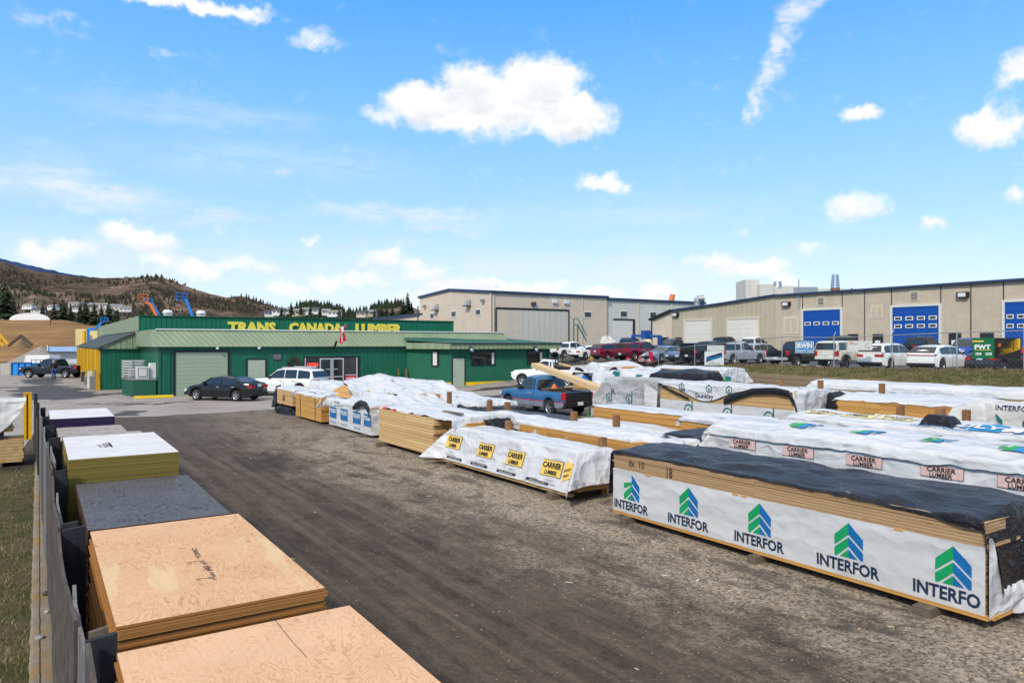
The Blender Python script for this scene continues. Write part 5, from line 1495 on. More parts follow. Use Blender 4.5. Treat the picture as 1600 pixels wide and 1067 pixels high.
fn = thing('board_fence', 'crooked fence of weathered grey planks and dark boards beside the plywood row', 'fence', (.18, 12, 0))
rf = random.Random(12)
def plank(p0, p1, z0, zt0, zt1, th, mat, lean=0.0, name='plank'):
    m = MB(); p0, p1 = Vector(p0), Vector(p1); d = (p1 - p0); L = d.length; d.normalize(); nx = Vector((d.y, -d.x, 0))
    n = max(2, int(L / .25)); vs = []
    for i in range(n + 1):
        f = i / n; b = p0 + d * L * f + nx * .012 * math.sin(f * 5 + L)
        zt = zt0 + (zt1 - zt0) * f + .018 * fbm(f * 4 + L, 3.3)
        for o, z in ((0, z0), (th, z0), (th + lean, zt), (lean, zt)):
            vs.append(b + nx * o + Vector((0, 0, z)))
    fs = []
    for i in range(n):
        for k in range(4):
            fs.append((4 * i + k, 4 * i + (k + 1) % 4, 4 * i + 4 + (k + 1) % 4, 4 * i + 4 + k))
    fs += [(3, 2, 1, 0), (4 * n, 4 * n + 1, 4 * n + 2, 4 * n + 3)]
    m.add(vs, fs, mat); return m.build(name, fn)
def divider(y, x0, x1, zt, mat='wood_dark', tilt=0.0, th=.04):
    m = MB(); m.prism([(x0, y, .02), (x1, y + tilt, .02), (x1, y + tilt, zt + .006), (x0, y, zt - .01)], (0, th, 0), mat); m.build('board', fn)
divider(1.45, .19, .33, 1.84); divider(4.42, .205, .355, 1.835); divider(4.50, .225, .315, 1.853, 'wood_dunnage', 0, .03); divider(4.75, .22, .35, 1.71, 'wood_grey'); divider(7.33, .17, .345, 1.80); divider(7.42, .165, .29, 1.83, 'wood_dark')
divider(10.08, .14, .285, 1.90); divider(12.78, .115, .27, 1.99); divider(12.9, .12, .28, 1.88); divider(15.42, .10, .24, 1.93); divider(18.15, .05, .18, 1.86); divider(20.85, .0, .14, 1.85)
plank((.195, 1.2, 0), (.19, 4.38, 0), .1, 1.80, 1.83, .025, 'wood_grey')
plank((.172, 5.05, 0), (.128, 7.42, 0), .1, 1.745, 1.76, .022, 'wood_grey', -.004)
plank((.203, 4.55, 0), (.185, 5.6, 0), .1, 1.60, 1.80, .022, 'wood_silver', .004)
plank((.213, 4.62, 0), (.205, 5.3, 0), .1, 1.45, 1.70, .02, 'wood_silver')
plank((.135, 7.5, 0), (.115, 10.15, 0), .1, 1.79, 1.84, .022, 'wood_grey', .0)
plank((.162, 7.6, 0), (.14, 8.7, 0), .1, 1.66, 1.88, .02, 'wood_silver', .01)
plank((.118, 10.1, 0), (.09, 12.75, 0), .1, 1.92, 1.94, .022, 'wood_grey')
plank((.145, 10.3, 0), (.13, 11.2, 0), .1, 1.96, 2.06, .02, 'wood_silver')
plank((.085, 12.8, 0), (.06, 15.4, 0), .1, 1.86, 1.90, .022, 'wood_silver')
plank((.065, 15.4, 0), (.03, 18.2, 0), .1, 1.84, 1.86, .022, 'wood_grey')
plank((.04, 18.2, 0), (.0, 20.9, 0), .1, 1.78, 1.86, .022, 'wood_silver')
plank((-.06, 24.0, 0), (-.12, 27.5, 0), .02, 1.35, 1.45, .03, 'wood_dunnage')
plank((-.02, 22.3, 0), (-.06, 24.2, 0), .02, 1.2, 1.3, .03, 'wood_grey')
for x, y, h in ((-.03, 24.1, 1.75), (-.08, 27.5, 1.8), (.02, 21.6, 1.7)):
    m = MB(); m.box(x - .05, x + .05, y - .05, y + .05, 0, h, 'wood_dark'); m.build('post', fn)

# lumber rack on the left
lr = thing('lumber_pile', 'lumber pile with a white tarp at the left edge behind the yellow post', 'lumber pile', (-2, 24.6, 0))
m = MB(); rr = random.Random(1)
for k in range(7):
    m.box(-5.5, -.36 + rr.uniform(-.03, .02), 24.3, 25.4, .12 + k * .09, .205 + k * .09, 'lumber_pale')
m.build('lower_boards', lr)
m = MB()
for k in range(9): m.box(-5.5, -.62 + rr.uniform(-.02, .03), 24.45, 25.5, .95 + k * .085, 1.03 + k * .085, 'lumber_pale')
m.build('upper_boards', lr)
m = MB()
for x in (-4.5, -2.4, -.9): m.box(x - .06, x + .06, 24.3, 25.5, 0, .115, 'wood_dunnage'); m.box(x - .06, x + .06, 24.3, 25.5, .76, .945, 'wood_dark')
m.build('bearers', lr)
m = MB()
def ltarp(a, b):
    x = -5.6 + 5.3 * a
    fl = .05 * fbm(a * 6, b * 3, 1)
    if b < .5:
        t = 1 - b / .5; drop = t * (1.25 - .85 * sstep(.75, 1, a) - .5 * max(0, a - .86) * 7 * 0) 
        return Vector((x + .12 * t * a - .25 * t * sstep(.9, 1, a), 24.38 - .10 * t - fl, 1.80 - drop * (1.0 if a < .985 else .8) + .02 * fbm(a * 9, 2)))
    t = (b - .5) / .5
    return Vector((x, 24.38 + 1.2 * t, 1.80 + .05 * math.sin(3 * t) + fl * .5))
m.grid(ltarp, 60, 24, 'wrap_aged'); m.build('tarp', lr)
yp = thing('yellow_post', 'yellow painted timber post with a dark groove standing beside the fence end', 'post', GZ(43, 684, 24.5))
p = G(43, 684, .05); p = Vector((p.x, p.y, 0)); m = MB()
m.box(p.x - .12, p.x - .03, p.y - .08, p.y + .08, 0, 1.62, 'yellow_paint'); m.box(p.x + .02, p.x + .12, p.y - .08, p.y + .08, 0, 1.62, 'yellow_paint'); m.box(p.x - .029, p.x + .019, p.y - .05, p.y + .07, 0, 1.56, 'wood_dark'); m.build('timber', yp)
m = MB(); m.box(p.x - .13, p.x + .13, p.y - .09, p.y + .09, 1.62, 1.66, 'yellow_paint'); m.build('cap', yp)
# ------------------------------------------------------------------ lumber field
class Drape:
    """soft sheet laid over a box and hanging down its sides"""
    def __init__(s, x0, x1, y0, y1, zt, hf=.5, hb=.5, hn=.3, hs=.3, flare=.06, amp=.03, fold=.05, seed=0, crown=0.0, rise=None):
        s.x0, s.x1, s.y0, s.y1, s.zt = x0, x1, y0, y1, zt
        s.hf = hf if callable(hf) else (lambda y, h=hf: h)
        s.hb = hb if callable(hb) else (lambda y, h=hb: h)
        s.hn, s.hs, s.flare, s.amp, s.fold, s.seed, s.crown, s.rise = hn, hs, flare, amp, fold, seed, crown, rise
    def at(s, yy, tt, off=0.0):
        dx = max(s.x0 - tt, tt - s.x1, 0); dy = max(s.y0 - yy, yy - s.y1, 0)
        sx = -1 if tt < s.x0 else 1; sy = -1 if yy < s.y0 else 1
        x = min(max(tt, s.x0), s.x1); y = min(max(yy, s.y0), s.y1)
        drop, mn = max(dx, dy), min(dx, dy)
        top = s.zt + s.crown * math.sin(math.pi * min(1, max(0, (x - s.x0) / (s.x1 - s.x0)))) + (s.rise(y, x) if s.rise else 0)
        n1 = fbm(yy * 1.1, tt * 1.5, s.seed, 2); n2 = .5 - 2.2 * abs(fbm(yy * 1.3 + 7 + tt, tt * 1.6, s.seed + 3, 1))
        a = s.amp * (.8 * n1 + .45 * n2)
        r = .05
        z = top - max(0, drop - r * .45) + a * (1 if drop < .04 else .3)
        f_ = s.fold * min(1, drop * 2) * (fbm(yy * 2.6, 0, s.seed + 9) if dx >= dy else fbm(tt * 4, 1, s.seed + 9))
        if dx > 0: x += sx * (s.flare * dx + .012 + off + max(-.008, f_ + a * .5) + .55 * mn)
        if dy > 0: y += sy * (s.flare * dy + .012 + off + max(-.008, f_ + a * .5) + .35 * mn)
        if drop <= .02: z += .012 + off
        return Vector((x, y, max(z, .02)))
    def mesh(s, m, mat, ny=90, nx=34, keep=None):
        Y0, Y1 = s.y0 - s.hn, s.y1 + s.hs
        def f(a, b):
            yy = Y0 + (Y1 - Y0) * a
            lo, hi = s.x0 - s.hf(yy), s.x1 + s.hb(yy)
            return s.at(yy, lo + (hi - lo) * b)
        m.grid(f, ny, nx, mat, keep=keep)
    def front(s, yc, dep, off=.007):     # lettering on the side facing -X, read along -Y
        return lambda a, b: s.at(yc - a, s.x0 - (dep - b), off)
    def top(s, yc, xc, off=.008):
        return lambda a, b: s.at(yc - a, xc + b, off)

def layers(m, x0, x1, y0, y1, z0, z1, th, mat, seed, jx=.004, jy=.03):
    rr = random.Random(seed); z = z0
    while z < z1 - .005:
        e = min(z + th, z1); a, b, c, d = (rr.uniform(-jx, jx), rr.uniform(-jx, jx), rr.uniform(-jy, jy), rr.uniform(-jy, jy))
        m.box(x0 + a, x1 + b, y0 + c, y1 + d, z, e - .003, mat); z += th

def chev(w, h):
    k = h * 1.1 / 1.25
    S_ = lambda L, q: [(q * x * w, (1.25 + y) * k) for x, y in L]
    half = [[(-.5, -.51), (0, 0), (0, -.42), (-.5, -.88)], [(-.5, -.97), (0, -.51), (0, -.84), (-.41, -1.25), (-.5, -1.25)], [(-.31, -1.25), (0, -.94), (0, -1.25)]]
    return [S_(L, 1) for L in half], [S_(L, -1) for L in half]
def cap_chev(w, h):
    green = [[(-.5 * w, .15 * h), (-.42 * w, .8 * h), (-.2 * w, h), (-.05 * w, h), (-.46 * w, .05 * h)], [(-.36 * w, 0), (0, .86 * h), (0, 0)]]
    blue = [[(.02 * w, h), (.2 * w, h), (.5 * w, .7 * h), (.5 * w, .05 * h)], [(0, .85 * h), (.40 * w, -.02 * h), (0, 0)]]
    return green, blue
def d_logo(r):
    ring = []; n = 20
    for k in range(n):
        a, b = 2 * math.pi * k / n, 2 * math.pi * (k + 1) / n
        ring.append([(math.cos(a) * r, math.sin(a) * r), (math.cos(b) * r, math.sin(b) * r), (math.cos(b) * r * .78, math.sin(b) * r * .78), (math.cos(a) * r * .78, math.sin(a) * r * .78)])
    ring += [[(r * .82, -r), (r * 1.04, -r), (r * 1.04, r * 1.75), (r * .82, r * 1.75)], [(-.12 * r, -.5 * r), (0, .5 * r), (.12 * r, -.5 * r)], [(-.3 * r, -.6 * r), (-.22 * r, -.6 * r), (-.05 * r, .35 * r), (-.12 * r, .3 * r)], [(.3 * r, -.6 * r), (.22 * r, -.6 * r), (.05 * r, .35 * r), (.12 * r, .3 * r)]]
    return ring
def bearer(x0, x1, y, z1, label, w=.1, group=None):
    m = MB(); m.box(x0, x1, y - w / 2, y + w / 2, .0, z1 - .004, 'wood_dunnage'); return tag(m.build('bearer_block', bevel=.008), label, 'timber block', group)

# A1: the big wrapped stack in front
t = thing('lumber_stack', 'big front stack in white wrap with green-blue chevron logos and a black tarp', 'lumber stack', (10, 7.4, 0), group='lumber stacks in the front row')
AX0, AX1, AY0, AY1 = 9.38, 10.62, 4.12, 10.72
m = MB(); layers(m, AX0 + .02, AX1, AY0, AY1, .13, .97, .045, 'lumber_weathered', 1, .003, .012); layers(m, AX0, AX1, AY0 - .03, AY1, .975, 1.285, .043, 'lumber_weathered', 2, .006, .03)
m.text('dx  10', lambda a, b: Vector((AX0 - .012, 10.28 - a, 1.08 + b * 1.1)), 'ink', .17, .0, 'LEFT'); m.text('18', lambda a, b: Vector((AX0 - .012, 9.28 - a, 1.02 + b * 1.5)), 'ink', .17, .0, 'LEFT')
m.build('boards', t)
m = MB()
wtop = lambda y: .985 + .012 * fbm(y * 1.2, 2)
def a1w(a, b):
    y = AY0 - .03 + (AY1 + .02 - AY0) * a; z = .175 + (wtop(y) - .175) * b
    return Vector((AX0 - .012 - .012 * abs(fbm(y * .9, z * 3, 1)) - .006 * fbm(y * 5, z * 6, 2), y, z))
m.grid(a1w, 120, 16, 'wrap_flat')
def a1p(yc, zc):
    def f(a, b):
        y, z = yc - a, zc + b
        q = a1w(min(1, max(0, (y - AY0 + .03) / (AY1 + .02 - AY0))), min(1, max(0, (z - .175) / (wtop(y) - .175)))); q.x -= .006; return q
    return f
for i, yc in enumerate([GX(988, 790, AX0).y, GX(1077, 810, AX0).y, GX(1188, 838, AX0).y, GX(1327, 871, AX0).y, GX(1500, 912, AX0).y + .07]):
    g_, b_ = chev(.42, .44)
    if i == 0: g_[0] = [(-.21, .20), (-.21, .30), (-.06, .33), (0, .34), (0, .29)]
    cl = lambda a, b, yc=yc: yc - a < AY1 - .01
    m.flat(g_, a1p(yc, .44), 'logo_green', .2); m.flat(b_, a1p(yc, .44), 'logo_blue', .2)
    m.text('INTERFOR', lambda a, b, f=a1p(yc + .02, .245): f(a * 1.0, b * 1.12), 'ink_navy', .200, .030, cut=lambda a, b, yc=yc: yc + .02 - a * 1.06 < AY1 and yc - a > AY0 - .02)
# near end: crumpled wrap
def a1e(a, b):
    x = AX0 - .012 + 1.28 * a; z = .15 + .95 * b * (1 - .62 * sstep(.05, .28, a))
    c = sstep(.12, .5, a)
    return Vector((x, AY0 - .05 - c * .12 * abs(fbm(a * 2.5, b * 1.5, 4, 1)) - .02 - .05 * c * math.sin(b * 3), z - .10 * c * (1 - b) * fbm(a * 3, 2, 0, 1)))
m.grid(a1e, 40, 24, 'wrap_white')
m.build('wrap', t)
m = MB(); m.box(AX0 - .02, AX0 + .07, AY0 - .06, AY1, .125, .172, 'lumber_orange'); m.box(AX0 + .07, AX1, AY0 - .09, AY0 - .02, .118, .165, 'lumber_orange')
for y in (GX(1150, 830, AX0).y, GX(1013, 732, AX0).y, GX(1163, 764, AX0).y, GX(1405, 813, AX0).y): m.box(AX0 - .02, AX0 + .05, y - .06, y + .06, .96, .985, 'lumber_orange')
m.build('frame', t)
dr = Drape(AX0 - .01, 11.25, AY0, AY1, 1.30, hf=lambda y: .045 + .03 * fbm(y * 1.1, 4) + .10 * sstep(AY0 + 1.0, AY0, y), hb=.5, hn=.95, hs=.85, amp=.065, fold=.08, flare=.10, seed=3, crown=.06, rise=lambda y, x: .03 * fbm(y * .7, x * 2, 5))
m = MB(); dr.mesh(m, 'tarp_black', 150, 44, keep=lambda a, b: not (a < .075 and b < .13)); tag(m.build('black_tarp'), 'long black tarp with white scuffs over the big front stack with chevron logos', 'tarp')
for i, (y, l) in enumerate([(AY1 - .45, 'timber block under the far end of the big chevron-logo stack'), (GX(1185, 880, AX0).y, 'timber block under the middle of the big chevron-logo stack'), (4.75, 'pair of grey timber blocks under the near end of the big chevron-logo stack')]):
    bearer(AX0 - .18, AX1, y, .125, l, .22 if i == 2 else .14, 'timber blocks under the front row')

# A2: white draped stack with yellow logo boards
t = thing('lumber_stack', 'low lumber stack fully draped in white wrap with yellow and black logo boards', 'lumber stack', (10.2, 15.4, 0), group='lumber stacks in the front row')
m = MB(); layers(m, 9.80, 10.66, 12.36, 17.85, .16, .99, .045, 'lumber_fresh', 11); m.build('boards', t)
d2_ = Drape(9.75, 10.70, 12.3, 17.9, 1.06, hf=.88, hb=.5, hn=.72, hs=.95, flare=.36, amp=.025, fold=.035, seed=12, crown=.0)
m = MB(); d2_.mesh(m, 'wrap_white', 120, 44)
for i, (u, v) in enumerate([(708, 694), (757, 704), (804, 708.5), (862, 719.5)]):
    yc = GX(u, v, 9.55).y; f = d2_.front(yc, .40 + .02 * i, .012); k = .42 if i < 3 else .44
    w, h = .36, .32
    sk = lambda a, b, f=f: f(a, b)
    m.flat([[(-w - .012, -h / 2 - .012), (w + .012, -h / 2 - .012), (w + .012, h / 2 + .012), (-w - .012, h / 2 + .012)]], sk, 'bark', .05)
    f2 = d2_.front(yc, .40 + .02 * i, .018); m.flat([[(-w, -h / 2), (w, -h / 2), (w, h / 2), (-w, h / 2)]], f2, 'sign_yellow', .05)
    f3 = d2_.front(yc, .40 + .02 * i, .030)
    m.text('CARRIER', lambda a, b, f=f3: f(a, b + .01), 'ink', .165, .03, sub=.05); m.text('LUMBER', lambda a, b, f=f3: f(a, b - .125), 'ink', .12, .03, sub=.05)
    m.text('a tradition of', lambda a, b, f=f3: f(a, b - .265), 'mid_grey', .06, .004); m.text('innovation and quality', lambda a, b, f=f3: f(a, b - .335), 'mid_grey', .062, .004)
for yc in [17.3, 16.0, 14.7, 13.4]:
    f = d2_.front(yc, .80, .012); m.flat([[(-.42, -.025), (.42, -.025), (.42, .035), (-.42, .035)]], f, 'ink', .12)
    f = d2_.front(yc, .80, .02); m.text('INSTALL DRY SIDE DOWN', lambda a, b, f=f: f(a, b - .015), 'white_paint', .05, .003)
f = lambda a, b: d2_.at(d2_.y0 - .42 + b * .9 - a * .15, d2_.x0 - .18 + a * .9, .02)
f = lambda a, b: d2_.at(d2_.y0 + .0 + .12 - a, d2_.x0 - .45 + b + .3 * a, .014)
m.flat([[(-.12, -.2), (.14, -.16), (.16, .1), (-.05, .24), (-.14, .1)]], f, 'sign_yellow', .08)
f = lambda a, b: d2_.at(d2_.y0 + .12 - a, d2_.x0 - .45 + b + .3 * a, .022)
m.text('RRIER', lambda a, b, f=f: f(a, b), 'ink', .085, .01); m.text('MBER', lambda a, b, f=f: f(a, b - .11), 'ink', .07, .008)
m.build('wrap', t)
m = MB(); m.box(9.46, 9.56, 12.2, 18.6, .13, .19, 'lumber_fresh'); m.build('frame', t)
bearer(9.3, 10.6, 12.75, .155, 'brown square timber block under the near end of the yellow-logo stack', .2, 'timber blocks under the front row'); bearer(9.35, 10.6, 17.5, .155, 'timber block under the far end of the yellow-logo stack', .14, 'timber blocks under the front row')

# A3: bare fresh boards with a torn white sheet
t = thing('lumber_stack', 'bare pale fresh-sawn lumber stack topped by a torn rumpled white sheet', 'lumber stack', (10.2, 20.6, 0), group='lumber stacks in the front row')
m = MB(); layers(m, 9.56, 10.75, 18.75, 22.75, .15, 1.22, .125, 'lumber_pale', 21, .006, .05); m.build('boards', t)
m = MB(); layers(m, 10.0, 11.2, 17.6, 19.5, .25, 1.16, .05, 'lumber_orange', 22); m.build('rear_boards', t)
d3_ = Drape(9.62, 11.6, 17.7, 22.7, 1.27, hf=lambda y: .12 + .10 * fbm(y * .8, 1) + .12 * sstep(22.2, 22.8, y) - .06, hb=.4, hn=.25, hs=.3, amp=.06, fold=.05, seed=22, crown=.07)
m = MB(); d3_.mesh(m, 'wrap_white', 90, 34)
for (y, dd) in ((22.4, .07), (21.6, .10)): m.flat([[(-.2, 0), (.2, .02), (.1, .08), (-.15, .07)]], d3_.front(y, dd, .012), 'makita_red')
m.build('sheet', t)
m = MB(); a, b = G(694, 642.5, 1.36), G(722, 647, 1.36); m.beam(a, b, .12, .05, 'wood_dunnage'); tag(m.build('loose_board'), 'short brown board lying on the torn white sheet', 'board')
m = MB(); fnb = lambda a, b: Vector((10.5 + .9 * a + .05 * fbm(a * 4, b * 4), 17.5 - .35 * b + .1 * fbm(a * 3, b * 5, 3), 1.26 - .75 * b ** 1.3 + .05 * fbm(a * 5, b * 3, 7)))
m.grid(fnb, 24, 20, 'tarp_black'); tag(m.build('black_tarp'), 'black tarp flap hanging off the end of the torn white sheet', 'tarp')
bearer(9.3, 10.7, 22.35, .145, 'timber block under the far end of the bare pale stack', .14, 'timber blocks under the front row'); bearer(9.4, 10.7, 19.0, .145, 'timber block under the near end of the bare pale stack', .14, 'timber blocks under the front row')

# A4: white wrap with blue label squares
t = thing('lumber_stack', 'short white wrapped stack with blue square labels and a black sheet curl', 'lumber stack', (10.5, 26.7, 0), group='lumber stacks in the front row')
m = MB(); layers(m, 10.0, 11.2, 24.5, 28.9, .1, 1.08, .05, 'lumber_orange', 31); m.build('boards', t)
m = MB()
m.grid(lambda a, b: Vector((9.975 - .01 * fbm(a * 8, b * 3), 24.45 + 4.5 * a, .1 + (.86 + .08 * (1 - a)) * b)), 40, 10, 'wrap_flat')
m.grid(lambda a, b: Vector((9.975 + 1.2 * a, 24.44 - .03 * fbm(a * 4, b * 4), .1 + .94 * b)), 16, 10, 'wrap_aged')
for i, yc in enumerate([28.45, 27.2, 25.85, 24.75]):
    f = lambda a, b, yc=yc: Vector((9.955, yc - a, .62 + b)); f2 = lambda a, b, yc=yc: Vector((9.948, yc - a, .62 + b))
    w = .38 if i < 3 else .28
    m.flat([[(-.38, -.22), (w, -.22), (w, .22), (-.38, .22)]], f, 'logo_blue'); m.text('TOLKO', f2, 'white_paint', .21, .04, cut=lambda a, b, w=w: a < w)
    if i < 3: m.text('TOLKO.COM', lambda a, b, f=f: f(a, b - .42), 'logo_blue', .10, .004)
m.build('wrap', t)
dd = Drape(9.98, 11.3, 24.6, 29.3, 1.10, hf=lambda y: .10 + .16 * sstep(26.5, 29, y) + .05 * fbm(y, 1), hb=.4, hn=.15, hs=.3, amp=.06, fold=.05, seed=33, crown=.10)
m = MB(); dd.mesh(m, 'wrap_white', 70, 30)
m.text('W. I. Lumber', lambda a, b: dd.front(27.9, .11, .012)(a, b), 'ink', .12, .006)
m.build('sheet', t)
m = MB(); pts = [(25.9, .98), (25.6, 1.12), (25.2, 1.22), (24.8, 1.20), (24.55, 1.05), (24.45, .75)]
def curl(a, b):
    k = min(4, int(a * 5)); f = a * 5 - k; y = pts[k][0] * (1 - f) + pts[k + 1][0] * f; z = pts[k][1] * (1 - f) + pts[k + 1][1] * f
    th = b * 2 * math.pi; r = .09 * math.sin(math.pi * min(1, a + .12)) ** .5 + .02
    return Vector((9.88 + r * math.cos(th), y + r * .3 * math.sin(th), z + r * math.sin(th)))
m.grid(curl, 30, 12, 'tarp_black'); tag(m.build('black_sheet_curl'), 'curled black sheet edge folded over the blue-label stack', 'tarp')
bearer(9.75, 11.1, 25.0, .1, 'grey timber block under the near end of the blue-label stack', .16, 'timber blocks under the front row')

# A5, A6
t = thing('lumber_stack', 'unwrapped orange lumber stack between the blue-label stack and the crate', 'lumber stack', (10.4, 31.4, 0), group='lumber stacks in the front row')
m = MB(); layers(m, 9.9, 11.1, 29.75, 33.3, .1, 1.12, .155, 'lumber_orange', 41, .005, .03); m.build('boards', t)
m = MB()
for y in (30.5, 32.6): m.box(9.88, 9.899, y - .02, y + .02, .1, 1.12, 'dark_grey')
m.build('straps', t)
dd = Drape(9.92, 11.3, 29.8, 33.4, 1.15, hf=lambda y: .10 + .06 * fbm(y * 1.3, 3) + .35 * sstep(30.3, 29.6, y), hb=.4, hn=.45, hs=.2, amp=.07, fold=.06, seed=43, crown=.12)
m = MB(); dd.mesh(m, 'wrap_white', 60, 30); m.text('WELDWOOD  HERCULES', lambda a, b: dd.top(31.4, 10.15, .012)(a, b), 'ink', .17, .008, sub=.1); m.build('sheet', t)
t = thing('lumber_crate', 'small bundle of lumber with black numerals at the far end of the front row', 'lumber bundle', (10.4, 35.6, 0))
m = MB(); layers(m, 9.95, 11.2, 34.0, 36.6, .45, 1.15, .10, 'lumber_fresh', 45, .004, .02)
m.text('61', lambda a, b: Vector((9.935, 35.4 - a, .62 + b)), 'ink', .4, .03); m.build('boards', t)
dd = Drape(9.97, 11.3, 34.0, 36.7, 1.17, hf=.06, hb=.4, hn=.2, hs=.1, amp=.06, fold=.05, seed=46, crown=.08)
m = MB(); dd.mesh(m, 'wrap_white', 40, 24); m.build('sheet', t)
def lump(name, label, cat, c, sx, sy, sz, mat, seed, base=0.0, amp=.3, ridges=0):
    m = MB()
    def f(a, b):
        th, ph = a * 2 * math.pi, b * math.pi * .5
        k = 1 + amp * fbm(math.cos(th) * 1.3 + seed, math.sin(th) * 1.3, b * 1.5) + amp * .35 * fbm(math.cos(th) * 5 + seed, math.sin(th) * 5, b * 4)
        r = math.cos(ph) ** .7
        return Vector((c[0] + math.cos(th) * r * sx * k, c[1] + math.sin(th) * r * sy * k, base + sz * math.sin(ph) * k))
    m.grid(f, 48, 18, mat); return tag(m.build(name), label, cat)
lump('black_tarp', 'crumpled black plastic under the numbered lumber bundle', 'tarp', (10.4, 35.2), .75, 1.2, .42, 'tarp_black', 3)
lump('black_bag', 'black plastic bag hanging at the far end of the numbered lumber bundle', 'bag', (10.3, 37.2), .42, .5, .95, 'tarp_black', 5, .2)

# ---- heaps of white sheet behind A4 and A5
def heap(name, label, x0, x1, y0, y1, zfn, mat, seed, marks=None, amp=.05, n=(70, 40), zmin=.05, edge_=.22):
    m = MB()
    def f(a, b):
        y = y0 + (y1 - y0) * a; x = x0 + (x1 - x0) * b
        e = min(min(a, 1 - a) * (y1 - y0), min(b, 1 - b) * (x1 - x0))
        w = sstep(0, edge_ + .08 * fbm(y * 1.5, x * 1.5, seed), e)
        z = zfn(x, y)
        cr = abs(fbm(x * .9 + .7 * y, y * .6 - .3 * x, seed + 2, 1)); cr2 = abs(fbm(x * 2.1 - y, y * 1.3 + x, seed + 5, 1))
        v1 = noise.voronoi(Vector((x * .75 + .2 * fbm(x, y, seed, 1), y * .45 + .2 * x, seed)))[0][0]; v2 = noise.voronoi(Vector((x * 1.9, y * 1.2 - .4 * x, seed + 4)))[0][0]
        z += amp * (.8 * fbm(x * 1.0, y * .8, seed, 2) + 1.5 * (.25 - cr) + 2.0 * (v1 - .45) + .8 * (v2 - .45))
        zz = zmin + (z - zmin) * w
        return Vector((x + .15 * fbm(y * 1.2, 1, seed) * (1 - w), y + .15 * fbm(x * 1.2, 2, seed) * (1 - w), zz))
    m.grid(f, n[0], n[1], mat)
    P_ = lambda x, y, o=.02: f((y - y0) / (y1 - y0), (x - x0) / (x1 - x0)) + Vector((0, 0, o))
    if mat == 'wrap_white':
        rq = random.Random(int(seed)); 
        for k in range(max(4, int((x1 - x0) * (y1 - y0) * .55))):
            xc, yc = rq.uniform(x0 + .3, x1 - .3), rq.uniform(y0 + .3, y1 - .3); w_, h_, t_ = rq.uniform(.06, .28), rq.uniform(.012, .05), rq.uniform(-.6, .6)
            pl = [(-w_, -h_), (w_ * .6, -h_ * .6), (w_, h_ * .5), (-w_ * .2, h_)]
            m.flat([[(a_ * math.cos(t_) - b_ * math.sin(t_), a_ * math.sin(t_) + b_ * math.cos(t_)) for a_, b_ in pl]], lambda a_, b_: P_(xc + b_, yc - a_, .018), rq.choice(['ink', 'ink', 'mid_grey', 'ink_navy', 'wrap_grey', 'wrap_grey']), .1)
    if marks: marks(m, lambda x, y, o=.02: f((y - y0) / (y1 - y0), (x - x0) / (x1 - x0)) + Vector((0, 0, o)))
    return tag(m.build(name), label, 'tarp')
def peak(px, py, h, r): return lambda x, y: h * math.exp(-((x - px) ** 2 + (y - py) ** 2 * .5) / (r * r))
pk = [peak(15.2, 35.8, .45, 1.3), peak(13.5, 31.5, .25, 1.2), peak(16.6, 32.5, .35, 1.0), peak(12.4, 36.2, .2, 1.5)]
t = thing('lumber_stack', 'low lumber stack mostly hidden under the white sheets in the second row', 'lumber stack', (12.4, 30, 0)); m = MB(); layers(m, 11.9, 13.2, 25.8, 36.5, .1, 1.05, .05, 'lumber_orange', 51); m.build('boards', t)
t = thing('lumber_stack', 'low lumber stack hidden under the peaked white sheets in the third row', 'lumber stack', (14.6, 32, 0)); m = MB(); layers(m, 14.0, 15.3, 29.2, 37.3, .1, 1.1, .05, 'lumber_orange', 52); m.build('boards', t)
def mk1(m, P):
    def bl(xc, yc, w, h, mat): m.flat([[(-w, -h), (w, -h), (w, h), (-w, h)]], lambda a, b: P(xc + b, yc - a, .015), mat, .1)
    bl(12.3, 30.3, .35, .12, 'sign_cream'); m.text('CARRIER', lambda a, b: P(12.24 + b, 30.3 - a, .028), 'ink', .14, .01, sub=.1)
    bl(12.5, 28.7, .35, .12, 'sign_cream'); m.text('LUMBER', lambda a, b: P(12.45 + b, 28.7 - a, .028), 'ink', .14, .01, sub=.1)
    for (x, y) in ((12.1, 27.3), (12.6, 34.2)): bl(x, y, .3, .05, 'ink')
heap('white_sheet', 'rumpled white sheet with cream logo patches in the second row', 11.5, 13.9, 25.0, 37.0, lambda x, y: 1.25 + sum(p(x, y) for p in pk) - .25 * sstep(27, 25.2, y), 'wrap_white', 61, mk1, .09, (110, 44))
heap('white_sheet', 'tall peaked white sheet beside the stakes near the shop wall', 13.7, 17.2, 29.8, 38.2, lambda x, y: 1.25 + sum(p(x, y) for p in pk) - .15 * sstep(31.5, 30, y), 'wrap_white', 62, None, .10, (90, 50))
heap('white_sheet', 'flat low white sheet ending in a dark flap near the brown stakes', 15.0, 17.4, 25.6, 30.4, lambda x, y: .95 + .15 * sstep(28, 30, y), 'wrap_white', 63, None, .05, (60, 30))
heap('black_tarp', 'dark tarp edge under the flat low white sheet', 14.9, 17.3, 24.9, 27.5, lambda x, y: .75, 'tarp_black', 64, None, .05, (40, 30))
m = MB(); p0, p1 = G(535, 614, 1.25), G(522, 606, 1.45); m.prism([G(524, 618, 1.2), G(541, 622, 1.2), G(534, 603, 1.45), G(521, 609, 1.35)], (.25, .05, .02), 'lumber_orange'); tag(m.build('orange_board_end'), 'tilted orange board end poking up between the white sheets', 'board')

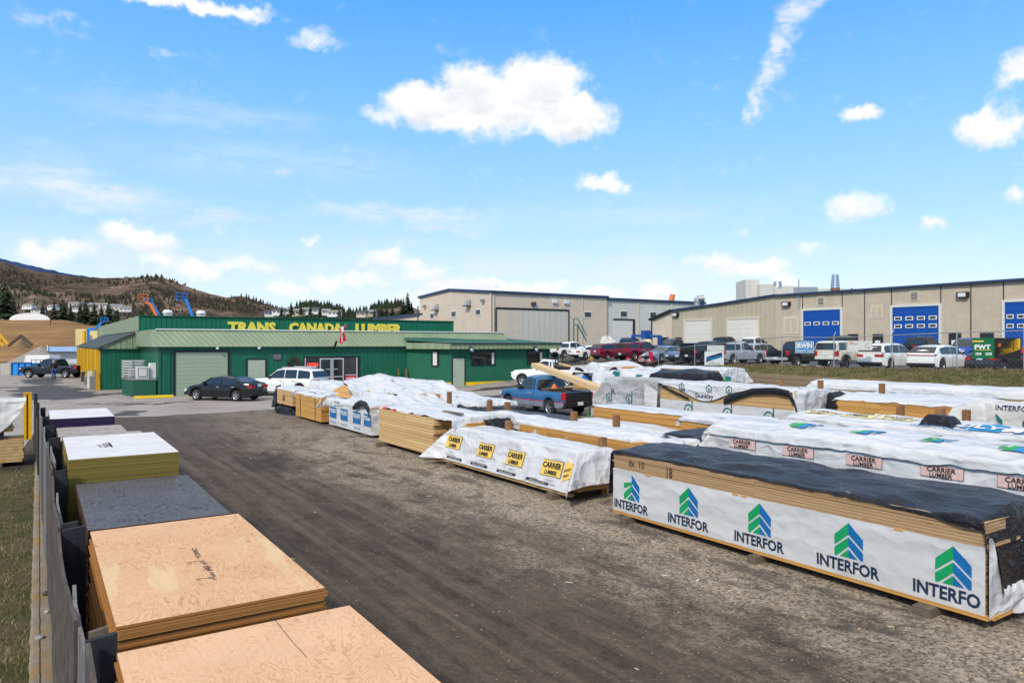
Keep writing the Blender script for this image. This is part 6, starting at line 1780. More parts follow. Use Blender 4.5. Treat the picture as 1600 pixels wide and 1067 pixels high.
# ---- B1: second row, low stack with a torn sheet lettered in dark blue
t = thing('lumber_stack', 'low second-row stack with orange boards under a white sheet lettered in dark blue', 'lumber stack', (12.2, 16.2, 0))
m = MB(); layers(m, 11.75, 13.0, 12.6, 20.0, .1, 1.06, .045, 'lumber_orange', 71); m.build('boards', t)
d5 = Drape(11.78, 13.1, 12.8, 20.1, 1.10, hf=lambda y: .16 + .12 * math.sin((y - 14) * .55) - .22 * sstep(18.9, 20, y), hb=.4, hn=.2, hs=.3, amp=.06, fold=.05, seed=72, crown=.10)
m = MB(); d5.mesh(m, 'wrap_white', 100, 36)
m.text('INTERFOR', lambda a, b: d5.front(18.35, .20, .012)(a, b), 'ink_navy', .22, .03, sub=.1)
for (y, x, w, h) in ((17.6, 12.6, .07, .05), (15.6, 12.4, .25, .02), (14.1, 12.3, .08, .03), (16.9, 12.3, .15, .012)): m.flat([[(-w, -h), (w, h * .3), (w * .3, h)]], d5.top(y, x, .014), 'ink')
m.build('sheet', t)
heap('white_sheet', 'torn white sheet end with a teal mark and black flap in the second row', 11.9, 13.2, 11.3, 13.3, lambda x, y: 1.13, 'wrap_white', 73, lambda m, P: m.flat([[(-.2, -.1), (.2, -.05), (.1, .12)]], lambda a, b: P(12.1 + b, 11.9 - a, .02), 'logo_teal'), .08, (30, 24))
heap('black_tarp', 'rounded black tarp bulge lying on the second row beside the torn sheet', 12.5, 14.2, 10.9, 12.9, lambda x, y: 1.18 + .16 * math.exp(-((x - 13.3) ** 2 + (y - 11.9) ** 2) * 2), 'tarp_black', 74, None, .07, (36, 30))
heap('black_tarp', 'wide dark blue tarp spread over a low stack beside the blue pickup', 14.6, 16.8, 19.3, 27.2, lambda x, y: .62 + .10 * math.sin((x - 14.6) / 2.2 * 3.1), 'tarp_black', 75, None, .04, (80, 36))
t = thing('lumber_stack', 'low stack under the wide dark tarp beside the blue pickup', 'lumber stack', (15.6, 23, 0)); m = MB(); layers(m, 15.0, 16.4, 19.8, 26.8, .05, .5, .05, 'lumber_weathered', 76); m.build('boards', t)
heap('white_sheet', 'narrow white sheet strip between the bare orange boards and the torn sheet', 14.0, 15.3, 10.6, 18.4, lambda x, y: 1.0, 'wrap_white', 77, None, .03, (60, 20))

# ---- C1: bare orange boards
t = thing('lumber_stack', 'bare stack of bright orange boards behind the second row, thin white sheet on top', 'lumber stack', (16.2, 15.5, 0))
m = MB(); layers(m, 15.62, 16.8, 11.8, 18.85, .45, 1.28, .088, 'lumber_orange', 81, .02, .05); layers(m, 15.7, 16.8, 11.8, 18.7, .05, .44, .09, 'lumber_weathered', 82); m.build('boards', t)
d6 = Drape(15.62, 16.9, 11.9, 18.9, 1.30, hf=.03, hb=.3, hn=.1, hs=.45, amp=.03, fold=.03, seed=83, crown=.03)
m = MB(); d6.mesh(m, 'wrap_white', 70, 24)
m.flat([[(-.5, -.42), (-.15, -.40), (-.3, -.05), (-.45, -.02)]], lambda a, b: Vector((15.60, 19.02 - a * .3, 1.15 + b)), 'logo_lime')
m.build('sheet', t)

# ---- D: tall stacks with round d logos
def dstack(label, y0, y1, x0, bare, mat, seed):
    t = thing('lumber_stack', label, 'lumber stack', (x0 + .6, (y0 + y1) / 2, 0))
    m = MB(); layers(m, x0 + .02, x0 + 1.2, y0, y1, .1, 1.05, .06, 'lumber_fresh', seed); layers(m, x0 + .02, x0 + 1.2, y0, y1, 1.12, 1.88, .06, 'lumber_fresh', seed + 1); m.build('boards', t)
    return t
t = dstack('tall white wrapped stack with round d logos and a sagging cover over yellow wood', 13.9, 20.15, 20.0, True, 'wrap_white', 91)
m = MB()
m.grid(lambda a, b: Vector((19.995 - .01 * fbm(a * 9, b * 3), 13.85 + 6.3 * a, .12 + 1.16 * b)), 50, 10, 'wrap_flat')
m.grid(lambda a, b: Vector((20 + 1.2 * a, 13.84 - .02 * fbm(a * 5, b * 5), .12 + 1.16 * b)), 12, 10, 'wrap_flat')
for yc in (18.7, 16.9, 15.2):
    m.flat(d_logo(.2), lambda a, b, yc=yc: Vector((19.975, yc - a, .98 + b)), 'logo_teal')
    m.text('Dunkley', lambda a, b, yc=yc: Vector((19.975, yc + .05 - a, .60 + b)), 'ink_navy', .2, .01)
    m.text('LUMBER LTD', lambda a, b, yc=yc: Vector((19.975, yc - .5 - a, .42 + b)), 'ink', .16, .012)
m.build('wrap', t)
sag = lambda y: .12 + .50 * math.exp(-((y - 17.9) / 1.15) ** 2) - .02
d7 = Drape(19.98, 21.3, 13.85, 20.2, 1.92, hf=lambda y: max(.05, sag(y)) + (.0 if y > 14.2 else .9), hb=.5, hn=.9, hs=.25, amp=.02, fold=.03, seed=93, crown=.03, flare=.04)
m = MB(); d7.mesh(m, 'wrap_white', 90, 36)
for yc, s_ in ((19.0, .14), (17.7, .14), (16.8, .14)): m.flat(d_logo(s_), d7.front(yc, .16, .012), 'logo_teal')
m.text('Dunkley', lambda a, b: d7.front(17.9, .50, .012)(a, b), 'ink_navy', .25, .014); m.text('kley', lambda a, b: d7.front(18.95, .30, .012)(a, b), 'ink_navy', .2, .012, cut=lambda a, b: True)
m.build('cover', t)
m = MB()
def blk(path_, w):
    def f(a, b):
        n = len(path_) - 1; k = min(n - 1, int(a * n)); q = a * n - k
        y = path_[k][0] * (1 - q) + path_[k + 1][0] * q; z = path_[k][1] * (1 - q) + path_[k + 1][1] * q
        return Vector((19.93 - .03 * math.sin(b * 3.14), y, z + w * (b - .5) + .01 * fbm(a * 8, b * 3)))
    m.grid(f, 30, 6, 'tarp_black')
blk([(20.25, .3), (20.22, 1.3), (20.15, 1.85), (19.5, 1.62), (18.6, 1.36)], .10); m.build('black_lining', t); m = MB(); blk([(17.0, 1.38), (16.4, 1.62), (15.8, 1.80), (14.9, 1.86), (14.4, 1.8), (14.2, 1.5), (14.05, 1.05)], .22)
m.build('black_lining', t)
heap('black_tarp', 'crinkled black sheet bunched at the near end of the round d-logo stack', 20.7, 21.7, 12.7, 13.9, lambda x, y: 1.55 + .3 * sstep(13.2, 13.8, y), 'tarp_black', 94, None, .14, (30, 30))
t = dstack('tall stack in dirty grey wrap with round dark d logos beside the pickup tailgate', 20.75, 24.0, 20.6, False, 'wrap_grey', 95)
d8 = Drape(20.58, 21.9, 20.75, 24.0, 1.92, hf=1.45, hb=.6, hn=1.3, hs=.8, amp=.03, fold=.03, seed=96, crown=.03, flare=.03)
m = MB(); d8.mesh(m, 'wrap_grey', 90, 40)
for yc in (23.75, 22.5, 21.2): m.flat(d_logo(.19), d8.front(yc, .85, .014), 'logo_teal')
m.text('R.', lambda a, b: d8.front(23.45, .72, .014)(a, b), 'ink', .35, .01); m.text('Dunkley', lambda a, b: d8.front(23.6, 1.2, .014)(a, b), 'ink_navy', .2, .01)
m.build('wrap', t)
m = MB(); m.grid(lambda a, b: Vector((20.45 - .25 * (1 - b) * a, 21.5 - .85 * a, .45 + 1.35 * b * (1 - .25 * a))), 12, 12, 'wrap_aged'); tag(m.build('white_flap'), 'pale triangular wrap flap hanging at the near corner of the dirty grey stack', 'tarp')

# ---- B2: big white stack with pink logo boards behind the front stack
t = thing('lumber_stack', 'big white wrapped stack with pinkish logo boards behind the black tarp', 'lumber stack', (12.6, 4, 0))
m = MB(); layers(m, 12.25, 13.3, -3.0, 10.8, .1, 1.5, .05, 'lumber_orange', 101); m.build('boards', t)
d9 = Drape(12.25, 13.55, -3.0, 10.75, 1.56, hf=.85, hb=.25, hn=.3, hs=.55, amp=.035, fold=.045, seed=102, crown=.12, flare=.05)
m = MB(); d9.mesh(m, 'wrap_white', 170, 44)
for (u, v) in ((1159, 678), (1246, 690), (1349, 703), (1471, 715), (1597, 735)):
    yc = GX(u, v, 12.2).y
    f, f2 = d9.front(yc, .27, .014), d9.front(yc, .27, .034)
    m.flat([[(-.34, -.095), (.34, -.095), (.34, .10), (-.34, .10)]], f, 'bark', .05); m.flat([[(-.332, -.088), (.332, -.088), (.332, .093), (-.332, .093)]], lambda a, b, yc=yc: d9.front(yc, .27, .022)(a, b), 'sign_pink', .05)
    m.text('CARRIER', lambda a, b, f=f2: f(a, b + .005), 'ink', .115, .02, sub=.05); m.text('LUMBER', lambda a, b, f=f2: f(a, b - .08), 'ink', .10, .02, sub=.05)
    m.text('a tradition of', lambda a, b, f=f2: f(a, b - .19), 'mid_grey', .055, .004); m.text('innovation and quality', lambda a, b, f=f2: f(a, b - .25), 'mid_grey', .055, .004)
for yc in (10.0, 8.6, 7.2, 5.8): m.flat([[(-.45, -.02), (.45, -.02), (.45, .02), (-.45, .02)]], d9.front(yc, .74, .014), 'logo_teal', .12)
for (u, v) in ((1265, 667), (1361, 678), (1473, 689), (1600, 702)):
    pass
m.build('wrap', t)
d9b = Drape(12.20, 13.62, -3.0, 10.8, 1.60, hf=lambda y: .17 + .05 * fbm(y * .7, 2) + .03 * fbm(y * 3, 5), hb=.25, hn=.3, hs=.40, amp=.04, fold=.03, seed=104, crown=.13, flare=.10)
m = MB(); d9b.mesh(m, 'wrap_white', 170, 36)
for (u, v) in ((1265, 667), (1361, 678), (1473, 689), (1600, 702)):
    yc = GX(u, v, 13.05).y; g_, b_ = cap_chev(.46, .78)
    m.flat(g_, lambda a, b, yc=yc: d9b.at(yc - a, 12.62 + b, .024), 'logo_lime', .06); m.flat(b_, lambda a, b, yc=yc: d9b.at(yc - a, 12.62 + b, .024), 'logo_sky', .06)
m.build('top_sheet', t)
m = MB(); m.grid(lambda a, b: Vector((12.05 + .9 * a, 11.15 + .12 * fbm(a * 3, b * 3) - .1 * b, .55 + .75 * b * (1 - .5 * abs(a - .4)))), 16, 12, 'tarp_black'); tag(m.build('black_flap'), 'black lining flap at the far end of the pink-logo stack', 'tarp')
# chevron piece at the far end and next rows of white tops
t = thing('lumber_stack', 'third-row lumber stack under a long creased white sheet, next to the pink-logo stack', 'lumber stack', (14.5, 5, 0)); m = MB(); layers(m, 13.95, 15.2, -3, 13.3, .1, 1.44, .06, 'lumber_orange', 111); m.build('boards', t)
dA_ = Drape(13.93, 15.3, -3, 13.35, 1.49, hf=lambda y: .10 + .08 * fbm(y * .9, 1), hb=.12, hn=.1, hs=.25, amp=.05, fold=.04, seed=112, crown=.10)
m = MB(); dA_.mesh(m, 'wrap_white', 150, 30)
for y, w_, h_ in ((12.2, .25, .02), (10.9, .1, .05), (9.3, .35, .015), (7.2, .12, .04), (6.1, .3, .02), (4.6, .15, .05)): m.flat([[(-w_, -h_), (w_ * .7, -h_ * .4), (w_, h_), (-w_ * .3, h_ * .8)]], dA_.top(y, 14.4 + .3 * math.sin(y * 3), .016), 'mid_grey', .1)
m.build('sheet', t)
t = thing('lumber_stack', 'lumber stack under a white sheet with cream logo patches and blue lettered bands', 'lumber stack', (16.6, 4, 0)); m = MB(); layers(m, 15.75, 17.6, -3, 11.4, .1, 1.52, .06, 'lumber_fresh', 113); m.build('boards', t)
dB_ = Drape(15.75, 17.7, -3, 11.4, 1.57, hf=lambda y: .13 + .10 * fbm(y * .8, 5), hb=.2, hn=.1, hs=.3, amp=.06, fold=.04, seed=114, crown=.10)
m = MB(); dB_.mesh(m, 'wrap_white', 150, 40)
for (u, v) in ((1287, 640), (1344, 647), (1402, 652)):
    yc = GX(u, v, 16.4).y
    m.flat([[(-.40, -.22), (.40, -.22), (.40, .20), (-.40, .20)]], dB_.top(yc, 16.4, .016), 'sign_cream', .07); m.text('CARRIER', lambda a, b, yc=yc: dB_.at(yc - a, 16.42 + b, .034), 'ink', .17, .02, sub=.06); m.text('LUMBER', lambda a, b, yc=yc: dB_.at(yc - a, 16.24 + b, .034), 'ink', .15, .02, sub=.06)
for (u0, u1, x0, x1) in ((1460, 1496, 16.15, 16.38), (1506, 1517, 16.1, 16.5), (1522, 1570, 16.0, 16.6), (1588, 1612, 16.1, 16.55)):
    ya, yb = GX(u0, 662, 16.3).y, GX(u1, 662, 16.3).y
    m.flat([[(ya, x0), (yb, x0), (yb, x1), (ya, x1)]], lambda a, b: dB_.at(a, b, .016), 'logo_sky', .1)
yc = GX(1546, 665, 16.3).y; m.text('OLYM', lambda a, b: dB_.at(yc - a * 1.3, 16.12 + b, .032), 'white_paint', .36, .03, sub=.08)
yc = GX(1470, 668, 15.95).y; m.text('WE FIT STRONGER', lambda a, b: dB_.at(yc - a, 15.88 + b, .03), 'logo_sky', .15, .01, sub=.08)
m.build('sheet', t)
heap('black_tarp', 'small black rolled tarp end among the white sheets of the third row', 15.9, 16.6, 7.55, 8.4, lambda x, y: 1.80, 'tarp_black', 114, None, .05, (24, 24), 1.55)

# ---- R4: brown topped stack and far wrapped stack
t = thing('lumber_stack', 'brown lumber stack with a white sheet between the d-logo stack and the far chevron stack', 'lumber stack', (21, 11.6, 0))
m = MB(); layers(m, 20.2, 21.4, 9.3, 12.9, .1, 1.72, .12, 'lumber_orange', 121, .006, .05); m.build('boards', t)
d10 = Drape(20.2, 22.4, 9.2, 13.0, 1.75, hf=lambda y: .07 + .05 * fbm(y * 2, 1), hb=.3, hn=.1, hs=.1, amp=.05, fold=.03, seed=122, crown=.12); m = MB(); d10.mesh(m, 'wrap_white', 60, 30); m.build('sheet', t)
heap('white_sheet', 'knotted white sheet bundle at the end of the brown stack', 19.7, 21.0, 8.5, 9.7, lambda x, y: 1.75, 'wrap_aged', 123, None, .16, (30, 30), 1.0)
t = thing('lumber_stack', 'far wrapped stack with teal chevron logos behind the brown timber stakes', 'lumber stack', (21, 4.5, 0))
m = MB(); layers(m, 20.3, 21.5, -4, 9.0, .1, 1.78, .06, 'lumber_fresh', 124); m.build('boards', t)
d11 = Drape(20.28, 21.6, -4, 8.95, 1.84, hf=.95, hb=.3, hn=.3, hs=.35, amp=.03, fold=.03, seed=125, crown=.02, flare=.03)
m = MB(); d11.mesh(m, 'wrap_aged', 120, 36)
for (u, v) in ((1448, 629), (1499, 633), (1553, 637), (1612, 642)):
    yc = GX(u, v, 20.25).y; g_, b_ = chev(.40, .44)
    m.flat(g_, d11.front(yc, .68, .014), 'logo_teal', .2); m.flat(b_, d11.front(yc, .68, .014), 'logo_teal', .2); m.text('INTERFOR', lambda a, b, yc=yc: d11.front(yc, .86, .014)(a, b), 'ink_navy', .20, .012)
for yc in (8.2, 6.6): m.text('INTERFOR', lambda a, b, yc=yc: d11.front(yc, .14, .014)(a, b), 'ink_navy', .18, .01)
m.build('wrap', t)
heap('black_tarp', 'thick folded black tarp at the right edge over the far wrapped stack', 18.4, 20.2, -3, 5.6, lambda x, y: 1.55 + .25 * math.exp(-((x - 19.6) * 2.2) ** 2), 'tarp_black', 126, None, .06, (80, 36), 1.0)
# ---- R5 and farther rows
t = thing('lumber_stack', 'long far stack under a smooth white sheet below the grassy bank', 'lumber stack', (27, 9, 0))
m = MB(); layers(m, 26.0, 27.3, -2, 17.6, .1, 1.75, .06, 'lumber_weathered', 131); m.build('boards', t)
d12 = Drape(26.0, 27.6, -2, 17.8, 1.82, hf=lambda y: .30 if y < 10 else .22, hb=.5, hn=.2, hs=.15, amp=.05, fold=.02, seed=132, crown=.12); m = MB(); d12.mesh(m, 'wrap_white', 130, 30); m.build('sheet', t)
m = MB(); m.grid(lambda a, b: Vector((25.97, -1.5 + 18.8 * a, .6 + .95 * b)), 40, 4, 'wrap_aged'); m.build('wrap', t)
heap('white_sheet', 'white sheet in front of the long far stack, level with the brown stakes', 22.6, 25.6, 6.5, 19.5, lambda x, y: 1.60 + .06 * math.sin(x * 2), 'wrap_white', 133, None, .06, (100, 40))
heap('white_sheet', 'low white sheet between the d-logo stack and the far timber wall', 22.4, 26.0, 19.5, 27.5, lambda x, y: 1.66, 'wrap_white', 134, None, .05, (70, 40))
t = thing('lumber_stack', 'pale orange lumber stack with a white hood and green corner near the timber wall', 'lumber stack', (31, 28, 0))
m = MB(); layers(m, 30.4, 31.8, 26.0, 31.0, .6, 1.98, .15, 'lumber_fresh', 141, .005, .03); m.build('boards', t)
d13 = Drape(30.4, 32.0, 25.9, 31.1, 2.0, hf=lambda y: .07 + .75 * sstep(26.25, 25.95, y), hb=.6, hn=.75, hs=.35, amp=.04, fold=.03, seed=142, crown=.10); m = MB(); d13.mesh(m, 'wrap_white', 60, 30)
m.flat([[(-.4, -.1), (.35, -.2), (.4, .1), (-.2, .3)]], lambda a, b: d13.at(d13.y0 - .35 + .0 * a, d13.x0 + .2 + a * .6, .02) + Vector((0, -.02, b * .6 - .2)), 'logo_lime', .1); m.flat([[(-.1, .05), (.35, -.05), (.35, .12), (-.1, .28)]], lambda a, b: d13.at(d13.y0 - .35, d13.x0 + .2 + a * .6, .03) + Vector((0, -.03, b * .6 - .2)), 'logo_sky', .1); m.build('hood', t)
heap('black_tarp', 'long puffed black tarp roll in front of the pale orange stack', 25.9, 27.8, 23.2, 27.4, lambda x, y: 1.78 + .30 * math.exp(-((x - 26.9) * 1.5) ** 2), 'tarp_black', 143, None, .10, (80, 36), .6, .35)
def mkt(m, P):
    for y in (28.6, 30.4): m.flat([[(-.3, -.2), (.3, -.15), (.2, .2), (-.25, .2)]], lambda a, b, y=y: P(26.9 + b, y - a, .02), 'logo_teal', .15)
heap('white_sheet', 'rumpled white sheet with teal marks left of the puffed black tarp', 26.6, 30.0, 27.4, 32.6, lambda x, y: 1.62 + .22 * math.exp(-((y - 30.5) / 1.5) ** 2), 'wrap_white', 144, mkt, .11, (70, 40))
t = thing('lumber_stack', 'far white wrapped stack with a blue banner side and black curled lining', 'lumber stack', (30.5, 35.8, 0))
m = MB(); layers(m, 29.9, 31.4, 33.3, 38.2, .1, 1.95, .06, 'lumber_orange', 151); m.build('boards', t)
m = MB(); m.grid(lambda a, b: Vector((29.86, 33.3 + 4.9 * a, 1.0 + .95 * b)), 20, 6, 'wrap_white')
m.text('lexandre  allmen', lambda a, b: Vector((29.83, 35.6 - a * .8, 1.62 + b)), 'ink_navy', .36, .03); m.flat([[(-1.6, -.18), (1.6, -.18), (1.4, .12), (-1.4, .12)]], lambda a, b: Vector((29.83, 35.7 - a, 1.22 + b)), 'lift_blue'); m.flat([[(-.8, -.2), (.8, -.2), (.8, 0), (-.8, 0)]], lambda a, b: Vector((29.82, 34.1 - a, 1.30 + b)), 'logo_teal'); m.build('wrap', t)
m = MB()
def blk2(path_, w):
    def f(a, b):
        n = len(path_) - 1; k = min(n - 1, int(a * n)); q = a * n - k
        return Vector((29.78, path_[k][0] * (1 - q) + path_[k + 1][0] * q, path_[k][1] * (1 - q) + path_[k + 1][1] * q + w * (b - .5)))
    m.grid(f, 24, 4, 'tarp_black')
blk2([(38.2, 1.2), (37.8, 1.7), (37.2, 1.65), (36.3, 1.15), (35.4, 1.1), (34.2, 1.75), (33.8, 1.85), (33.3, 1.1)], .26); m.build('black_lining', t)
heap('white_sheet', 'peaked white sheet on the farthest stack beside the white pickup', 29.7, 33.2, 32.6, 38.6, lambda x, y: 1.82 + .30 * math.exp(-((y - 36) / 1.2) ** 2), 'wrap_white', 152, None, .08, (80, 36), 1.5)

# ---- brown stakes between the rows
STK = [(702, 612, 1.45, 29, 'upright brown stake at the right end of the peaked white sheets'), (765, 625, 1.35, 23, 'brown stake rising before the open pavement left of the pickup'), (793, 628, 1.4, 22, 'brown stake at the front wheel of the blue pickup'),
       (897, 643, 1.4, 17, 'brown stake below the rear wheel of the blue pickup'), (963, 648, 1.4, 15, 'brown stake in front of the bare orange boards'), (941, 683, 1.28, 12, 'short dark stake at the far corner of the black tarp'), (795, 657, 1.32, 17, 'short stake behind the yellow-logo stack'),
       (1095, 668, 1.35, 12, 'stake at the right end of the bare orange boards'), (1222, 593, 2.0, 18, 'stake before the timber retaining wall'), (1282, 594, 2.1, 17, 'tall stake at the left end of the long far white sheet'), (1378, 599, 2.1, 14, 'stake in front of the long far white sheet'),
       (1407, 633, 1.85, 9, 'stake at the end of the brown lumber stack'), (1469, 637, 1.9, 8, 'thick orange-brown stake before the far chevron stack'), (1510, 640, 1.8, 7, 'stake left of the folded black tarp at right')]
for (u, v, z, y_, l) in STK:
    p = G(u, v, z); w = .085 if u not in (1469,) else .10
    m = MB(); m.box(p.x - w, p.x + w, p.y - w * .8, p.y + w * .8, 0, z, 'wood_post')
    tag(m.build('timber_stake', bevel=.006), l, 'stake', 'brown timber stakes between the lumber rows')
# ------------------------------------------------------------------ vehicles
def lerp_pts(pts, x):
    if x <= pts[0][0]: return pts[0][1]
    for (a, b), (c, d) in zip(pts, pts[1:]):
        if x <= c: return b + (d - b) * (x - a) / (c - a) if c > a else d
    return pts[-1][1]
SPEC = {
 'sedan': dict(L=4.7, W=1.82, ax=(-1.38, 1.42), wr=.33, zb=.20, deck=[(-2.35, .55), (-2.33, .80), (-2.25, 1.0), (-1.75, 1.06), (-.9, .98), (.9, .95), (1.1, .97), (1.9, .84), (2.2, .72), (2.32, .56), (2.35, .42)],
      roof=[(-1.85, 1.05), (-1.45, 1.24), (-1.0, 1.38), (-.4, 1.45), (.1, 1.44), (.45, 1.36), (1.2, .97)], win=[(-1.38, -.38), (-.32, .82)], ws=((.5, 1.34), (1.14, .99)), rw=((-1.0, 1.37), (-1.76, 1.08)), belt=.93),
 'suv': dict(L=4.65, W=1.86, ax=(-1.35, 1.40), wr=.36, zb=.24, deck=[(-2.32, .55), (-2.31, .95), (-2.26, 1.12), (-.9, 1.08), (.9, 1.05), (1.05, 1.08), (1.9, .98), (2.2, .86), (2.31, .66), (2.33, .5)],
      roof=[(-2.26, 1.12), (-2.08, 1.45), (-1.85, 1.64), (-1.0, 1.70), (0, 1.70), (.35, 1.62), (1.15, 1.08)], win=[(-1.95, -1.28), (-1.22, -.30), (-.24, .80)], ws=((.4, 1.6), (1.08, 1.11)), rw=((-1.98, 1.55), (-2.235, 1.16)), belt=1.05),
 'suv3': dict(L=5.0, W=1.98, ax=(-1.45, 1.55), wr=.39, zb=.26, deck=[(-2.5, .6), (-2.48, 1.0), (-2.44, 1.18), (-.9, 1.12), (1.0, 1.10), (1.15, 1.13), (2.1, 1.05), (2.38, .9), (2.48, .7), (2.5, .5)],
      roof=[(-2.44, 1.18), (-2.3, 1.5), (-2.1, 1.72), (-1.2, 1.80), (0, 1.80), (.4, 1.72), (1.2, 1.13)], win=[(-2.2, -1.28), (-1.18, -.30), (-.24, .86)], ws=((.46, 1.68), (1.14, 1.16)), rw=((-2.22, 1.6), (-2.42, 1.22)), belt=1.10),
 'boxy': dict(L=4.25, W=1.80, ax=(-1.22, 1.36), wr=.42, zb=.52, deck=[(-2.1, .75), (-2.09, 1.1), (-2.08, 1.26), (-.9, 1.24), (.8, 1.22), (.95, 1.24), (1.95, 1.18), (2.08, 1.1), (2.12, .7)],
      roof=[(-2.08, 1.26), (-2.0, 1.76), (-1.9, 1.84), (-1.0, 1.87), (.15, 1.86), (.3, 1.80), (.95, 1.24)], win=[(-1.86, -1.1), (-1.02, -.22), (-.14, .66)], ws=((.34, 1.75), (.9, 1.28)), rw=((-2.02, 1.72), (-2.085, 1.30)), belt=1.22),
 'hatch': dict(L=4.63, W=1.89, ax=(-1.45, 1.55), wr=.36, zb=.22, deck=[(-2.3, .55), (-2.29, .95), (-2.22, 1.06), (-.9, 1.02), (.9, .98), (1.1, 1.0), (1.9, .88), (2.2, .74), (2.3, .55), (2.32, .45)],
      roof=[(-2.22, 1.06), (-2.0, 1.25), (-1.6, 1.50), (-.8, 1.60), (.1, 1.59), (.5, 1.50), (1.35, 1.0)], win=[(-1.6, -.40), (-.34, .92)], ws=((.56, 1.47), (1.28, 1.04)), rw=((-1.66, 1.46), (-2.17, 1.10)), belt=.99),
 'pickup': dict(L=5.4, W=1.96, ax=(-1.62, 1.72), wr=.38, zb=.36, deck=[(-2.68, .62), (-2.66, 1.14), (-.62, 1.14), (.8, 1.12), (.95, 1.14), (2.3, 1.06), (2.52, .94), (2.6, .62)],
      roof=[(-.60, 1.14), (-.50, 1.60), (-.36, 1.80), (.1, 1.84), (.35, 1.78), (1.0, 1.14)], win=[(-.42, -.30), (-.22, .74)], ws=((.4, 1.73), (.94, 1.18)), rw=((-.49, 1.64), (-.595, 1.2)), bed=(-2.60, -.70), belt=1.12),
 'crew': dict(L=5.75, W=2.0, ax=(-1.85, 1.75), wr=.41, zb=.40, deck=[(-2.85, .65), (-2.83, 1.18), (-1.05, 1.18), (.9, 1.16), (1.05, 1.18), (2.4, 1.12), (2.65, 1.0), (2.75, .66)],
      roof=[(-1.04, 1.18), (-.95, 1.60), (-.8, 1.84), (0, 1.92), (.3, 1.86), (1.1, 1.18)], win=[(-.86, .02), (.09, .86)], ws=((.36, 1.8), (1.04, 1.22)), rw=((-.93, 1.68), (-1.035, 1.24)), bed=(-2.77, -1.13), belt=1.16),
}
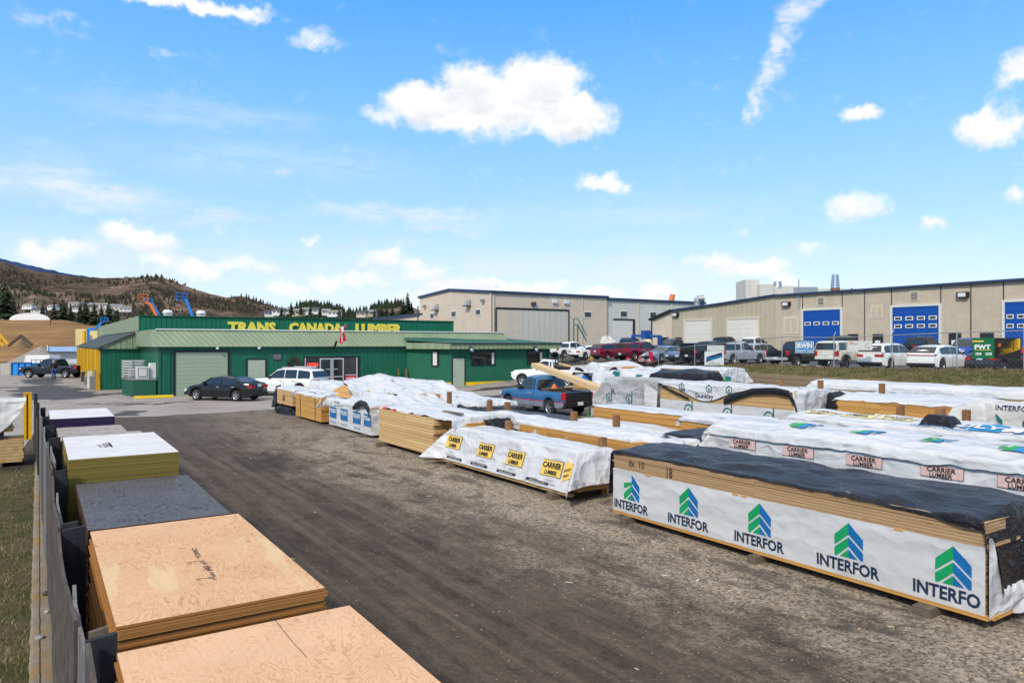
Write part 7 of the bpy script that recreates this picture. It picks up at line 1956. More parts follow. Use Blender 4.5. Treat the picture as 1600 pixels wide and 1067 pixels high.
def vehicle(name, label, cat, x, y, z, rz, kind, paint_, group=None, **o):
    s = dict(SPEC[kind]); W = s['W'] / 2; L = s['L'] / 2
    t = thing(name, label, cat, (x, y, z), rz, group)
    deck, roof = s['deck'], s['roof']
    wr, ra = s['wr'], s['wr'] * 1.2
    x0, x1 = deck[0][0], deck[-1][0]
    xs = set(round(a, 3) for a, _ in deck) | {round(x0 + (x1 - x0) * k / 26, 3) for k in range(27)}
    for c in s['ax']:
        xs = {q for q in xs if abs(q - c) > ra + .03}
        for k in range(11): xs.add(round(c + ra * math.cos(math.pi * k / 10), 3))
        xs.add(round(c - ra - .004, 3)); xs.add(round(c + ra + .004, 3))
    bed = s.get('bed')
    if bed:
        for b in bed: xs.add(b); xs.add(round(b + (.012 if b == bed[0] else -.012), 3))
    xs = sorted(xs)
    def zb(q):
        for c in s['ax']:
            if abs(q - c) < ra: return max(s['zb'], wr + math.sqrt(max(0, ra * ra - (q - c) ** 2)))
        e = min(q - x0, x1 - q)
        return s['zb'] + .14 * (1 - sstep(0, .35, e))
    def hw(q):
        e = min((q - x0), (x1 - q)); return W * (.86 + .14 * sstep(0, .55, e))
    m = MB(); ring = []
    for q in xs:
        w, b, d = hw(q), zb(q), lerp_pts(deck, q)
        b = min(b, d - .06); mid = b + (d - b) * .55
        inb = bed and bed[0] < q < bed[1]
        ins = d - .46 if inb else d + .025
        half = [(0, b), (w * .88, b), (w * .985, b + min(.05, (d - b) * .2)), (w, mid), (w * .985, d - min(.07, (d - b) * .3)), (w * .94, d), (w * .86, d if inb else d + .012), (w * .855, ins), (0, ins if inb else d + .035)]
        ring.append([(q, yy, zz) for yy, zz in half] + [(q, -yy, zz) for yy, zz in half[::-1][1:-1]])
    n = len(ring[0]); vs = [p for r in ring for p in r]; fp, fb = [], []
    for i in range(len(xs) - 1):
        for k in range(n):
            f = (i * n + k, i * n + (k + 1) % n, (i + 1) * n + (k + 1) % n, (i + 1) * n + k)
            dark = k in (0, n - 1) or (bed and bed[0] <= (xs[i] + xs[i + 1]) / 2 <= bed[1] and k in (6, 7, 8, 9))
            (fb if dark else fp).append(f[::-1])
    m.add(vs, fp, paint_, True); m.add(vs, fb, 'black')
    m.add(ring[0], [tuple(range(n))], paint_); m.add(ring[-1], [tuple(range(n))[::-1]], paint_)
    # cabin
    zmax = max(b for _, b in roof); tum = o.get('tum', .76)
    def hc(q, zz):
        d = lerp_pts(deck, q); f = min(1, max(0, (zz - d) / max(.01, zmax - d)))
        return W * (.93 + (tum - .93) * f)
    rx = sorted({round(a, 3) for a, _ in roof} | {round(roof[0][0] + (roof[-1][0] - roof[0][0]) * k / 24, 3) for k in range(25)})
    ring = []
    for q in rx:
        h, d = lerp_pts(roof, q), lerp_pts(deck, q); e = min(.07, max(0.002, (h - d) * .3))
        half = [(hc(q, d), d - .04), (hc(q, h - e), h - e), (hc(q, h) - .05, h - e * .25), (hc(q, h) * .55, h + .012), (0, h + .02)]
        ring.append([(q, yy, zz) for yy, zz in half] + [(q, -yy, zz) for yy, zz in half[::-1][1:]])
    n = len(ring[0])
    m.add([p for r in ring for p in r], [(i * n + k, (i + 1) * n + k, (i + 1) * n + k + 1, i * n + k + 1) for i in range(len(rx) - 1) for k in range(n - 1)], o.get('roof_paint', paint_), True)
    body = m.build('body', t, local=True, sharp=38)
    # glass
    def sidewin(a, b, sy):
        zb_ = s['belt'] + .06; top = []
        for k in range(9):
            q = a + (b - a) * k / 8; zz = lerp_pts(roof, q) - .10
            if zz > zb_ + .08: top.append((q, zz))
        if len(top) < 2: return
        pts = [(a if top[0][0] == a else top[0][0] - .02, zb_), *top, (b, zb_)]
        mm = MB(); mm.poly([(q, sy * (hc(q, zz) + .012), zz) for q, zz in (pts if sy < 0 else pts[::-1])], 'car_glass'); mm.build('window', t, local=True)
    for a, b in s['win']:
        for sy in (-1, 1): sidewin(a, b, sy)
    def scr(name, p, sg):
        (xa, za), (xb, zb2) = p; nx_, nz_ = (za - zb2), abs(xb - xa); l = math.hypot(nx_, nz_); off = Vector((sg * nx_ / l * .035, 0, nz_ / l * .035))
        mm = MB(); ya, yb = hc(xa, za) - .09, hc(xb, zb2) - .07
        mm.poly([Vector((xa, -ya, za)) + off, Vector((xa, ya, za)) + off, Vector((xb, yb, zb2)) + off, Vector((xb, -yb, zb2)) + off], 'car_glass'); mm.build(name, t, local=True)
    scr('windscreen', s['ws'], 1); scr('rear_window', s['rw'], -1)
    # wheels
    for c in s['ax']:
        for sy in (-1, 1):
            mm = MB(); yo = W - .01; k = 20
            prof = [(wr * .62, yo), (wr * .93, yo + .005), (wr, yo - .03), (wr, yo - .19), (wr * .93, yo - .215), (wr * .4, yo - .215)]
            mm.grid(lambda a, b: Vector((c + prof[min(5, int(b * 5 + .5))][0] * math.cos(a * 6.2832), sy * prof[min(5, int(b * 5 + .5))][1], wr + prof[min(5, int(b * 5 + .5))][0] * math.sin(a * 6.2832))), k, 5, 'rubber')
            wh = mm.build('wheel', t, local=True)
            mm = MB(); rm = o.get('rim', 'alloy')
            ring_ = [(wr * .64, yo - .012), (wr * .55, yo - .02), (wr * .52, yo - .06)]
            mm.grid(lambda a, b: Vector((c + ring_[min(2, int(b * 2 + .5))][0] * math.cos(a * 6.2832), sy * ring_[min(2, int(b * 2 + .5))][1], wr + ring_[min(2, int(b * 2 + .5))][0] * math.sin(a * 6.2832))), k, 2, rm)
            mm.poly([(c + wr * .54 * math.cos(q * .6283), sy * (yo - .06), wr + wr * .54 * math.sin(q * .6283)) for q in range(10)], 'black')
            for q in range(5):
                a = q * 1.2566 + .3; d = Vector((math.cos(a), 0, math.sin(a))); e = Vector((-d.z, 0, d.x)); b0 = Vector((c, sy * (yo - .025), wr))
                mm.poly([b0 + e * wr * .10, b0 + d * wr * .56 + e * wr * .08, b0 + d * wr * .56 - e * wr * .08, b0 - e * wr * .10], rm)
            mm.poly([(c + wr * .13 * math.cos(q * .785), sy * (yo - .02), wr + wr * .13 * math.sin(q * .785)) for q in range(8)], rm)
            mm.build('rim', wh, local=True)
    # lights, plate, bumpers, mirrors
    zt_ = o.get('tail_z', s['belt'] - .12); hl = o.get('tail_h', .16 if not bed else .34); tw = o.get('tail_w', .30 if not bed else .13)
    for sy in (-1, 1):
        mm = MB(); wq = hw(x0 + .06)
        mm.prism([(x0 - .02, sy * (wq - tw), zt_ - hl / 2), (x0 - .02, sy * (wq + .005), zt_ - hl / 2), (x0 - .02, sy * (wq + .005), zt_ + hl / 2), (x0 - .02, sy * (wq - tw), zt_ + hl / 2)], (.06, 0, 0), 'tail_red')
        mm.prism([(x0 + .04, sy * (wq + .008), zt_ - hl / 2), (x0 + .22, sy * (hw(x0 + .22) + .008), zt_ - hl / 2), (x0 + .22, sy * (hw(x0 + .22) + .008), zt_ + hl / 2), (x0 + .04, sy * (wq + .008), zt_ + hl / 2)], (0, -sy * .05, 0), 'tail_red'); mm.build('tail_light', t, local=True)
        mm = MB(); zh = lerp_pts(deck, x1 - .25) - .16; wq = hw(x1 - .12)
        mm.prism([(x1 - .16, sy * (wq - .36), zh - .07), (x1 - .16, sy * (wq + .004), zh - .07), (x1 - .16, sy * (wq + .004), zh + .08), (x1 - .16, sy * (wq - .36), zh + .08)], (.15, -sy * .02, 0), 'lamp_clear'); mm.build('headlight', t, local=True)
        mm = MB(); xm, zm = s['ws'][1][0] - .28, s['belt'] + .10
        mm.box(xm - .09, xm + .05, sy * (W + .02) - .09, sy * (W + .02) + .09, zm - .06, zm + .08, o.get('mirror', 'black')); mm.build('mirror', t, local=True, bevel=.02)
    bm2 = o.get('bumper', 'black'); zb0 = s['zb'] + .12
    mm = MB(); mm.box(x0 - .05 - (.06 if bed else 0), x0 + .10, -W * .88, W * .88, zb0, zb0 + (.2 if bed else .16), bm2); mm.build('rear_bumper', t, local=True, bevel=.02)
    mm = MB(); mm.box(x1 - .12, x1 + .04, -W * .86, W * .86, zb0, zb0 + .16, o.get('bumper', 'black')); mm.build('front_bumper', t, local=True, bevel=.02)
    mm = MB(); zg = lerp_pts(deck, x1 - .1) - .22; mm.box(x1 - .1, x1 + .012, -W * .5, W * .5, zg - .12, zg + .1, 'black'); mm.build('grille', t, local=True)
    mm = MB(); zp = o.get('plate_z', zt_ - .05 if not bed else zb0 + .14); xp = x0 - (.03 if not bed else .125); mm.box(xp, xp + .02, -.16, .16, zp - .08, zp + .08, 'plate'); mm.build('licence_plate', t, local=True)
    mm = MB()
    for a, b in s['win'][-2:]:
        for sy in (-1, 1):
            q = a - .03; mm.box(q - .005, q + .005, sy * (W + .001) - .002, sy * (W + .001) + .002, s['zb'] + .12, s['belt'] - .03, 'black')
            mm.box(a + .10, a + .30, sy * (W * 1.0) - .014, sy * (W * 1.0) + .014, s['belt'] - .12, s['belt'] - .085, o.get('handle', 'alu'))
    mm.build('door_seams', t, local=True)
    if o.get('cap'):
        b0, b1 = bed[0] - .02, bed[1] + .05; mm = MB()
        mm.prism([(b0, W * .92, 1.15), (b0, W * .80, 1.72), (b0, -W * .80, 1.72), (b0, -W * .92, 1.15)], (b1 - b0, 0, .06), paint_); cp = mm.build('canopy', t, local=True)
        mm = MB(); mm.poly([(b0 - .01, W * .78, 1.24), (b0 - .01, W * .72, 1.64), (b0 - .01, -W * .72, 1.64), (b0 - .01, -W * .78, 1.24)], 'car_glass')
        for sy in (-1, 1): mm.poly([(b0 + .15, sy * (W * .91), 1.26), (b1 - .15, sy * (W * .91), 1.28), (b1 - .15, sy * (W * .83 + .012), 1.66), (b0 + .15, sy * (W * .83 + .012), 1.62)], 'car_glass')
        mm.build('canopy_windows', cp, local=True)
    if o.get('rails'):
        mm = MB()
        for sy in (-1, 1): mm.beam((-1.7, sy * .62, zmax + .05), (.1, sy * .62, zmax + .05), .04, .05, 'alu'); 
        mm.build('roof_rail', t, local=True)
    if bed:
        mm = MB(); mm.box(x0 - .025, x0 + .03, -W * .80, W * .80, .70, 1.13, o.get('gate', paint_)); mm.build('tailgate', t, local=True, bevel=.015)
    if o.get('flares'):
        mm = MB()
        for c in s['ax']:
            for sy in (-1, 1):
                for k in range(10):
                    a0, a1 = math.pi * k / 10, math.pi * (k + 1) / 10
                    P_ = lambda a, r, yy: (c + r * math.cos(a), sy * yy, wr + r * math.sin(a))
                    mm.add([P_(a0, ra * .98, W + .06), P_(a1, ra * .98, W + .06), P_(a1, ra * 1.16, W + .04), P_(a0, ra * 1.16, W + .04), P_(a1, ra * 1.2, W - .02), P_(a0, ra * 1.2, W - .02)], [(0, 1, 2, 3), (3, 2, 4, 5)], 'dark_grey')
        mm.build('fender_flares', t, local=True)
    return t
def lot(u, Z): p = GZ(u, HYP, Z); return p.x, p.y
GL = 'vehicles parked in the raised lot'
def pk(label, cat, u, Z, kind, paint_, hd=0, dz=0.0, name='parked_car', **o):
    x, y = lot(u, Z * (.945 if Z < 60 and dz == 0 else 1)); return vehicle(name, label, cat, x, y, LOT + dz, R(hd), kind, paint_, GL, **o)
pk('white crew pickup with black windows at the far left of the raised lot', 'pickup truck', 893, 88, 'crew', 'paint_white', name='parked_pickup')
pk('white sedan half hidden between the white pickup and the maroon SUV', 'car', 922, 81, 'sedan', 'paint_white')
pk('maroon SUV parked left of the maroon pickup with canopy', 'SUV', 956, 77, 'suv', 'paint_maroon', name='parked_suv')
pk('maroon pickup with a maroon canopy behind the red fence banner', 'pickup truck', 1003, 73, 'crew', 'paint_maroon', name='parked_pickup', cap=True)
pk('blue-grey sedan facing the fence right of the red banner', 'car', 1040, 70, 'sedan', 'paint_steel', 180)
pk('dark navy sedan facing the fence beside the blue-grey sedan', 'car', 1078, 66, 'sedan', 'paint_slate', 180)
pk('black pickup with canopy left of the white square fence sign', 'pickup truck', 1110, 63, 'crew', 'paint_ram', name='parked_pickup', cap=True)
pk('silver pickup showing its tailgate right of the white square fence sign', 'pickup truck', 1152, 60.5, 'pickup', 'paint_silver', name='parked_pickup', bumper='alu')
pk('silver SUV behind the silver pickup', 'SUV', 1190, 65, 'suv', 'paint_silver', name='parked_suv')
pk('large black pickup with red tail lights left of the blue fence sign', 'pickup truck', 1252, 56, 'crew', 'paint_ram', name='parked_pickup', bumper='alu')
pk('cream white boxy off-roader on big black tyres with flared arches', 'SUV', 1319, 52, 'boxy', 'paint_cream', name='parked_suv', flares=True, tail_h=.32, tail_w=.16, tail_z=1.02, tum=.84, bumper='off_white', rim='dark_grey')
pk('white rounded SUV with black lower trim behind the small white banner', 'SUV', 1389, 50, 'suv', 'paint_white', name='parked_suv', tail_w=.42, plate_z=.86)
pk('white angular hatchback with a dark full-width tail band', 'car', 1468, 48, 'hatch', 'paint_white', tail_h=.05, tail_w=.8, tail_z=.98, plate_z=.5)
pk('dark grey sedan seen from behind under the green and yellow banner', 'car', 1560, 46.3, 'sedan', 'paint_charcoal', plate_z=.82)
pk('dark brown sedan cut off by the right picture edge', 'car', 1650, 45, 'sedan', 'paint_brown')
pk('dark navy pickup in the second row behind the maroon SUV', 'pickup truck', 985, 88, 'crew', 'paint_slate', 0, .55, name='parked_pickup')
pk('navy blue pickup in the second row before the lean-to', 'pickup truck', 1050, 84, 'crew', 'paint_slate', 180, .35, name='parked_pickup')
pk('black pickup in the second row before the white overhead doors', 'pickup truck', 1133, 76, 'crew', 'paint_black', 0, .5, name='parked_pickup')
pk('white pickup in the second row behind the silver pickup', 'pickup truck', 1178, 78, 'crew', 'paint_white', 0, .5, name='parked_pickup')
pk('dark pickup in the second row behind the cream off-roader', 'pickup truck', 1316, 61, 'crew', 'paint_black', 0, .45, name='parked_pickup')
pk('black pickup in the second row before the middle blue door', 'pickup truck', 1440, 59, 'crew', 'paint_ram', 0, .35, name='parked_pickup')
pk('bright blue pickup in the second row left of the green banner', 'pickup truck', 1514, 56, 'crew', 'paint_royal', 180, .2, name='parked_pickup')
pk('red car at the right picture edge behind the yellow banner', 'car', 1628, 54, 'sedan', 'paint_red', 0, .2)

# yard vehicles
h1 = math.atan2(.77, -.64)
vehicle('parked_car', 'glossy black sedan with bright window trim parked before the green garage door', 'car', 9.44, 45.87, .01, h1, 'sedan', 'paint_black', None, tail_w=.36, tail_z=.86, plate_z=.92)
vehicle('parked_suv', 'white three-row SUV parked beside the black sedan at the shop entrance', 'SUV', 13.75, 47.6, .01, math.atan2(.80, -.60), 'suv3', 'paint_white', None, tail_h=.12, tail_w=.55, tail_z=1.0, rails=True)
vehicle('parked_pickup', 'dark navy crew pickup parked beyond the yellow bay posts at left', 'pickup truck', 1.15, 85.0, .01, math.atan2(.5476, -.837), 'crew', 'paint_navy', None)
bp = vehicle('parked_pickup', 'old blue and grey pickup with a black tailgate and lumber over its bed', 'pickup truck', 20.9, 29.08, .0, R(92), 'pickup', 'paint_pickup_blue', None, gate='black', tail_z=.96, bumper='black')
wp = vehicle('parked_pickup', 'white pickup with a lumber rack parked behind the blue pickup', 'pickup truck', *GZ(858, HYP, 51.5).xy, .42, math.atan2(.80, -.60), 'pickup', 'paint_white', None)
bi = INV[bp.name].inverted()
m = MB(); m.box(-1.3, -.8, -.75, .75, .78, 1.22, 'bark'); m.box(-1.32, -.78, -.77, .77, 1.221, 1.25, 'wood_dunnage')
m.v = [bi @ p for p in m.v]; tag(m.build('tool_box'), 'brown wooden tool box in the bed of the blue pickup', 'box')
m = MB(); m.tube((-1.1, .2, 1.251), (-1.1, .2, 1.45), .16, 'orange', .05); m.v = [bi @ p for p in m.v]; tag(m.build('orange_cone'), 'small orange cone on the tool box in the blue pickup', 'cone')
def beams(name, label, a, b, nw, nh, w, h):
    m = MB(); d = (b - a).normalized(); s_ = d.cross(Vector((0, 0, 1))).normalized(); u_ = s_.cross(d); rr = random.Random(nw)
    for i in range(nw):
        for j in range(nh):
            o_ = s_ * (i - (nw - 1) / 2) * (w + .004) + u_ * (j * (h + .003)); e = rr.uniform(-.25, .1)
            m.beam(a + o_, b + o_ + d * e, w, h, 'wood_new')
    return tag(m.build(name), label, 'lumber')
beams('long_boards', 'bundle of long new boards slanting over the cab and tailgate of the blue pickup', GZ(836, 573, 37.2), GZ(944, 613, 32.2), 3, 4, .16, .055)
beams('long_boards', 'new boards carried on the rack of the white pickup', GZ(848, 562, 54), GZ(910, 578, 49.6), 2, 2, .14, .05)
wi = INV[wp.name].inverted(); m = MB()
for x in (-2.4, -.75):
    for sy in (-1, 1): m.beam((x, sy * .9, 1.1), (x, sy * .9, 2.0), .06, .06, 'black')
    m.beam((x, -.9, 2.0), (x, .9, 2.0), .06, .06, 'black')
m.box(-2.4, -.9, -.97, -.90, 1.18, 1.5, 'black'); m.box(-2.4, -.9, .90, .97, 1.18, 1.36, 'black')
m.v = [wi @ p for p in m.v]; m.build('lumber_rack', wp)

# ------------------------------------------------------------------ chain-link fence and banners
def seg_at(u):
    """distance at which the sight line through column u meets the fence line"""
    for a, b in zip(Fp, Fp[1:]):
        fa, fb = [(p.x * CS - p.y * SN, p.x * SN + p.y * CS) for p in (a, b)]
        k = (u - 800) / FPX
        den = (fb[0] - fa[0]) - k * (fb[1] - fa[1])
        if abs(den) < 1e-9: continue
        t = (k * fa[1] - fa[0]) / den
        if -.001 <= t <= 1.001: return fa[1] + t * (fb[1] - fa[1])
    return 50
cf = thing('chain_link_fence', 'chain-link fence with galvanised posts between the bank and the parked cars', 'fence', (47, 40, 1.7))
tops = {}
for i, p in enumerate(Fp[1:-1]):
    hgt = 2.0 if i < 6 else (1.75 if i < 8 else 1.5)
    tops[i] = p + Vector((0, 0, hgt))
    m = MB(); m.tube(p - Vector((0, 0, .3)), tops[i] + Vector((0, 0, .12)), .035, 'galvanised'); 
    if i < 6: m.tube(tops[i] + Vector((0, 0, .1)), tops[i] + Vector((.12, -.05, .4)), .02, 'galvanised', n=5)
    m.build('post', cf)
for i in range(len(Fp) - 3):
    a, b = Fp[i + 1], Fp[i + 2]; ta, tb = tops[i], tops[i + 1]
    m = MB(); m.tube(ta, tb, .025, 'galvanised', n=6); m.build('top_rail', cf)
    m = MB(); n_ = int((b - a).length / .22)
    for k in range(-9, n_):
        for sg in (1, -1):
            pts = []
            f0, f1 = k / n_, (k + 9) / n_
            c0, c1 = max(0, f0), min(1, f1)
            if c1 <= c0: continue
            r0, r1 = (c0 - f0) / (f1 - f0), (c1 - f0) / (f1 - f0)
            if sg < 0: r0, r1 = 1 - r0, 1 - r1
            p = a.lerp(b, c0).lerp(ta.lerp(tb, c0), r0); q = a.lerp(b, c1).lerp(ta.lerp(tb, c1), r1)
            w = Vector((0, 0, .0025)); m.poly([p - w, q - w, q + w, p + w], 'galvanised')
    m.build('wire_mesh', cf)
def banner(name, label, u0, u1, v0, v1, base, draw, cat='banner', skew=0.0):
    za, zb_ = seg_at(u0) - .12, seg_at(u1) - .12
    A, B_, C_ = GZ(u0, v1, za), GZ(u1, v1, zb_), GZ(u0, v0, za)
    D = GZ(u1, v0 + skew, zb_)
    nrm = (B_ - A).cross(C_ - A).normalized()
    if nrm.dot(Vector((SN, CS, 0))) > 0: nrm = -nrm
    def P(a, b, o=0.0): return A.lerp(B_, a).lerp(C_.lerp(D, a), b) + nrm * (.012 + o)
    m = MB(); m.prism([A, B_, D, C_], nrm * .011, base)
    t = m.build(name)
    W_, H_ = (B_ - A).length, (C_ - A).length
    inv = INV[t.name]
    md = MB()
    def R_(a0, a1, b0, b1, mat, o=.004): md.poly([P(a0, b0, o), P(a1, b0, o), P(a1, b1, o), P(a0, b1, o)], mat)
    def T_(s_, a, b, h, mat, w=None, bold=.02, rot=0.0, o=.012):
        vs, _ = text_mesh(s_, 1, bold, 'CENTER'); tw = max(q[0] for q in vs) * 2; th = max(q[1] for q in vs)
        kx = (w / tw) if w else h / th * H_ / W_; ky = h / th
        c, sn = math.cos(rot), math.sin(rot)
        md.text(s_, lambda x, y: P(a + x * kx, b + y * ky + x * kx * rot, o), mat, 1, bold)
    def F_(pts, mat, o=.008): md.poly([P(*p, o) for p in pts], mat)
    draw(R_, T_, F_)
    md.build('lettering', t)
    return tag(t, label, cat)
def b_mak(R_, T_, F_):
    F_([(.22, .99), (.5, .62), (.76, .99)], 'banner_black'); F_([(.02, 1), (.10, .9), (.44, .50), (.5, .56), (.56, .50), (.86, .92), (.80, .98), (.5, .40), (.42, .44)], 'white_paint')
    T_('makita', .5, .08, .38, 'white_paint', .88, .03)
banner('fence_banner', 'red banner with white slanted lettering and a white swoosh on the chain-link fence', 978, 1020, 550, 565.5, 'makita_red', b_mak)
def b_wes(R_, T_, F_):
    F_([(.09, .24), (.11, .60), (.90, .86), (.94, .60)], 'ink_navy'); T_('Westform', .52, .42, .24, 'logo_sky', .76, .05, .28)
    R_(.12, .9, .17, .185, 'mid_grey'); T_('WINDOWS', .42, .20, .05, 'mid_grey', .2); T_('doors and more for your home', .5, .08, .05, 'mid_grey', .7); R_(.03, .97, .03, .045, 'mid_grey'); R_(.03, .97, .955, .97, 'mid_grey')
banner('fence_sign', 'white square sign with dark blue slanted script on the chain-link fence', 1101, 1131, 549, 571, 'white_paint', b_wes, 'sign', -2)
banner('fence_sign', 'plain white sheet hung behind the square sign with blue script', 1105, 1131.5, 539.5, 552, 'off_white', lambda R_, T_, F_: R_(.1, .2, .3, .4, 'mid_grey'), 'sign')
def b_irw(R_, T_, F_):
    R_(.03, .97, .04, .42, 'irwin_blue'); R_(.05, .97, .44, .96, 'irwin_blue'); T_('IRWIN', .5, .46, .44, 'white_paint', .84, .05); T_('Industrial Tools', .5, .12, .22, 'white_paint', .86, .02)
banner('fence_sign', 'blue sign with large white capital letters hanging on the fence', 1243, 1271.5, 534, 551.5, 'white_paint', b_irw, 'sign', -.5)
def b_wht(R_, T_, F_):
    R_(.08, .24, .62, .9, 'orange'); T_('STIHL', .16, .68, .14, 'white_paint', .13); T_('Dealer', .35, .62, .12, 'mid_grey', .15)
    F_([(.70, .3), (.78, .7), (.88, .75), (.84, .68), (.78, .62), (.74, .3)], 'pebble'); F_([(.8, .25), (.9, .4), (.86, .2)], 'pebble')
banner('fence_banner', 'small white banner with an orange corner square on the fence', 1324, 1363, 532.5, 547, 'off_white', b_wht)
def b_pwt(R_, T_, F_):
    F_([(.46, 0), (1, 0), (1, 1), (.46, 1)], 'banner_black'); F_([(.48, .05), (.98, .45), (.98, .98), (.90, .95), (.62, .6), (.48, .45)], 'banner_yellow'); F_([(.48, .5), (.56, .68), (.62, .62), (.49, .46)], 'banner_yellow')
    for k in range(3): F_([(.54 + .02 * k, .58), (.555 + .02 * k, .58), (.565 + .02 * k, .74), (.55 + .02 * k, .74)], 'orange', .012)
    F_([(.50, .12), (.97, .5), (.97, .52), (.50, .16)], 'bark', .012); F_([(.84, .42), (.86, .43), (.86, .88), (.84, .86)], 'bark', .012)
    R_(.0, .24, .80, .88, 'sign_yellow'); T_('PWT', .22, .46, .22, 'white_paint', .34, .06); R_(.06, .4, .40, .425, 'sign_yellow'); R_(.07, .19, .16, .28, 'white_paint'); R_(.28, .41, .16, .28, 'white_paint'); T_('LVL', .13, .18, .07, 'banner_green', .09); T_('PWT', .345, .18, .07, 'banner_green', .09)
banner('fence_banner', 'large green banner with white letters and a yellow beam picture on black', 1519.5, 1596, 528, 560, 'banner_green', b_pwt)
def ygt(R_, T_, F_): R_(.1, .9, .1, .3, 'orange')
banner('fence_banner', 'narrow yellow tag hanging on the fence left of the red banner', 922, 926, 552, 563, 'banner_yellow', ygt)

# blue hoist frame and white sacks behind the cars
hf_ = thing('hoist_frame', 'blue steel hoist frame standing behind the maroon pickup', 'hoist', GZ(1010, 545, 86)); m = MB()
m.beam(GZ(987.5, 524.5, 86), GZ(1033, 525.5, 84), .3, .3, 'rack_blue'); 
for u, z in ((989, 86), (1032, 84)):
    p = GZ(u, 525, z); m.beam((p.x, p.y, LOT), p, .3, .3, 'rack_blue')
m.build('beam', hf_); m = MB(); p = GZ(1010, 523, 85); m.box(p.x - .5, p.x + .5, p.y - .4, p.y + .4, p.z - .5, p.z + .5, 'rack_blue'); m.build('trolley', hf_)
p = GZ(950, 540, 100); lump('white_sacks', 'pile of white sacks in front of the grey hall roller door', 'sacks', (p.x, p.y), 1.6, 1.2, 2.4, 'wrap_aged', 9, LOT)
p = GZ(1010, 540, 92); lump('yellow_hose', 'pale yellow coil bundle under the blue hoist frame', 'coil', (p.x, p.y), 1.2, 1.0, 1.9, 'sign_cream', 12, LOT)
p = GZ(864, 545, 95); m = MB(); m.box(p.x - 1.2, p.x + 1.2, p.y - 1, p.y + 1, LOT, LOT + 1.7, 'green_box'); m.box(p.x - 1.3, p.x + 1.3, p.y - 1.1, p.y + 1.1, LOT + 1.7, LOT + 1.8, 'dark_grey'); tag(m.build('green_bin'), 'dark green steel bin beyond the annex corner', 'bin')
for i, (u, v, Z) in enumerate([(1258, 574, 50), (1281, 575.5, 49), (1540, 588, 41), (1503, 585, 41)]):
    rock('stone', ['pale rock at the fence foot below the blue fence sign', 'small pale rock under the cream off-roader', 'flat pale rock in the bank grass below the dark grey sedan', 'small pale rock in the bank grass below the hatchback'][i], GZ(u, v, Z), .28, .25, .13, i + 20, 'stone_pale')

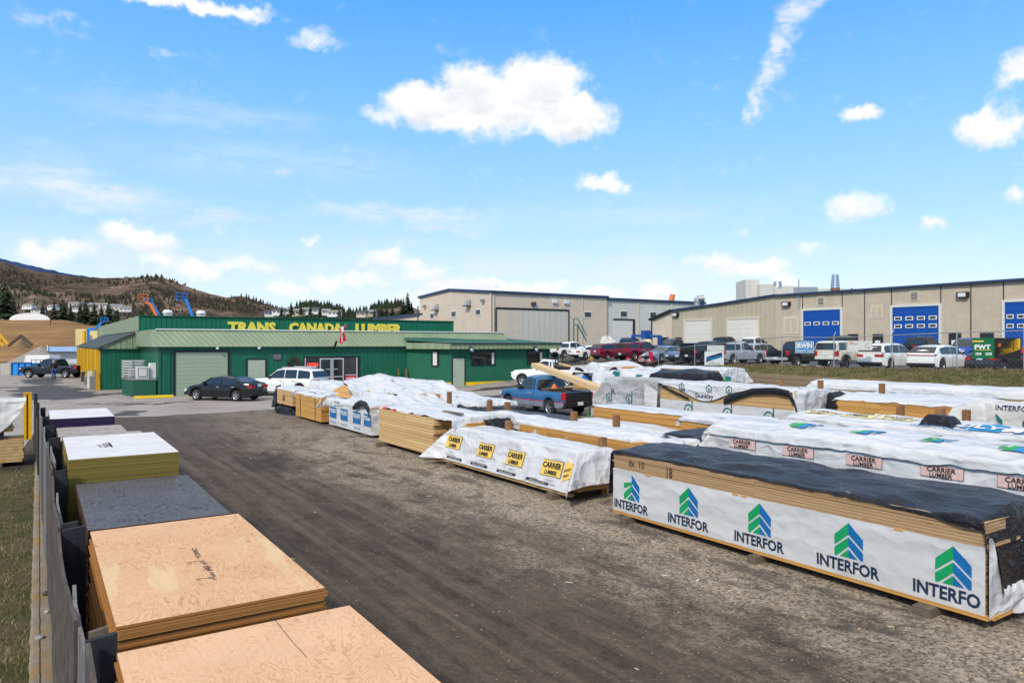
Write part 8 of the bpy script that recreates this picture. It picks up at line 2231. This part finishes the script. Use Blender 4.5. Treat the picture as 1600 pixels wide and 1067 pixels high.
# ------------------------------------------------------------------ person beside the dark pickup
def person(p, face):
    t = thing('person', 'person with grey hair in a dark jacket and blue jeans standing by the dark pickup', 'person', p, face)
    def skin(name, verts, edges, rad, mat, parent):
        me = bpy.data.meshes.new(name); me.from_pydata(verts, edges, []); me.materials.append(MATS[mat]); ob = bpy.data.objects.new(name, me); COL.objects.link(ob); ob.parent = parent
        md = ob.modifiers.new('skin', 'SKIN'); md.use_smooth_shade = True
        for i, r in enumerate(rad): me.skin_vertices[0].data[i].radius = (r, r * (.75 if i in (0, 1, 2) and len(rad) > 12 else 1))
        me.skin_vertices[0].data[0].use_root = True
        sd_ = ob.modifiers.new('sub', 'SUBSURF'); sd_.levels = 1; sd_.render_levels = 1
        return ob
    V = [(0, 0, .93), (0, .01, 1.18), (0, 0, 1.38), (0, .01, 1.50), (0, .03, 1.56), (0, .04, 1.64), (0, .04, 1.72),
         (.19, 0, 1.40), (.25, -.03, 1.14), (.24, .09, .92), (.23, .14, .84), (-.19, 0, 1.40), (-.25, -.03, 1.14), (-.23, .10, .93), (-.22, .16, .86),
         (.10, 0, .88), (.11, .03, .50), (.12, -.01, .09), (.12, .13, .04), (-.10, 0, .88), (-.11, -.02, .50), (-.12, -.05, .09), (-.12, .09, .04)]
    E_ = [(0, 1), (1, 2), (2, 3), (3, 4), (4, 5), (5, 6), (2, 7), (7, 8), (8, 9), (9, 10), (2, 11), (11, 12), (12, 13), (13, 14), (0, 15), (15, 16), (16, 17), (17, 18), (0, 19), (19, 20), (20, 21), (21, 22)]
    rad = [.16, .155, .17, .06, .075, .10, .07, .075, .055, .042, .04, .075, .055, .042, .04, .10, .07, .05, .045, .10, .07, .05, .045]
    b = skin('body', V, E_, rad, 'skin', t)
    skin('jacket', [(0, 0, .86), (0, .01, 1.18), (0, 0, 1.40), (0, .01, 1.49), (.20, 0, 1.41), (.255, -.03, 1.14), (.24, .085, .93), (-.20, 0, 1.41), (-.255, -.03, 1.14), (-.235, .09, .94)], [(0, 1), (1, 2), (2, 3), (2, 4), (4, 5), (5, 6), (2, 7), (7, 8), (8, 9)], [.185, .185, .195, .085, .095, .075, .06, .095, .075, .06], 'jacket', t)
    skin('jeans', [(0, 0, .95), (.10, 0, .86), (.11, .03, .50), (.12, -.01, .10), (-.10, 0, .86), (-.11, -.02, .50), (-.12, -.05, .10)], [(0, 1), (1, 2), (2, 3), (0, 4), (4, 5), (5, 6)], [.165, .12, .09, .075, .12, .09, .075], 'denim', t)
    m = MB(); m.grid(lambda a, b_: Vector((.105 * math.cos(a * 6.283) * math.sin(b_ * 1.75), .02 + .118 * math.sin(a * 6.283) * math.sin(b_ * 1.75), 1.66 + .125 * math.cos(b_ * 1.75))), 14, 8, 'grey_hair'); m.build('hair', t, local=True)
    m = MB()
    for sx_ in (-1, 1): m.box(sx_ * .12 - .05, sx_ * .12 + .05, -.07 + (0 if sx_ > 0 else -.03), .19 + (0 if sx_ > 0 else -.03), 0, .09, 'dark_grey')
    m.build('boots', t, local=True, bevel=.02)
    m = MB()
    for sx_ in (-1, 1): m.tube((sx_ * .035, .135, 1.655), (sx_ * .035, .147, 1.655), .011, 'black')
    m.prism([(-.014, .13, 1.60), (.014, .13, 1.60), (0, .14, 1.66)], (0, .025, 0), 'skin'); m.box(-.025, .025, .125, .14, 1.572, 1.58, 'red')
    m.build('face', t, local=True)
    for sx_ in (-1, 1):
        for k in range(5):
            pass
    # fingers on both hands
    for (hx, hy, hz) in ((.23, .14, .84), (-.22, .16, .86)):
        m = MB()
        for k in range(4):
            q = Vector((hx + (k - 1.5) * .018, hy + .02, hz - .03)); m.tube(q, q + Vector((0, .012, -.055 - .008 * (k in (1, 2)))), .009, 'skin', .007, n=6)
        sgn = -1 if hx > 0 else 1
        m.tube((hx + sgn * .03, hy + .02, hz + .005), (hx + sgn * .05, hy + .05, hz - .03), .010, 'skin', .008, n=6); m.build('fingers', t, local=True)
    return t
pp = GZ(84, HYP, 69.5); person(Vector((pp.x, pp.y, .012)), R(20))
